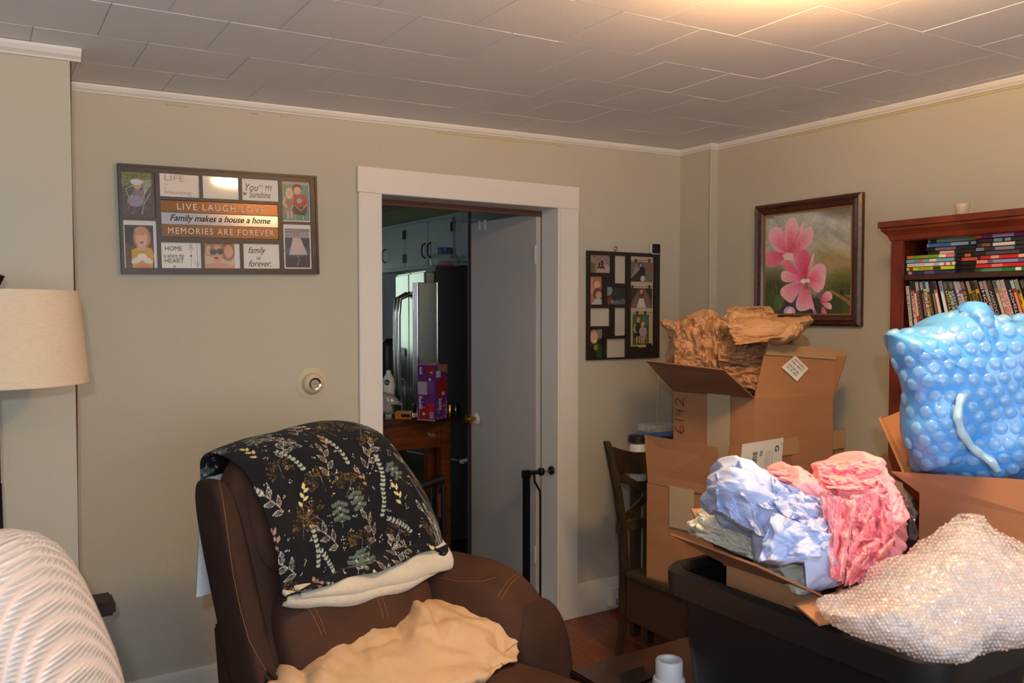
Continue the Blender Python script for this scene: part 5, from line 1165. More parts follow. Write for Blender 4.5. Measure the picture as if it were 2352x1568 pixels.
# ================================================================ CHAIR, DESK, CARTONS
CX, CYa, CYb = 2.262, 2.765, 2.330
dc = thing('dining_chair', 'dark wood cross back dining chair holding the tall cartons', 'chair', (2.45, 2.55, 0))
zt1 = at(1413, 1018, 3.53).z
for xv in (CX, CX+.43):
    P = [(xv, CYa+.060, zt1+.0), (xv+.006, CYa+.040, zt1-.06), (xv+.026, CYa+.014, zt1-.22), (xv+.042, CYa+.002, .62), (xv+.050, CYa, .45), (xv+.052, CYa+.01, .2), (xv+.048, CYa+.04, 0)]
    V, F = [], []
    for (x, y_, z_), hw in zip(P, (.016, .020, .020, .020, .021, .019, .016)):
        V += [(x-hw*.8, y_-hw*.8, z_), (x+hw*.8, y_-hw*.8, z_), (x+hw*.8, y_+hw*.8, z_), (x-hw*.8, y_+hw*.8, z_)]
    for i in range(6):
        for k_ in range(4): F.append((i*4+k_, i*4+(k_+1) % 4, i*4+4+(k_+1) % 4, i*4+4+k_))
    F += [(0, 1, 2, 3), (24, 25, 26, 27)]; v, f = bevmesh([Vector(a) for a in V], F, .004, 2); mk('back_post', v, f, M_DCHAIR, dc, smooth=True, auto=50)
n = 12
def railv(z0, z1, bow=.03, th=.02, x0=CX, crown=.0):
    V = []
    for i in range(n+1):
        t = i/n; x_ = CX+.012+.43*t; b = math.sin(math.pi*t); y_ = x0+bow*b; cr = crown*b
        V += [(x_, y_, z0+cr*.6), (x_, y_+th, z0+cr*.6), (x_, y_+th, z1+cr), (x_, y_, z1+cr)]
    F = [(i*4+k_, i*4+(k_+1) % 4, i*4+4+(k_+1) % 4, i*4+4+k_) for i in range(n) for k_ in range(4)]+[(0, 1, 2, 3), tuple(range(4*n, 4*n+4))]
    return V, F
V, F = railv(zt1-.13, zt1-.022, .03, .022, CYa+.018, -.045); mk('top_rail', V, F, M_DCHAIR, dc)
V, F = railv(.60, .64, .02, .02, CYa-.008); mk('lower_rail', V, F, M_DCHAIR, dc)
for s in (0, 1):
    a = (CX+.02 if s == 0 else CX+.41, CYa+.036+.008*s, zt1-.13); b = (CX+.41 if s == 0 else CX+.02, CYa+.010+.008*s, .63)
    slab('cross_slat', [Vector(a)+Vector((0, 0, .018)), Vector(b)+Vector((0, 0, .018)), Vector(b)-Vector((0, 0, .018)), Vector(a)-Vector((0, 0, .018))], .012, M_DCHAIR, dc, .002)
box('seat', CX+.038, CX+.48, CYb-.02, CYa-.018, .412, .438, M_DCHAIR, dc, .006)
box('side_apron', CX+.046, CX+.062, CYb+.018, CYa-.018, .23, .41, mat('dark_apron', (60, 42, 26), .55, var=.1, vscale=7), dc, .002)
box('front_apron', CX+.02, CX+.42, CYb-.005, CYb+.015, .34, .41, M_DCHAIR, dc, .002); box('side_apron', CX+.415, CX+.43, CYb, CYa-.02, .34, .41, M_DCHAIR, dc, .002)
for xv in (CX+.048, CX+.43): box('front_leg', xv, xv+.04, CYb-.01, CYb+.03, 0, .412, M_DCHAIR, dc, .003)
# desk against the back wall with small things
dk = thing('desk', 'small dark console desk behind the chair and cartons', 'desk', (2.86, 3.0, 0))
box('desktop', 2.53, 3.19, 2.93, 3.075, .735, .76, M_DCHAIR, dk, .004)
for xx, yv in ((2.60, 2.94), (3.13, 2.94), (2.60, 3.035), (3.13, 3.035)): box('leg', xx, xx+.04, yv, yv+.035, 0, .735, M_DCHAIR, dk)
box('riser_shelf', 2.64, 3.10, 2.95, 3.07, .925, .945, M_DCHAIR, dk); box('riser_end', 2.66, 2.68, 2.95, 3.07, .76, .925, M_DCHAIR, dk); box('riser_end', 3.08, 3.10, 2.95, 3.07, .76, .925, M_DCHAIR, dk)
bt = at(1466, 1050, 3.88); b_ = thing('jar', 'white jar with a wide black lid on the desk behind the chair', 'jar', (bt.x, bt.y, .76))
zz = at(1466, 1018, 3.88).z; zz2 = at(1466, 1000, 3.88).z
lathe('jar_body', (bt.x, bt.y, .76), [(.036, 0), (.040, .005), (.040, zz-.76-.01), (.036, zz-.76)], M_WPLAS, b_, 28); lathe('lid', (bt.x, bt.y, zz), [(.034, 0), (.048, .010), (.047, zz2-zz), (.040, zz2-zz+.004), (0, zz2-zz+.004)], mat('black_lid', (30, 24, 24), .35), b_, 28)
lp_ = inflate('label', [(1480, 1024), (1492, 1024), (1492, 1046), (1480, 1046)], 3.86, .004, mat('cream_label', (196, 166, 120), .6), b_, nr=6, na=16)
ob_ = at(1506, 995, 4.02); og = thing('organizer', 'clear plastic tray of small supplies with a blue base on the desk riser', 'tray', (ob_.x, ob_.y, .945))
X0, X1, Y0, Y1 = ob_.x-.07, ob_.x+.075, ob_.y-.05, ob_.y+.05
box('blue_base', X0, X1, Y0, Y1, .945, .968, mat('blue_tray', (90, 116, 170), .4), og, .003)
boxes('clear_walls', [(X0, X1, Y0, Y0+.002, .968, 1.0), (X0, X1, Y1-.002, Y1, .968, 1.0), (X0, X0+.002, Y0, Y1, .968, 1.0), (X1-.002, X1, Y0, Y1, .968, 1.0)], mat('clear_tray_plastic', (206, 200, 196), .15, alpha=.35), og)
L = []
for i in range(26):
    p = Vector((X0+.01+(X1-X0-.02)*RNG.rand(), Y0+.01+(Y1-Y0-.02)*RNG.rand(), .972+.012*RNG.rand())); d = Vector((RNG.rand()-.5, RNG.rand()-.5, .2*RNG.rand())).normalized()*.012; L.append(([p-d, p+d], .003))
o = tubes('loose_supplies', L, mat('mixed_supplies', (196, 150, 130), .6, var=.5, vscale=90), og, 6); o['kind'] = 'stuff'

# ---- big lower carton
def P3(px, py, f): return at(px, py, f)
def vzz(p, z): return Vector((p.x, p.y, z))
L0 = at(1488, 717, 3.46); N0 = at(1652, 717, 3.20); R0 = at(1926, 717, 3.47); K0 = L0+R0-N0
zbot, zfold = .439, .832
cA_ = thing('lower_carton', 'big open brown carton on the chair seat, under the taller carton', 'box', vzz((L0+R0)/2, zbot))
slab('side_panel', [vzz(L0, zfold), vzz(N0, zfold), vzz(N0, zbot), vzz(L0, zbot)], .005, M_KRAFTB, cA_)
slab('side_panel', [vzz(N0, zfold), vzz(R0, zfold), vzz(R0, zbot), vzz(N0, zbot)], .005, M_KRAFTB, cA_)
slab('side_panel', [vzz(R0, zfold), vzz(K0, zfold), vzz(K0, zbot), vzz(R0, zbot)], .005, M_KRAFTB, cA_)
slab('side_panel', [vzz(K0, zfold), vzz(L0, zfold), vzz(L0, zbot), vzz(K0, zbot)], .005, M_KRAFTB, cA_)
slab('bottom_panel', [vzz(L0, zbot+.002), vzz(N0, zbot+.002), vzz(R0, zbot+.002), vzz(K0, zbot+.002)], .005, M_KRAFTB, cA_)
f1 = slab('left_flap', [at(1480, 999, 3.48), at(1648, 1027, 3.17), at(1649, 1141, 3.19), at(1488, 1108, 3.455)], .005, M_KRAFTB, cA_)
f2 = slab('right_flap', [at(1677, 1025, 3.22), at(1941, 984, 3.50), at(1936, 1130, 3.485), at(1664, 1143, 3.215)], .005, M_KRAFTI, cA_)
slab('rear_flap', [vzz(R0, zfold), vzz(K0, zfold), vzz(K0, zfold+.16), vzz(R0, zfold+.16)], .005, M_KRAFTB, cA_)
def onq(q, u, v, d=.0012):
    q = [Vector(x) for x in q]; p = (q[0]*(1-u)+q[1]*u)*(1-v)+(q[3]*(1-u)+q[2]*u)*v; n = (q[1]-q[0]).cross(q[3]-q[0]).normalized()
    if n.dot(p-CAMV) > 0: n = -n
    return p+n*d
def patch(name, q, r, m, par, d=.0012, th=.0006):
    s = slab(name, [onq(q, r[0], r[1], d), onq(q, r[2], r[1], d), onq(q, r[2], r[3], d), onq(q, r[0], r[3], d)], th, m, par); return s
SE = [0, 0]
bA_ = bvh(cA_.children[0]) if False else None
qL = [vzz(L0, zfold), vzz(N0, zfold), vzz(N0, zbot), vzz(L0, zbot)]
patch('tape', qL, (.35, -.02, .70, .40), M_TAPEG, cA_, .0065)
# flap tape and shipping label
q2 = [at(1677, 1025, 3.22), at(1941, 984, 3.50), at(1936, 1130, 3.485), at(1664, 1143, 3.215)]
patch('tape', q2, (.40, .0, 1.0, .30), M_TAPE, cA_, .0065)
slp = patch('shipping_label', q2, (.085, -.02, .43, .64), M_WHITE, cA_, .0085)
def onl(u, v, d=.0098): return onq(q2, .085+(.43-.085)*u, -.02+.66*v, d)
def qq(u0, v0, u1, v1): return [onl(u0, v0), onl(u1, v0), onl(u1, v1), onl(u0, v1)]
text('lettering', 'G', [onl(.90, .18), onl(.90, .34), onl(.80, .34), onl(.80, .18)], M_BLACK, slp, 0, .02); text('lettering', '2', [onl(.99, .1), onl(.99, .18), onl(.94, .18), onl(.94, .1)], M_GREY, slp)
text('lettering', '702', [onl(.50, .26), onl(.50, .42), onl(.44, .42), onl(.44, .26)], M_BLACK, slp, 0, .02)
V, F = [], []
yb_ = .28
while yb_ < .92:
    w = .008+.018*RNG.rand(); n_ = len(V); V += [tuple(onl(.27, yb_)), tuple(onl(.38, yb_)), tuple(onl(.38, yb_+w)), tuple(onl(.27, yb_+w))]; F.append((n_, n_+1, n_+2, n_+3)); yb_ += w+.008+.014*RNG.rand()
mk('barcode', V, F, M_BLACK, slp)
for (u, v0, v1) in ((.60, .3, .9), (.64, .3, .8), (.68, .3, .86), (.74, .3, .9), (.56, .5, .9), (.12, .4, .9), (.16, .4, .8)):
    text('lettering', 'TO FAMILY ROOM FLOOR 2' if u > .5 else 'TRACKING', [onl(u+.02, v0), onl(u+.02, v1), onl(u, v1), onl(u, v0)], M_GREY, slp) if False else patch('print_line', q2, (.085+.345*u, -.02+.66*v0, .085+.345*(u+.008), -.02+.66*v1), M_GREY, slp, .0098, .0001)

# ---- upper carton standing inside the lower one
l1 = at(1548, 717, 3.60); n1 = at(1735, 717, 3.30); r1 = at(1917, 717, 3.43); k1 = l1+r1-n1
z0_, zf = .845, 1.194
uc = thing('upper_carton', 'tall open carton marked 6142 standing in the lower carton, packed with kraft paper', 'box', vzz((l1+r1)/2, z0_))
qs = {'l': [vzz(l1, zf), vzz(n1, zf), vzz(n1, z0_), vzz(l1, z0_)], 'r': [vzz(n1, zf), vzz(r1, zf), vzz(r1, z0_), vzz(n1, z0_)]}
slab('side_panel', qs['l'], .005, M_KRAFTB, uc); slab('front_panel', qs['r'], .005, M_KRAFTB, uc)
slab('side_panel', [vzz(r1, zf), vzz(k1, zf), vzz(k1, z0_), vzz(r1, z0_)], .005, M_KRAFTB, uc); slab('back_panel', [vzz(k1, zf), vzz(l1, zf), vzz(l1, z0_), vzz(k1, z0_)], .005, M_KRAFTB, uc)
slab('bottom_panel', [vzz(l1, z0_), vzz(n1, z0_), vzz(r1, z0_), vzz(k1, z0_)], .005, M_KRAFTB, uc)
slab('left_flap', [at(1483, 829, 3.47), at(1662, 850, 3.14), vzz(n1, zf), vzz(l1, zf)], .005, M_KRAFTI, uc)
qf = [at(1762, 787, 3.36), at(1943, 805, 3.50), vzz(r1, zf), vzz(n1, zf)]
slab('front_flap', qf, .005, M_KRAFTB, uc)
slab('right_flap', [vzz(r1, zf), vzz(k1, zf), vzz(k1, zf+.13)+W(.07, 0, 0), vzz(r1, zf+.16)+W(.05, 0, 0)], .005, M_KRAFTI, uc)
patch('tape', qf, (.0, .0, 1.0, .22), M_TAPE, uc, .007)
patch('tape', qs['l'], (.45, -.02, .73, .9), M_TAPEG, uc, .007)
dm = slab('diamond_label', [onq(qf, .36, .20, .009), onq(qf, .565, .44, .009), onq(qf, .46, .70, .009), onq(qf, .225, .43, .009)], .0005, M_WHITE, uc)
c_ = onq(qf, .40, .44, .0105); e1 = (onq(qf, .565, .44, .0105)-onq(qf, .36, .20, .0105)); e2 = (onq(qf, .225, .43, .0105)-onq(qf, .36, .20, .0105)); o0 = onq(qf, .36, .20, .0105)
for v, s in ((.12, 'RETURN'), (.30, 'No 4471'), (.55, 'PACK 02'), (.72, 'III II IIII')): text('lettering', s, [o0+e1*.88+e2*v, o0+e1*.88+e2*v-e1*.75, o0+e1*.88+e2*(v+.1)-e1*.75, o0+e1*.88+e2*(v+.1)][::1] if False else [o0+e1*.12+e2*v, o0+e1*.85+e2*v, o0+e1*.85+e2*(v+.1), o0+e1*.12+e2*(v+.1)], M_BLACK, dm)
# hand-written 6142 running up the side
M_MARK = mat('brown_marker', (96, 34, 22), .6)
def wl(P): return [onq(qs['l'], a, b, .008) for a, b in P]
def S(L_, b0, b1): return [( .045+.11*y, b0+(b1-b0)*(1-x)) for x, y in L_] if False else [( .04+.115*y, b1-(b1-b0)*x) for x, y in L_]
dg = {'6': [(.1, .95), (.0, .5), (.05, .1), (.5, .02), (.95, .1), (1., .5), (.9, .85), (.6, .95), (.45, .6), (.5, .2)], '1': [(.15, .2), (.9, .75)], '4': [[(.15, .15), (.45, .1), (.5, .75)], [(.15, .75), (.9, .55)]], '2': [(.25, .05), (.05, .4), (.2, .8), (.6, .5), (.9, .1), (.92, .5), (.8, 1)]}
D6 = [(.7, .0), (.2, .3), (.0, .75), (.3, 1), (.8, .95), (.9, .7), (.5, .55), (.1, .75)]; D1 = [(.6, 0), (.4, 1)]; D4a = [(.2, .0), (.05, .5), (.85, .5)]; D4b = [(.75, .0), (.6, 1)]; D2 = [(.1, .2), (.5, .0), (.9, .2), (.6, .6), (.05, .95), (.5, .9), (1, 1)]
L = [(wl(S(D6, .39, .49)), .0017), (wl(S(D1, .31, .36)), .0017), (wl(S(D4a, .19, .28)), .0017), (wl(S(D4b, .19, .28)), .0017), (wl(S(D2, .06, .17)), .0017)]
tubes('handwriting', L, M_MARK, uc, 6)
# kraft paper wads
def KP(label, pts, f, th, seed, **k):
    k.pop('cr', None); k.setdefault('fa', .026); k.setdefault('fb', .022); k.setdefault('fc', .009); k.setdefault('fn', 75); o = inflate('kraft_paper', pts, f, th, M_KRAFTP, None, seed=seed, nr=110, na=300, smooth=True, auto=14, flat=.45, **k)
    tag(o, label, 'packing paper', 'kraft paper in the upper carton'); return o
KP('crumpled kraft paper bulging over the left side of the upper carton', [(1521, 740), (1560, 745), (1580, 728), (1625, 724), (1668, 732), (1700, 760), (1700, 840), (1690, 880), (1650, 872), (1550, 850), (1540, 820), (1548, 770)], 3.60, .13, 3, pl=[(.014, 10, .05), (.010, 75, .04)])
KP('kraft paper sheet jutting right with a sharp upper corner', [(1655, 748), (1700, 733), (1770, 738), (1856, 732), (1846, 752), (1828, 772), (1800, 786), (1750, 790), (1700, 784), (1665, 772)], 3.40, .12, 8, fa=.02, fb=.010, fc=.004, pl=[(.014, 80, .06)])
KP('peaked kraft paper at the very top back of the upper carton', [(1665, 738), (1666, 712), (1672, 703), (1690, 710), (1720, 702), (1752, 704), (1768, 720), (1784, 736), (1740, 745), (1700, 745)], 3.52, .10, 15, cr=(.014, .006, .004))
KP('dark folded kraft paper hollow behind the front flap', [(1640, 800), (1680, 775), (1760, 775), (1770, 830), (1765, 900), (1735, 912), (1700, 890), (1650, 868)], 3.52, .06, 21, pl=[(.016, 60, .045), (.008, 20, .03)])
KP('kraft paper edge showing behind the front flap top', [(1795, 790), (1830, 772), (1848, 782), (1864, 796), (1850, 830), (1790, 830)], 3.55, .06, 27, cr=(.01, .005, .003))

KPS = [o for o in bpy.data.objects if o.name.startswith('kraft_paper') and o.parent is None]
def kfold(i, *a, **k): psheet('loose_fold', *a, M_KRAFTP, KPS[i], **k)
kfold(0, [(1545, 738), (1640, 724), (1650, 850), (1550, 838)], (3.46, 3.42, 3.42, 3.50), amp=.022, pl=(.012, 10, .12), seed=3, jag=.03)
kfold(0, [(1640, 726), (1735, 745), (1712, 800), (1655, 850)], (3.42, 3.40, 3.40, 3.40), amp=.022, pl=(.012, 40, .12), seed=5, jag=.05)
kfold(0, [(1519, 740), (1560, 742), (1556, 762), (1538, 756)], (3.44, 3.38, 3.36, 3.42), amp=.008, seed=7, jag=.08, n=40)
kfold(1, [(1668, 745), (1857, 733), (1822, 778), (1690, 792)], (3.30, 3.42, 3.30, 3.24), amp=.020, pl=(.010, 80, .2), seed=11, jag=.02)
kfold(2, [(1668, 704), (1770, 704), (1800, 742), (1664, 742)], (3.50, 3.50, 3.40, 3.42), amp=.022, seed=14, jag=.06)
kfold(3, [(1660, 800), (1762, 792), (1762, 850), (1648, 832)], (3.40, 3.44, 3.42, 3.36), amp=.02, pl=(.016, 85, .16), seed=17, jag=.05)
kfold(3, [(1655, 840), (1762, 846), (1756, 905), (1700, 884)], (3.36, 3.43, 3.38, 3.34), amp=.02, pl=(.016, 60, .16), seed=19, jag=.05)

# ================================================================ COFFEE TABLE, TOTE AND ITS CARTONS
M_TBL = grain('table_wood', (36, 18, 14), (54, 26, 19), .3, (5, 1, 5), 8, coat=.3)
TZ = .46
tb_ = thing('coffee_table', 'dark red-brown wooden coffee table under the black tote', 'table', (2.1, 1.4, 0))
box('tabletop', 1.489, 2.75, .62, 2.035, TZ-.035, TZ, M_TBL, tb_, .006)
for xx in (1.53, 2.66):
    for yv in (.66, 1.95): box('leg', xx, xx+.055, yv, yv+.055, 0, TZ-.035, M_TBL, tb_, .003)
box('apron', 1.545, 1.565, .72, 1.95, TZ-.11, TZ-.035, M_TBL, tb_); box('apron', 1.585, 2.66, 1.965, 1.985, TZ-.11, TZ-.035, M_TBL, tb_)
# pipe fitting
pc = at(1537, 1520, 2.25)
pf = thing('pipe_fitting', 'short grey-white plastic pipe fitting standing on the coffee table', 'pipe', (pc.x, pc.y, TZ))
ptop = at(1537, 1513, 2.25).z-TZ; rr = .0365
M_PVC = mat('pvc', (186, 186, 190), .45)
lathe('pipe_body', (pc.x, pc.y, TZ), [(rr+.012, 0), (rr+.012, .05), (rr+.006, ptop-.055), (rr+.006, ptop-.052), (rr, ptop-.048), (rr, ptop-.004), (rr-.003, ptop), (rr-.011, ptop), (rr-.013, ptop-.004), (rr-.013, .02), (0, .02)], M_PVC, pf, 48)
lathe('side_branch', (pc.x, pc.y, TZ+.035), [(.030, .0), (.030, .062), (.022, .062), (.022, .02)], M_PVC, pf, 32, axis=W(-1, -.3, .1))
gtb = thing('phone', 'dark glossy phone lying by the pipe fitting on the table', 'phone', at(1470, 1548, 2.3))
qg = [on(1422, 1551, 2, TZ+.011), on(1478, 1534, 2, TZ+.011), on(1500, 1562, 2, TZ+.011), on(1436, 1590, 2, TZ+.011)]
slab('phone_body', qg, -.009, mat('phone_black', (16, 14, 16), .12), gtb, .002)
# tote -------------------------------------------------------------
tx0, tx1, ty0, ty1 = 1.520, 1.985, .905, 1.680; TR = .863
to = thing('storage_tote', 'large black plastic storage tote filled with packing material', 'tote', ((tx0+tx1)/2, (ty0+ty1)/2, TZ))
def rr_ring(ins, z, r=.07, n=8, wob=0):
    P = []; x0, x1, y0, y1 = tx0+ins, tx1-ins, ty0+ins, ty1-ins; r = max(r-ins*.5, .02)
    for cx, cy, a0 in ((x1-r, y1-r, 0), (x0+r, y1-r, 90), (x0+r, y0+r, 180), (x1-r, y0+r, 270)):
        for i in range(n+1):
            a = math.radians(a0+90*i/n); P.append((cx+r*math.cos(a), cy+r*math.sin(a), z))
    # add straight-side points
    Q = []
    for a, b in zip(P, P[1:]+P[:1]):
        Q.append(a); d = math.hypot(a[0]-b[0], a[1]-b[1])
        if d > .1:
            for i in range(1, 12): Q.append(tuple(a[j]+(b[j]-a[j])*i/12 for j in range(3)))
    return Q
def rings(name, L, m, par, capb=False, **k):
    V, F = [], []
    R = [rr_ring(*l) for l in L]; n = len(R[0])
    for q in R: V += q
    for i in range(len(R)-1):
        for j in range(n): F.append((i*n+j, i*n+(j+1) % n, (i+1)*n+(j+1) % n, (i+1)*n+j))
    if capb: F.append(tuple(range(n)))
    k.setdefault('smooth', True); k.setdefault('auto', 35)
    return mk(name, V, F, m, par, **k)
rings('tote_wall', [(.070, TZ+.002), (.066, TZ+.02), (.030, TR-.075), (.020, TR-.075), (.018, TR-.030), (.026, TR-.028), (.034, TR-.028), (.038, TR-.1), (.078, TZ+.01)], M_BLKP, to, True)
rings('tote_rim', [(.018, TR-.070), (.0, TR-.066), (-.002, TR-.030), (-.002, TR-.008), (.006, TR), (.022, TR), (.030, TR-.006), (.036, TR-.020), (.034, TR-.028)], M_BLKP, to)
L = []
for yv in [ty0+.1+i*.065 for i in range(10)]:
    L.append((tx0-.001, tx0+.02, yv, yv+.010, TR-.066, TR-.030))
boxes('rim_rib', L, M_BLKP, to, bev=.002)
box('latch_handle', tx0+.12, tx1-.12, ty1-.006, ty1+.018, TR-.05, TR-.005, M_BLKP, to, .01)
# carton A with tissue papers -------------------------------------------------
a0, a1 = on(1603, 1303, 2, .905), on(1838, 1392, 2, .895)
aw = Vector((.40, .0, 0)); a3, a2 = a0+aw, a1+aw
zb = .50
for p in (a0, a1): p.x = max(p.x, tx0+.06)
a2 = a1+aw; a3 = a0+aw
ca_ = thing('tissue_carton', 'open brown carton in the tote holding blue, pink and cream tissue paper', 'box', vzz((a0+a2)/2, zb))
zf = .897
slab('side_panel', [vzz(a0, zf), vzz(a1, zf), vzz(a1, zb), vzz(a0, zb)], .005, M_KRAFTB, ca_)
slab('side_panel', [vzz(a1, zf), vzz(a2, zf), vzz(a2, zb), vzz(a1, zb)], .005, M_KRAFTB, ca_)
slab('side_panel', [vzz(a2, zf), vzz(a3, zf), vzz(a3, zb), vzz(a2, zb)], .005, M_KRAFTB, ca_)
slab('side_panel', [vzz(a3, zf), vzz(a0, zf), vzz(a0, zb), vzz(a3, zb)], .005, M_KRAFTB, ca_)
slab('bottom_panel', [vzz(a0, zb), vzz(a1, zb), vzz(a2, zb), vzz(a3, zb)], .005, M_KRAFTB, ca_)
slab('left_flap', [at(1540, 1228, 2.12), at(1736, 1300, 1.78), vzz(a1, zf), vzz(a0, zf)], .005, M_KRAFTI, ca_)
slab('rear_flap', [at(1587, 1168, 2.34), at(1700, 1160, 2.40), vzz(a3, zf), vzz(a0, zf)], .005, M_KRAFTB, ca_)
def TP(name, mt, label, pts, f, th, seed, group=None, **k):
    k.pop('cr', None); k.setdefault('fa', .024); k.setdefault('fb', .021); k.setdefault('fc', .009); k.setdefault('fn', 62); o = inflate(name, pts, f, th, mt, None, seed=seed, nr=120, na=340, smooth=True, auto=14, **k)
    return tag(o, label, 'tissue paper', group)
TP('cream_paper', M_CREAMP, 'cream white tissue paper slumping over the carton edge below the blue sheets', [(1596, 1215), (1604, 1180), (1640, 1166), (1720, 1200), (1800, 1240), (1850, 1262), (1878, 1300), (1862, 1380), (1838, 1368), (1790, 1318), (1700, 1262), (1602, 1228)], 2.10, .13, 41, gx=-.0011, flat=.5, pl=[(.010, 150, .05), (.006, 120, .03)])
TP('pink_paper', M_PINKP, 'bright pink crumpled tissue paper heap on the right of the carton', [(1765, 1072), (1800, 1068), (1850, 1088), (1874, 1096), (1870, 1062), (1990, 1055), (2012, 1062), (2032, 1100), (2036, 1135), (2058, 1165), (2086, 1180), (2070, 1230), (2060, 1290), (2000, 1335), (1930, 1358), (1900, 1340), (1880, 1250), (1860, 1180), (1800, 1130)], 2.06, .15, 43, gx=-.0002, flat=.5, pl=[(.014, 15, .05), (.010, -20, .035)])
TP('blue_paper', M_BLUEP, 'pale blue tissue paper crumpled at the top left of the carton', [(1634, 1100), (1660, 1066), (1690, 1055), (1760, 1086), (1830, 1112), (1895, 1150), (1900, 1200), (1870, 1215), (1800, 1190), (1760, 1232), (1700, 1215), (1650, 1160), (1632, 1172)], 2.00, .12, 45, flat=.5, fa=.018, fb=.012, fc=.004, pl=[(.015, 55, .045), (.009, 80, .03)])
TP('blue_paper', M_BLUEP, 'smooth folded pale blue tissue sheet hanging at the centre front', [(1748, 1210), (1782, 1174), (1860, 1190), (1900, 1225), (1925, 1290), (1922, 1340), (1880, 1358), (1845, 1370), (1836, 1290), (1790, 1282), (1742, 1284)], 1.90, .06, 47, fa=.008, fb=.004, fc=.002, flat=.4, pl=[(.012, 5, .05)])
# standing front sheet with torn edge
def fsheet(u, v):
    x0 = 1742+ (1905-1742)*u; yt = 1178+30*u+10*math.sin(u*5); ybm = 1284-12*u+3*math.sin(u*31)
    y_ = yt+(ybm-yt)*v; f = 1.80-.05*math.sin(u*math.pi)-.03*v+.012*abs(((u*2.3+.2*v) % 1)-.5)
    return at(x0+(-6*v), y_, f)
o = psheet('blue_paper', [(1776, 1176), (1912, 1228), (1884, 1280), (1740, 1288)], (1.76, 1.73, 1.70, 1.72), M_BLUEP, None, amp=.010, cell=.34, pl=(.012, 0, .3), seed=55, jag=.03); tag(o, 'flat grey-blue tissue sheet with a torn lower edge in front', 'tissue paper')
def tf(o_, q, F4, mt, **k): psheet('loose_fold', q, F4, mt, o_, **k)
PK_ = bpy.data.objects['pink_paper']; BL_ = bpy.data.objects['blue_paper']; CR_ = bpy.data.objects['cream_paper']
tf(BL_, [(1638, 1092), (1700, 1056), (1760, 1236), (1648, 1172)], (1.95, 1.93, 1.84, 1.92), M_BLUEP, amp=.013, pl=(.014, 15, .2), seed=31, jag=.05)
tf(BL_, [(1662, 1066), (1780, 1092), (1800, 1178), (1712, 1150)], (1.95, 1.93, 1.86, 1.86), M_BLUEP, amp=.013, pl=(.012, 60, .22), seed=33, jag=.05)
tf(BL_, [(1770, 1096), (1898, 1156), (1896, 1222), (1790, 1180)], (1.92, 1.92, 1.86, 1.84), M_BLUEP, amp=.013, pl=(.012, 30, .26), seed=35, jag=.05)
tf(PK_, [(1762, 1074), (1862, 1090), (1912, 1136), (1812, 1120)], (2.02, 1.96, 1.92, 1.97), M_PINKP, amp=.016, pl=(.012, 85, .2), seed=37, jag=.04)
tf(PK_, [(1868, 1064), (2010, 1056), (2034, 1130), (1900, 1122)], (2.00, 1.98, 1.90, 1.92), M_PINKP, amp=.022, pl=(.010, 75, .2), seed=39, jag=.05)
tf(PK_, [(1886, 1142), (1966, 1146), (1936, 1336), (1906, 1330)], (1.87, 1.86, 1.84, 1.84), M_PINKP, amp=.014, pl=(.008, 10, .3), seed=41, jag=.04)
tf(PK_, [(1956, 1140), (2040, 1130), (2060, 1250), (1960, 1240)], (1.90, 1.92, 1.90, 1.86), M_PINKP, amp=.022, pl=(.014, 25, .18), seed=43, jag=.05)
tf(PK_, [(1950, 1235), (2058, 1240), (2020, 1325), (1940, 1345)], (1.87, 1.90, 1.88, 1.84), M_PINKP, amp=.022, pl=(.014, 35, .16), seed=45, jag=.05)
tf(PK_, [(2040, 1170), (2088, 1178), (2070, 1215), (2030, 1222)], (1.98, 1.98, 1.96, 1.92), M_PINKP, amp=.014, pl=(.01, 20, .2), seed=47, jag=.06, n=50)
tf(CR_, [(1604, 1180), (1700, 1196), (1745, 1290), (1600, 1232)], (2.16, 2.06, 1.96, 2.14), M_CREAMP, amp=.014, pl=(.010, 70, .2), seed=49, jag=.04)
#, (1840, 1290), (1850, 1388), (1800, 1345)], (1.93, 1.86, 1.80, 1.84), M_CREAMP, amp=.010, pl=(.006, 20, .2), seed=51, jag=.03)
# dark wrap and carton B -------------------------------------------------------
o = inflate('clear_wrap', [(2034, 1100), (2070, 1096), (2106, 1130), (2118, 1190), (2110, 1250), (2080, 1262), (2064, 1200), (2040, 1150)], 2.16, .08, mat('grey_clear_film', (110, 92, 84), .12, coat=.7, alpha=.85), None, nr=40, na=100, cr=(.02, .01, .005), seed=51, smooth=True, auto=30); tag(o, 'dark translucent plastic wrap tucked behind the pink paper', 'plastic wrap')
b0 = on(1826, 1388, 2, .89); b0.x = max(b0.x, tx0+.05); 
cb = thing('bubble_carton', 'brown carton in the near end of the tote holding clear bubble wrap', 'box', (1.78, 1.1, .5))
pz = .885
by0, by1, bx0, bx1 = .965, 1.27, tx0+.055, 1.93
by1 = b0.y-.02
C4 = [Vector((bx0, by1, 0)), Vector((bx0, by0, 0)), Vector((bx1, by0, 0)), Vector((bx1, by1, 0))]
for a, b in zip(C4, C4[1:]+C4[:1]): slab('side_panel', [vzz(a, .872), vzz(b, .872), vzz(b, .5), vzz(a, .5)], .005, M_KRAFTB, cb)
slab('bottom_panel', [vzz(p, .5) for p in C4], .005, M_KRAFTB, cb)
slab('divider_flap', [at(1826, 1386, 1.84), at(2012, 1330, 1.94), at(2075, 1400, 1.80), at(1880, 1432, 1.74)], .005, M_KRAFTB, cb)
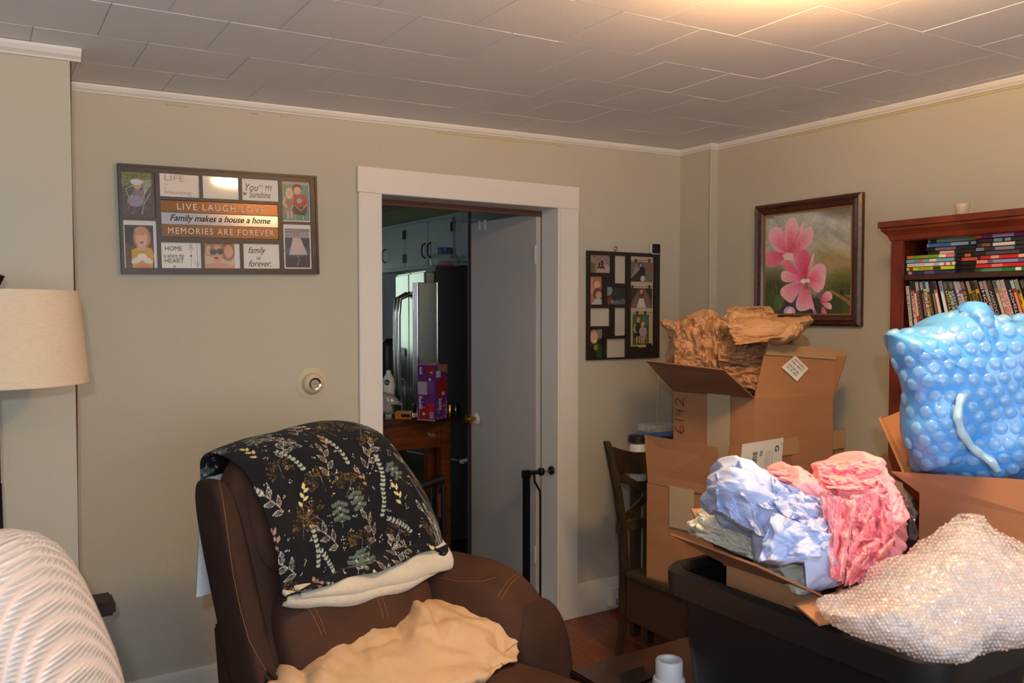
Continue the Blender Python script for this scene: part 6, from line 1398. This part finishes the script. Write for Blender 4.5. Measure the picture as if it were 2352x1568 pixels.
# carton C behind: tall brown walls at the right with the blue wrap in it
cc_ = thing('wrap_carton', 'brown carton behind the tote with a wide front flap, full of blue bubble wrap', 'box', (2.35, 1.2, TZ))
g0, g1 = at(2045, 1082, 2.16), at(2420, 1106, 1.86)
g2_, g3 = at(2430, 1200, 1.84), at(2112, 1132, 2.10)
slab('front_flap', [g0, g1, g2_, g3], .006, M_KRAFTI, cc_)
w0, w1 = vzz(g3, g3.z), vzz(g2_, g2_.z)
slab('front_panel', [w0, w1, vzz(w1, TZ+.002), vzz(w0, TZ+.002)], .006, M_KRAFTI, cc_)
bkv = W(.36, .42, 0)
slab('side_panel', [w0+bkv, w0, vzz(w0, TZ+.002), vzz(w0+bkv, TZ+.002)], .006, M_KRAFTB, cc_)
slab('rear_panel', [w1+bkv, w0+bkv, vzz(w0+bkv, TZ+.002), vzz(w1+bkv, TZ+.002)], .006, M_KRAFTB, cc_)
slab('left_flap', [at(2022, 958, 2.50), at(2028, 950, 2.62), at(2112, 1085, 2.30), at(2078, 1085, 2.20)], .006, M_KRAFTB, cc_)
slab('left_flap', [at(2024, 962, 2.52), at(2100, 930, 2.46), at(2120, 1085, 2.3), at(2080, 1082, 2.24)], .006, M_KRAFTI, cc_)
slab('rear_flap', [at(1990, 1068, 2.5), at(2036, 1036, 2.6), at(2060, 1110, 2.5), at(2040, 1130, 2.4)], .006, M_KRAFTI, cc_)
# blue bubble wrap ------------------------------------------------
M_BW = mat('blue_film', (80, 156, 236), .28, coat=.4, bump=.3, bscale=25, var=.08, vscale=6)
M_BUB = mat('blue_bubble', (140, 194, 238), .14, coat=.7, alpha=.5, bump=.8, bscale=45)
BP = [(2026, 762), (2040, 752), (2060, 764), (2076, 752), (2110, 750), (2150, 740), (2190, 730), (2212, 724), (2216, 704), (2235, 706), (2250, 726), (2300, 726), (2352, 716), (2460, 700), (2480, 1000), (2460, 1112), (2300, 1098), (2180, 1094), (2106, 1088), (2090, 1060), (2076, 1020), (2072, 960), (2070, 900), (2050, 850), (2036, 805)]
bw_ = thing('bubble_wrap', 'large blue bubble wrap roll bursting from the carton before the bookcase', 'bubble wrap', at(2230, 1090, 2.2))
def bdisp(V, G):
    out = np.zeros(len(V))
    return out
sheetb = inflate('film_sheet', BP, 2.14, .15, M_BW, bw_, nr=110, na=300, seed=61, flat=.40, fa=.016, fb=.006, fc=.002, fn=150, pl=[(.022, 8, .13)], smooth=True)
bt_ = bvh(sheetb)
V, F = [], []
def dome(p, nrm, r, h, e=10, rn=3, sq=1.0):
    t = nrm.orthogonal().normalized(); s = nrm.cross(t); b = len(V)
    V.append(p+nrm*h)
    for k_ in range(1, rn+1):
        a = k_/rn; hh = h*math.sqrt(max(0, 1-a**3.2))
        for j in range(e):
            an = 2*math.pi*j/e; V.append(p+(t*math.cos(an)*sq+s*math.sin(an))*r*a+nrm*(hh-.0006))
    for j in range(e): F.append((b, b+1+j, b+1+(j+1) % e))
    for k_ in range(rn-1):
        for j in range(e): F.append((b+1+k_*e+j, b+1+k_*e+(j+1) % e, b+1+(k_+1)*e+(j+1) % e, b+1+(k_+1)*e+j))
sx, sy = 35.5, 31.0
for i in range(-2, 22):
    for j in range(-1, 18):
        x = 2020+i*sx+(j % 2)*sx/2; y_ = 700+j*sy-.12*(x-2100)+ (6*math.sin(x*.02+j)); x += 5*math.sin(y_*.03)
        x_, fw, up = ray(x, y_); d = W(x_, fw, up).normalized(); h = bt_.ray_cast(CAMV, d)
        if h[0] is None: continue
        nn = h[1] if h[1].dot(d) < 0 else -h[1]
        if -nn.dot(d) < .25: continue
        dome(h[0], nn, .0162, .0062+.002*RNG.rand(), 14, 4)
bb = mk('bubbles', V, F, M_BUB, bw_, smooth=True); bb['kind'] = 'stuff'
# taped seam of wrap
sm_ = []
bq = bt_
P = []
for (x, y_) in ((2205, 905), (2196, 930), (2192, 960), (2200, 990), (2222, 1020), (2250, 1040), (2275, 1055), (2292, 1078)):
    h = hit(bq, x, y_, .012)
    if h: P.append(h)
if len(P) > 2:
    PP = []
    for a, b in zip(P, P[1:]): PP += [a.lerp(b, t/4) for t in range(4)]
    tube('rolled_seam', PP, [.010+.0012*math.sin(i*1.1) for i in range(len(PP))], mat('pale_blue_film', (170, 206, 226), .2, coat=.6, bump=.5, bscale=80), bw_, 10)
# clear bubble wrap heap ----------------------------------------------
cm_ = bpy.data.materials.new('clear_bubble'); cm_.use_nodes = True; nt = cm_.node_tree; b = nt.nodes['Principled BSDF']
b.inputs['Base Color'].default_value = (*lin((238, 226, 222)), 1); b.inputs['Roughness'].default_value = .16; b.inputs['Coat Weight'].default_value = 1; b.inputs['Alpha'].default_value = .44; b.inputs['Specular IOR Level'].default_value = .9
vo = nt.nodes.new('ShaderNodeTexVoronoi'); vo.inputs['Scale'].default_value = 60; tc_ = nt.nodes.new('ShaderNodeTexCoord'); nt.links.new(tc_.outputs['Object'], vo.inputs['Vector'])
bp = nt.nodes.new('ShaderNodeBump'); bp.inputs['Strength'].default_value = .9; bp.inputs['Distance'].default_value = .006; bp.invert = True
nt.links.new(vo.outputs['Distance'], bp.inputs['Height']); nt.links.new(bp.outputs[0], b.inputs['Normal']); nt.links.new(bp.outputs[0], b.inputs['Coat Normal'])
CP = [(1884, 1402), (1905, 1380), (1960, 1366), (2010, 1330), (2050, 1290), (2100, 1258), (2140, 1222), (2175, 1190), (2215, 1166), (2255, 1175), (2300, 1210), (2352, 1240), (2440, 1270), (2470, 1400), (2352, 1452), (2280, 1480), (2230, 1505), (2190, 1515), (2120, 1502), (2020, 1462), (1930, 1430)]
cw = thing('clear_bubble_wrap', 'crumpled heap of clear small-bubble wrap at the near end of the tote', 'bubble wrap', at(2150, 1480, 1.62))
hp = inflate('film_sheet', CP, 1.75, .14, cm_, cw, nr=150, na=420, cr=(.0, .0, .0), seed=71, flat=.5, fa=.022, fb=.010, fc=.004, fn=90, smooth=True, gy=-.0006)
# raise small bubbles as geometry
bt2 = bvh(hp); V, F = [], []
for i in range(0, 62):
    for j in range(0, 46):
        x = 1880+i*9.6+(j % 2)*4.8; y_ = 1160+j*8.3+2*math.sin(i*.7)
        x_, fw, up = ray(x, y_); d = W(x_, fw, up).normalized(); h = bt2.ray_cast(CAMV, d)
        if h[0] is None: continue
        nn = h[1] if h[1].dot(d) < 0 else -h[1]
        dome(h[0], (nn+Vector(tuple(RNG.randn(3)*.18))).normalized(), .0036, .0028, 7, 2)
bb = mk('bubbles', V, F, cm_, cw, smooth=True); bb['kind'] = 'stuff'

# ================================================================ RECLINER
wv, dv = W(.6, .8, 0), W(.8, -.6, 0)
A0 = W(-.763, 2.20, 0)                  # left top edge of the back, on the floor
ZTOP = 1.126
def RC(u, d, z): return A0+wv*u+dv*(d+(ZTOP-z)*.35)+Vector((0, 0, z))   # follows the reclined back
def RF(u, d, z): return A0+wv*u+dv*d+Vector((0, 0, z))
BWD = .64
rc = thing('recliner', 'brown suede recliner armchair with tan stitching and a throw over its back', 'armchair', RF(.35, .4, 0))
def crown(l):
    u = l.x
    return l
def bk_disp(l):
    x, y, z = l
    t = max(0, z/.36); z2 = z-.055*(abs(x)/.35)**3*t
    return Vector((x, y+.012*math.cos(x*4.2)*(1 if y > 0 else 0), z2))
back = rbox('backrest', lambda l: RC(BWD/2+l.x, -.040+l.y, .80+l.z), (BWD/2, .050, .365), 5, M_LEATH, rc, 30, bk_disp)
hd_ = rbox('head_cushion', lambda l: RC(BWD/2+l.x, -.03+l.y, .97+l.z), (BWD/2-.045, .075, .15), 4, M_LEATH, rc, 24, bk_disp)
lb_ = rbox('lumbar_cushion', lambda l: RC(BWD/2+l.x, -.0+l.y, .66+l.z), (BWD/2-.045, .09, .17), 4, M_LEATH, rc, 24)
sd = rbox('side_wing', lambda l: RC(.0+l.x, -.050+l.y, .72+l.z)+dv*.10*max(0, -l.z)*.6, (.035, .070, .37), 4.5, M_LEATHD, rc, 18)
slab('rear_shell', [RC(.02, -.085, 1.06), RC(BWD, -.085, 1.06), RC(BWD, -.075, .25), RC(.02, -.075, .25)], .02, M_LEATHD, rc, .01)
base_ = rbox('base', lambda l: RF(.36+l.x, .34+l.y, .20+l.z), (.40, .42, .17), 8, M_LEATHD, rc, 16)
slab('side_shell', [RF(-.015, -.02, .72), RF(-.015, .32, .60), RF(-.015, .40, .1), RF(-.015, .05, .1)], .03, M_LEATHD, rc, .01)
seat = rbox('seat', lambda l: RF(.345+l.x, .56+l.y, .47+l.z), (.30, .34, .085), 4, M_LEATH, rc, 24)
# far arm: padded top roll plus rounded front panel
def armf(l):
    return RF(.70+l.x, .33+l.y, .55+l.z)
def arm_disp(l):
    x, y, z = l
    t = (y+.34)/.68; drop = .07*max(0, (t-.55)/.45)**2.2; hump = .018*math.sin(t*math.pi)
    return Vector((x*(1+.12*math.sin(t*3)), y, z+(hump-drop if z > 0 else 0)))
FA0, FA1 = .70, .86
arm = rbox('arm', lambda l: RF(.715+l.x, .215+l.y, .505+l.z), (.120, .325, .235), 3.6, M_LEATH, rc, 34, arm_disp)
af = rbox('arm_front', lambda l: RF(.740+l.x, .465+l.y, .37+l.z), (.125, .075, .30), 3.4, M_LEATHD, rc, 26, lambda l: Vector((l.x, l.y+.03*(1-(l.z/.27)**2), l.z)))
narm = rbox('arm', lambda l: RF(-.10+l.x, .36+l.y, .32+l.z), (.10, .30, .19), 3.6, M_LEATH, rc, 20)
seam('stitching', sd, [[(496, 1072), (512, 1150), (523, 1230), (536, 1320), (553, 1400), (572, 1470), (598, 1520), (618, 1552)]], .0011, M_STITCH, rc)
seam('stitching', lb_, [[(702, 1388), (722, 1420), (735, 1450), (742, 1468)], [(714, 1386), (734, 1418), (745, 1448), (752, 1466)], [(855, 1352), (868, 1380), (878, 1410), (882, 1430)], [(866, 1350), (880, 1378), (889, 1408), (893, 1426)]], .0011, M_STITCH, rc)
seam('stitching', arm, [[(1187, 1318), (1165, 1335), (1150, 1360), (1136, 1382)], [(1193, 1322), (1172, 1340), (1158, 1365), (1144, 1386)], [(1000, 1325), (1050, 1335), (1110, 1335), (1150, 1322)]], .0010, M_STITCH, rc)
# throw -------------------------------------------------------------
M_THROW = vmat('throw_print', .9, .15, bump=.25, bscale=260, sheen=.04)
M_SHERPA = mat('cream_sherpa', (214, 200, 176), .95, bump=1, bscale=420, var=.05, vscale=80, sheen=.4)
M_SHERPAB = mat('white_sherpa', (214, 216, 220), .95, bump=.9, bscale=420, sheen=.4)
cw_, chh = 560, 1060
cv = Cv(cw_, chh, (20, 20, 25)); rs = np.random.RandomState(5)
WH, GN, SG, CRM, GLD, PNK = (206, 200, 192), (82, 96, 88), (150, 158, 150), (190, 182, 128), (104, 82, 38), (150, 118, 100)
def rot(x, y, a): a = math.radians(a); return x*math.cos(a)-y*math.sin(a), x*math.sin(a)+y*math.cos(a)
def leafp(cx, cy, l, w, a, fill=None, line_=None):
    P = []
    for i in range(13):
        t = i/12; P.append((t*l, w*math.sin(math.pi*t**.8)))
    for i in range(11, 0, -1):
        t = i/12; P.append((t*l, -w*math.sin(math.pi*t**.8)))
    P = [tuple(np.add(rot(*p, a), (cx, cy))) for p in P]
    if fill: cv.poly(P, fill)
    if line_:
        cv.line(P+[P[0]], 1.0, line_)
        for o in (-.5, 0, .5): cv.line([tuple(np.add(rot(t*l, w*o*math.sin(math.pi*t**.8), a), (cx, cy))) for t in (0, .3, .6, .95)], .8, line_, .8)
def m_leafsprig(x, y, a, s):     # outlined white leaves
    st = [tuple(np.add(rot(0, -t*s, a), (x+4*math.sin(t/14.)*s*.4, y))) for t in range(0, 56, 6)]; cv.line(st, 1.1, WH)
    for k_, (t, sd) in enumerate(((4, -50), (14, 42), (26, -46), (36, 40), (50, -8))):
        p = st[min(int(t/6), len(st)-1)]; leafp(p[0], p[1], 22*s, 4.6*s, a-90+sd, None, WH)
def m_umbel(x, y, a, s):         # grey-green round berries on stems
    cv.line([(x, y), tuple(np.add(rot(0, -44*s, a), (x, y)))], 1.1, (150, 146, 138))
    for h in (20, 34, 48):
        b = np.add(rot(0, -(h-10)*s, a), (x, y))
        for k_ in range(5):
            t = np.add(rot((k_-2)*7.0*s, -(h+4-abs(k_-2)*3.0)*s, a), (x, y)); cv.line([tuple(b), tuple(t)], .9, WH, .8); cv.ell(t[0], t[1], 4.4*s, 4.4*s, GN)
def m_chain(x, y, a, s):         # heart leaf chains
    for k_ in range(8):
        p = np.add(rot(3*math.sin(k_*.6), -k_*10*s, a), (x, y)); q = np.add(rot(0, -(k_+1)*10*s, a), (x, y)); cv.line([tuple(p), tuple(q)], .9, SG)
        for sd in (-35, 35): leafp(p[0], p[1], 9*s, 2.8*s, a-90+sd, SG)
def m_gold(x, y, a, s):
    cv.line([(x, y), tuple(np.add(rot(0, -36*s, a), (x, y))), tuple(np.add(rot(-16*s, -40*s, a), (x, y)))], 1.1, (150, 140, 140), .9)
    for k_ in range(46):
        an = rs.rand()*math.pi*1.35-.4; rd = (16+20*rs.rand())*s; t = np.add(rot(rd*math.cos(an), -26*s-rd*math.sin(an)*.9, a), (x, y)); b = np.add(rot(rd*.55*math.cos(an), -26*s-rd*.5*math.sin(an), a), (x, y)); cv.line([tuple(b), tuple(t)], .8, GLD, .75); cv.ell(t[0], t[1], 1.5*s, 1.5*s, GLD)
def m_fill(x, y, a, s, col):
    st = [tuple(np.add(rot(5*math.sin(t/16.), -t*s, a), (x, y))) for t in range(0, 50, 6)]; cv.line(st, 1, (116, 112, 100))
    for t, sd in ((10, -42), (18, 40), (28, -38), (38, 36), (46, -6)): p = st[min(int(t/6), len(st)-1)]; leafp(p[0], p[1], 15*s, 3.6*s, a-90+sd, col)
def m_dots(x, y):
    for _ in range(4): cv.ell(x+rs.randn()*4, y+rs.randn()*4, 1.7, 1.7, WH, al=.85)
motifs = [lambda x, y, a: m_leafsprig(x, y, a, 1.45), lambda x, y, a: m_umbel(x, y, a, 1.4), lambda x, y, a: m_chain(x, y, a, 1.25), lambda x, y, a: m_gold(x, y, a, 1.45), lambda x, y, a: m_fill(x, y, a, 1.35, CRM), lambda x, y, a: m_leafsprig(x, y, a, 1.55), lambda x, y, a: m_umbel(x, y, a, 1.3), lambda x, y, a: m_fill(x, y, a, 1.25, PNK), lambda x, y, a: m_gold(x, y, a, 1.3)]
seq = 0
for j in range(14):
    for i in range(9):
        x = 16+i*68+(j % 2)*34+rs.randn()*5; y_ = 80+j*80+rs.randn()*7+(i % 2)*24
        if j % 2 == 0: seq += 1
        motifs[(i*4+j*7+(i*j) % 3) % len(motifs)](x, y_, (-25, 15, -8, 30, -40, 8)[(i+2*j) % 6]+rs.randn()*6)
        m_dots(x+27+rs.randn()*4, y_-20+rs.randn()*8); m_dots(x+20, y_+10)
BASEC = np.array((20, 20, 25))
UL, UR = .045, .648
def th_profile(u):
    """points (d,z) in the leaned frame from rear hem over the top to front hem"""
    e = ((u-BWD/2)/(BWD/2)); top = 1.180-.055*abs(e)**3.2-.010*math.sin(u*9)
    if e > .8: top -= .10*min(1.2, (e-.8)/.25)
    zf = .725+.0*u
    rear = .56
    pts = [(-.205, .775), (-.190, .87), (-.172, .98), (-.165, top-.07), (-.148, top-.02), (-.095, top+.004), (-.02, top-.004), (.05, top-.04), (.085, top-.12), (.095, top-.22), (.085, top-.33)]
    return pts, zf
def hemz(u):       # front hem height across the back (rises to the right in the picture because it recedes)
    t = (u-UL)/(UR-UL); return .826-.004*t-.010*math.sin(math.pi*t)
def th_pt(u, s, off=0, hz=None):
    pts, _ = th_profile(u); hz = hemz(u) if hz is None else hz
    pts = pts+[(.108+.006*math.sin(u*23), .5*(pts[-1][1]+hz)), (.122+.008*math.sin(u*19), hz)]
    L = [0]
    for a, b in zip(pts, pts[1:]): L.append(L[-1]+math.hypot(a[0]-b[0], a[1]-b[1]))
    x = s*L[-1]
    for k_ in range(len(pts)-1):
        if x <= L[k_+1]+1e-9: break
    t = (x-L[k_])/max(L[k_+1]-L[k_], 1e-9)
    # catmull smoothing
    P = [np.array(pts[max(0, min(len(pts)-1, k_+i))]) for i in (-1, 0, 1, 2)]
    q = .5*((2*P[1])+(-P[0]+P[2])*t+(2*P[0]-5*P[1]+4*P[2]-P[3])*t*t+(-P[0]+3*P[1]-3*P[2]+P[3])*t**3)
    d, z = float(q[0]), float(q[1])
    rip = .006*math.sin(u*26+z*6)+.004*math.sin(u*47-z*9)+.004*math.sin(u*13+z*21)
    d += rip*(1 if d > 0 else .6)+off
    uu = u
    if s < .35: uu = u-.055*(1-s/.35)*(1-(u-UL)/(UR-UL))     # rear part sticks out past the left edge
    if u > BWD: d -= .9*(u-BWD)**1.0*.9; 
    return RC(uu, d, z)
tw = thing('throw_blanket', 'black floral throw with cream fleece lining folded over the recliner back', 'blanket', RC(.35, 0, .8))
nu, nv = 350, 600
def thf(a, b): return th_pt(UL+(UR-UL)*a, b)
ii, jj = np.meshgrid(np.linspace(0, cw_-1, nu).astype(int), np.linspace(0, chh-1, nv).astype(int))
fabric = sheet('floral_fabric', thf, nu, nv, .004, M_THROW, tw, colors=cv.cols().reshape(chh, cw_, 3)[jj, ii].reshape(-1, 3))
sheet('rear_lining', lambda a, b: th_pt(UL-.012+(UR-UL)*a, .0+.33*b, .012), 60, 60, .010, M_SHERPAB, tw)
def lin1(a, b):    # lining rolled out under the hem, upper fold
    u = UL+.035+(UR-UL-.03)*a; wdt = .012+.060*a**.7; z = hemz(u)-.001-wdt*b; r_ = .006*math.sin(u*31)
    dd = .082+.026*math.sin(math.pi*b*.8)+r_-(.9*.9*max(0, u-BWD)); return RC(u, dd, z)
def lin2(a, b):
    u = UL+.0+(UR-UL+.006)*a; wdt = .016+.035*math.sin(math.pi*min(1, a*1.05+.05))**.6*1.0; z = hemz(u)+.008-.012-.058*a**.7-(wdt)*b*.8; r_ = .006*math.sin(u*31)
    dd = .078+.018*math.sin(math.pi*b)+r_-(.9*.9*max(0, u-BWD)); return RC(u, dd, z)
sheet('lining_fold', lin1, 110, 16, .010, M_SHERPA, tw); sheet('lining_fold', lin2, 110, 16, .010, M_SHERPA, tw)
# beige cloth on the seat
M_CLOTH = mat('beige_cotton', (192, 158, 122), .85, bump=.2, bscale=200, var=.03)
cl_ = inflate('beige_sheet', [(624, 1700), (622, 1560), (640, 1520), (660, 1497), (700, 1490), (770, 1460), (850, 1440), (900, 1412), (945, 1402), (980, 1382), (1020, 1375), (1090, 1380), (1150, 1386), (1185, 1392), (1200, 1420), (1216, 1450), (1205, 1500), (1180, 1520), (1110, 1545), (1070, 1600), (1000, 1720)], 2.22, .16, M_CLOTH, None, gx=.0004, gy=-.0015, nr=110, na=280, cr=(.004, .003, .002), seed=81, flat=.5, n1=24,  fa=.030, fb=.018, fc=.006, fn=130, pl=[(.018, 60, .075), (.014, 115, .06)], stretch=(1, .55, 1.2), smooth=True)
tag(cl_, 'crumpled beige cotton sheet piled on the recliner seat', 'cloth')

# ================================================================ LEFT FOREGROUND
# console table and lamp
et = thing('side_table', 'dark brown side table behind the knitted throw', 'table', (.1, 2.88, 0))
ec = at(266, 1380, 2.60); 
box('tabletop', -.55, ec.x, ec.y, 2.965, ec.z-.045, ec.z, M_CHERRYD, et, .008)
for xx in (-.5, ec.x-.10): box('leg', xx, xx+.045, ec.y+.03, ec.y+.075, 0, ec.z-.045, M_CHERRYD, et, .003)
for xx in (-.5, ec.x-.10): box('leg', xx, xx+.045, 2.90, 2.945, 0, ec.z-.045, M_CHERRYD, et, .003)
box('apron', -.5, ec.x-.06, ec.y+.04, ec.y+.06, ec.z-.12, ec.z-.045, M_CHERRYD, et)
lc_ = at(-12, 790, 2.33); lr0 = at(163, 670, 2.33); lr1 = at(181, 890, 2.33)
lx = thing('table_lamp', 'table lamp with a large cream linen drum shade at the left edge', 'lamp', (lc_.x, lc_.y, ec.z))
ra, rb = (lr0-at(-12, 670, 2.33)).length, (lr1-at(-12, 890, 2.33)).length
zt_l, zb_l = at(80, 670, 2.33).z+.004, at(181, 882, 2.33).z
M_SHADE = mat('linen_shade', (222, 200, 172), .9, bump=.5, bscale=180, var=.05, vscale=60, stretch=(1, 1, 5))
sh_ = lathe('lamp_shade', (lc_.x, lc_.y, 0), [(rb, zb_l), (ra, zt_l), (ra-.004, zt_l), (rb-.004, zb_l)], M_SHADE, lx, 72, cap=False)
lathe('shade_trim', (lc_.x, lc_.y, 0), [(rb+.001, zb_l), (rb+.0018, zb_l+.004), (rb, zb_l+.007)], M_SHADE, lx, 72, cap=False)
dm_ = mat('dark_bronze', (36, 26, 22), .4, metal=.5)
zl_ = ec.z
lathe('lamp_base', (lc_.x, lc_.y, zl_), [(.06, 0), (.06, .012), (.018, .03), (.014, .10), (.026, .125), (.026, .15), (.013, .17), (.010, .42)], dm_, lx, 32)
tube('pole', [(lc_.x, lc_.y, zl_+.4), (lc_.x, lc_.y, zt_l-.01)], .008, dm_, lx)
tubes('spider', [([(lc_.x, lc_.y, zt_l-.012), (lc_.x+ra*math.cos(a)*.99, lc_.y+ra*math.sin(a)*.99, zt_l-.004)], .002) for a in (0, 2.09, 4.19)], dm_, lx)
fz_ = at(0, 632, 2.33).z
lathe('finial', (lc_.x, lc_.y, zt_l-.01), [(.006, 0), (.010, .01), (.019, .03), (.024, fz_-zt_l), (.028, fz_-zt_l+.008), (.016, fz_-zt_l+.014), (0, fz_-zt_l+.016)], dm_, lx, 24)
# ornament behind the knit: dark knob
tg = at(44, 1225, 2.80); tz0 = ec.z
tgv = thing('twig_sprig', 'tiny green sprig tip above the knitted throw', 'plant', (tg.x, tg.y, tz0))
tube('stem', [(tg.x, tg.y, tz0), (tg.x+.004, tg.y, tg.z-.02), tuple(at(42, 1212, 2.80))], .0022, mat('sprig_green', (96, 98, 70), .7), tgv, 6)
tube('leaf', [(tg.x+.002, tg.y, tg.z-.02), tuple(at(50, 1222, 2.80)), tuple(at(58, 1226, 2.80))], [.002, .004, .001], MATS['sprig_green'], tgv, 6)
tube('leaf', [(tg.x+.002, tg.y, tg.z-.03), tuple(at(36, 1220, 2.80))], [.002, .001], MATS['sprig_green'], tgv, 6)
# sofa arm with the knitted throw
M_KNIT = mat('knit_cream', (222, 200, 188), .95, sheen=.3)
nt = M_KNIT.node_tree; tcn = nt.nodes.new('ShaderNodeTexCoord'); mpn = nt.nodes.new('ShaderNodeMapping'); mpn.inputs['Rotation'].default_value = (0, 0, A); nt.links.new(tcn.outputs['Object'], mpn.inputs[0])
w1 = nt.nodes.new('ShaderNodeTexWave'); w1.bands_direction = 'Z'; w1.inputs['Scale'].default_value = 46; w1.inputs['Distortion'].default_value = 0; w1.inputs['Detail Scale'].default_value = 3
w2 = nt.nodes.new('ShaderNodeTexWave'); w2.bands_direction = 'X'; w2.inputs['Scale'].default_value = 22; w2.inputs['Distortion'].default_value = 0; w2.inputs['Detail Scale'].default_value = 2
mu = nt.nodes.new('ShaderNodeMath'); mu.operation = 'MINIMUM'; bpn = nt.nodes.new('ShaderNodeBump'); bpn.inputs['Strength'].default_value = 1; bpn.inputs['Distance'].default_value = .006
nt.links.new(mpn.outputs[0], w1.inputs['Vector']); nt.links.new(mpn.outputs[0], w2.inputs['Vector']); nt.links.new(w1.outputs['Fac'], mu.inputs[0]); nt.links.new(w2.outputs['Fac'], mu.inputs[1]); nt.links.new(mu.outputs[0], bpn.inputs['Height']); nt.links.new(bpn.outputs[0], nt.nodes['Principled BSDF'].inputs['Normal'])
crn = nt.nodes.new('ShaderNodeValToRGB'); crn.color_ramp.elements[0].color = (*lin((214, 190, 178)), 1); crn.color_ramp.elements[1].color = (*lin((236, 222, 212)), 1); crn.color_ramp.elements[1].position = .6; nt.links.new(mu.outputs[0], crn.inputs[0]); nt.links.new(crn.outputs[0], nt.nodes['Principled BSDF'].inputs['Base Color'])  # valleys between stitches coloured darker to stand in for shade
KN = [(-420, 1330), (-240, 1250), (-80, 1222), (10, 1218), (60, 1226), (105, 1250), (140, 1290), (172, 1345), (198, 1400), (222, 1455), (245, 1510), (264, 1568), (290, 1680), (290, 1900), (-420, 1900)]
sf = thing('sofa', 'sofa end hidden under a cream cable knit throw at lower left', 'sofa', at(-100, 1900, 1.35))
sf.location.z = 0
s0 = at(-230, 1540, 1.36)
rbox('sofa_arm', lambda l: s0+W(l.x, l.y, l.z), (.22, .17, .10), 4, M_LEATHD, sf, 16)
rbox('sofa_base', lambda l: vzz(s0+W(-.1, 0, 0), .46)+W(l.x, l.y, l.z), (.30, .20, .455), 8, M_LEATHD, sf, 12)
def knit(V, G):
    nrr, naa = G.shape[:2]; X = V@np.array(tuple(W(1, 0, 0))); Zz = V[:, 2]; Y = V@np.array(tuple(W(0, 1, 0)))
    s1 = Zz*1.0+Y*.7; a = X*1.0
    rows = np.sin(s1*2*math.pi/.0115+1.2*np.sin(a*60)*0); cols = np.abs(np.sin(a*math.pi/.026))
    cable = np.abs(np.sin(a*math.pi/.026+.9*np.sin(s1*60)))
    return .0*rows*cols
kt_ = inflate('knit_throw', KN, 1.36, .24, M_KNIT, None, nr=220, na=300, cr=(0, 0, 0), seed=91, flat=.5, disp=knit, smooth=True)
tag(kt_, 'thick cream cable knit throw bulging at the lower left corner', 'blanket')

# ---------------------------------------------------------------- keep one printed name per thing
for o in bpy.data.objects:
    if o.type == 'MESH' and o.parent is None and 'kind' not in o.keys() and 'label' not in o.keys(): o['kind'] = 'structure'
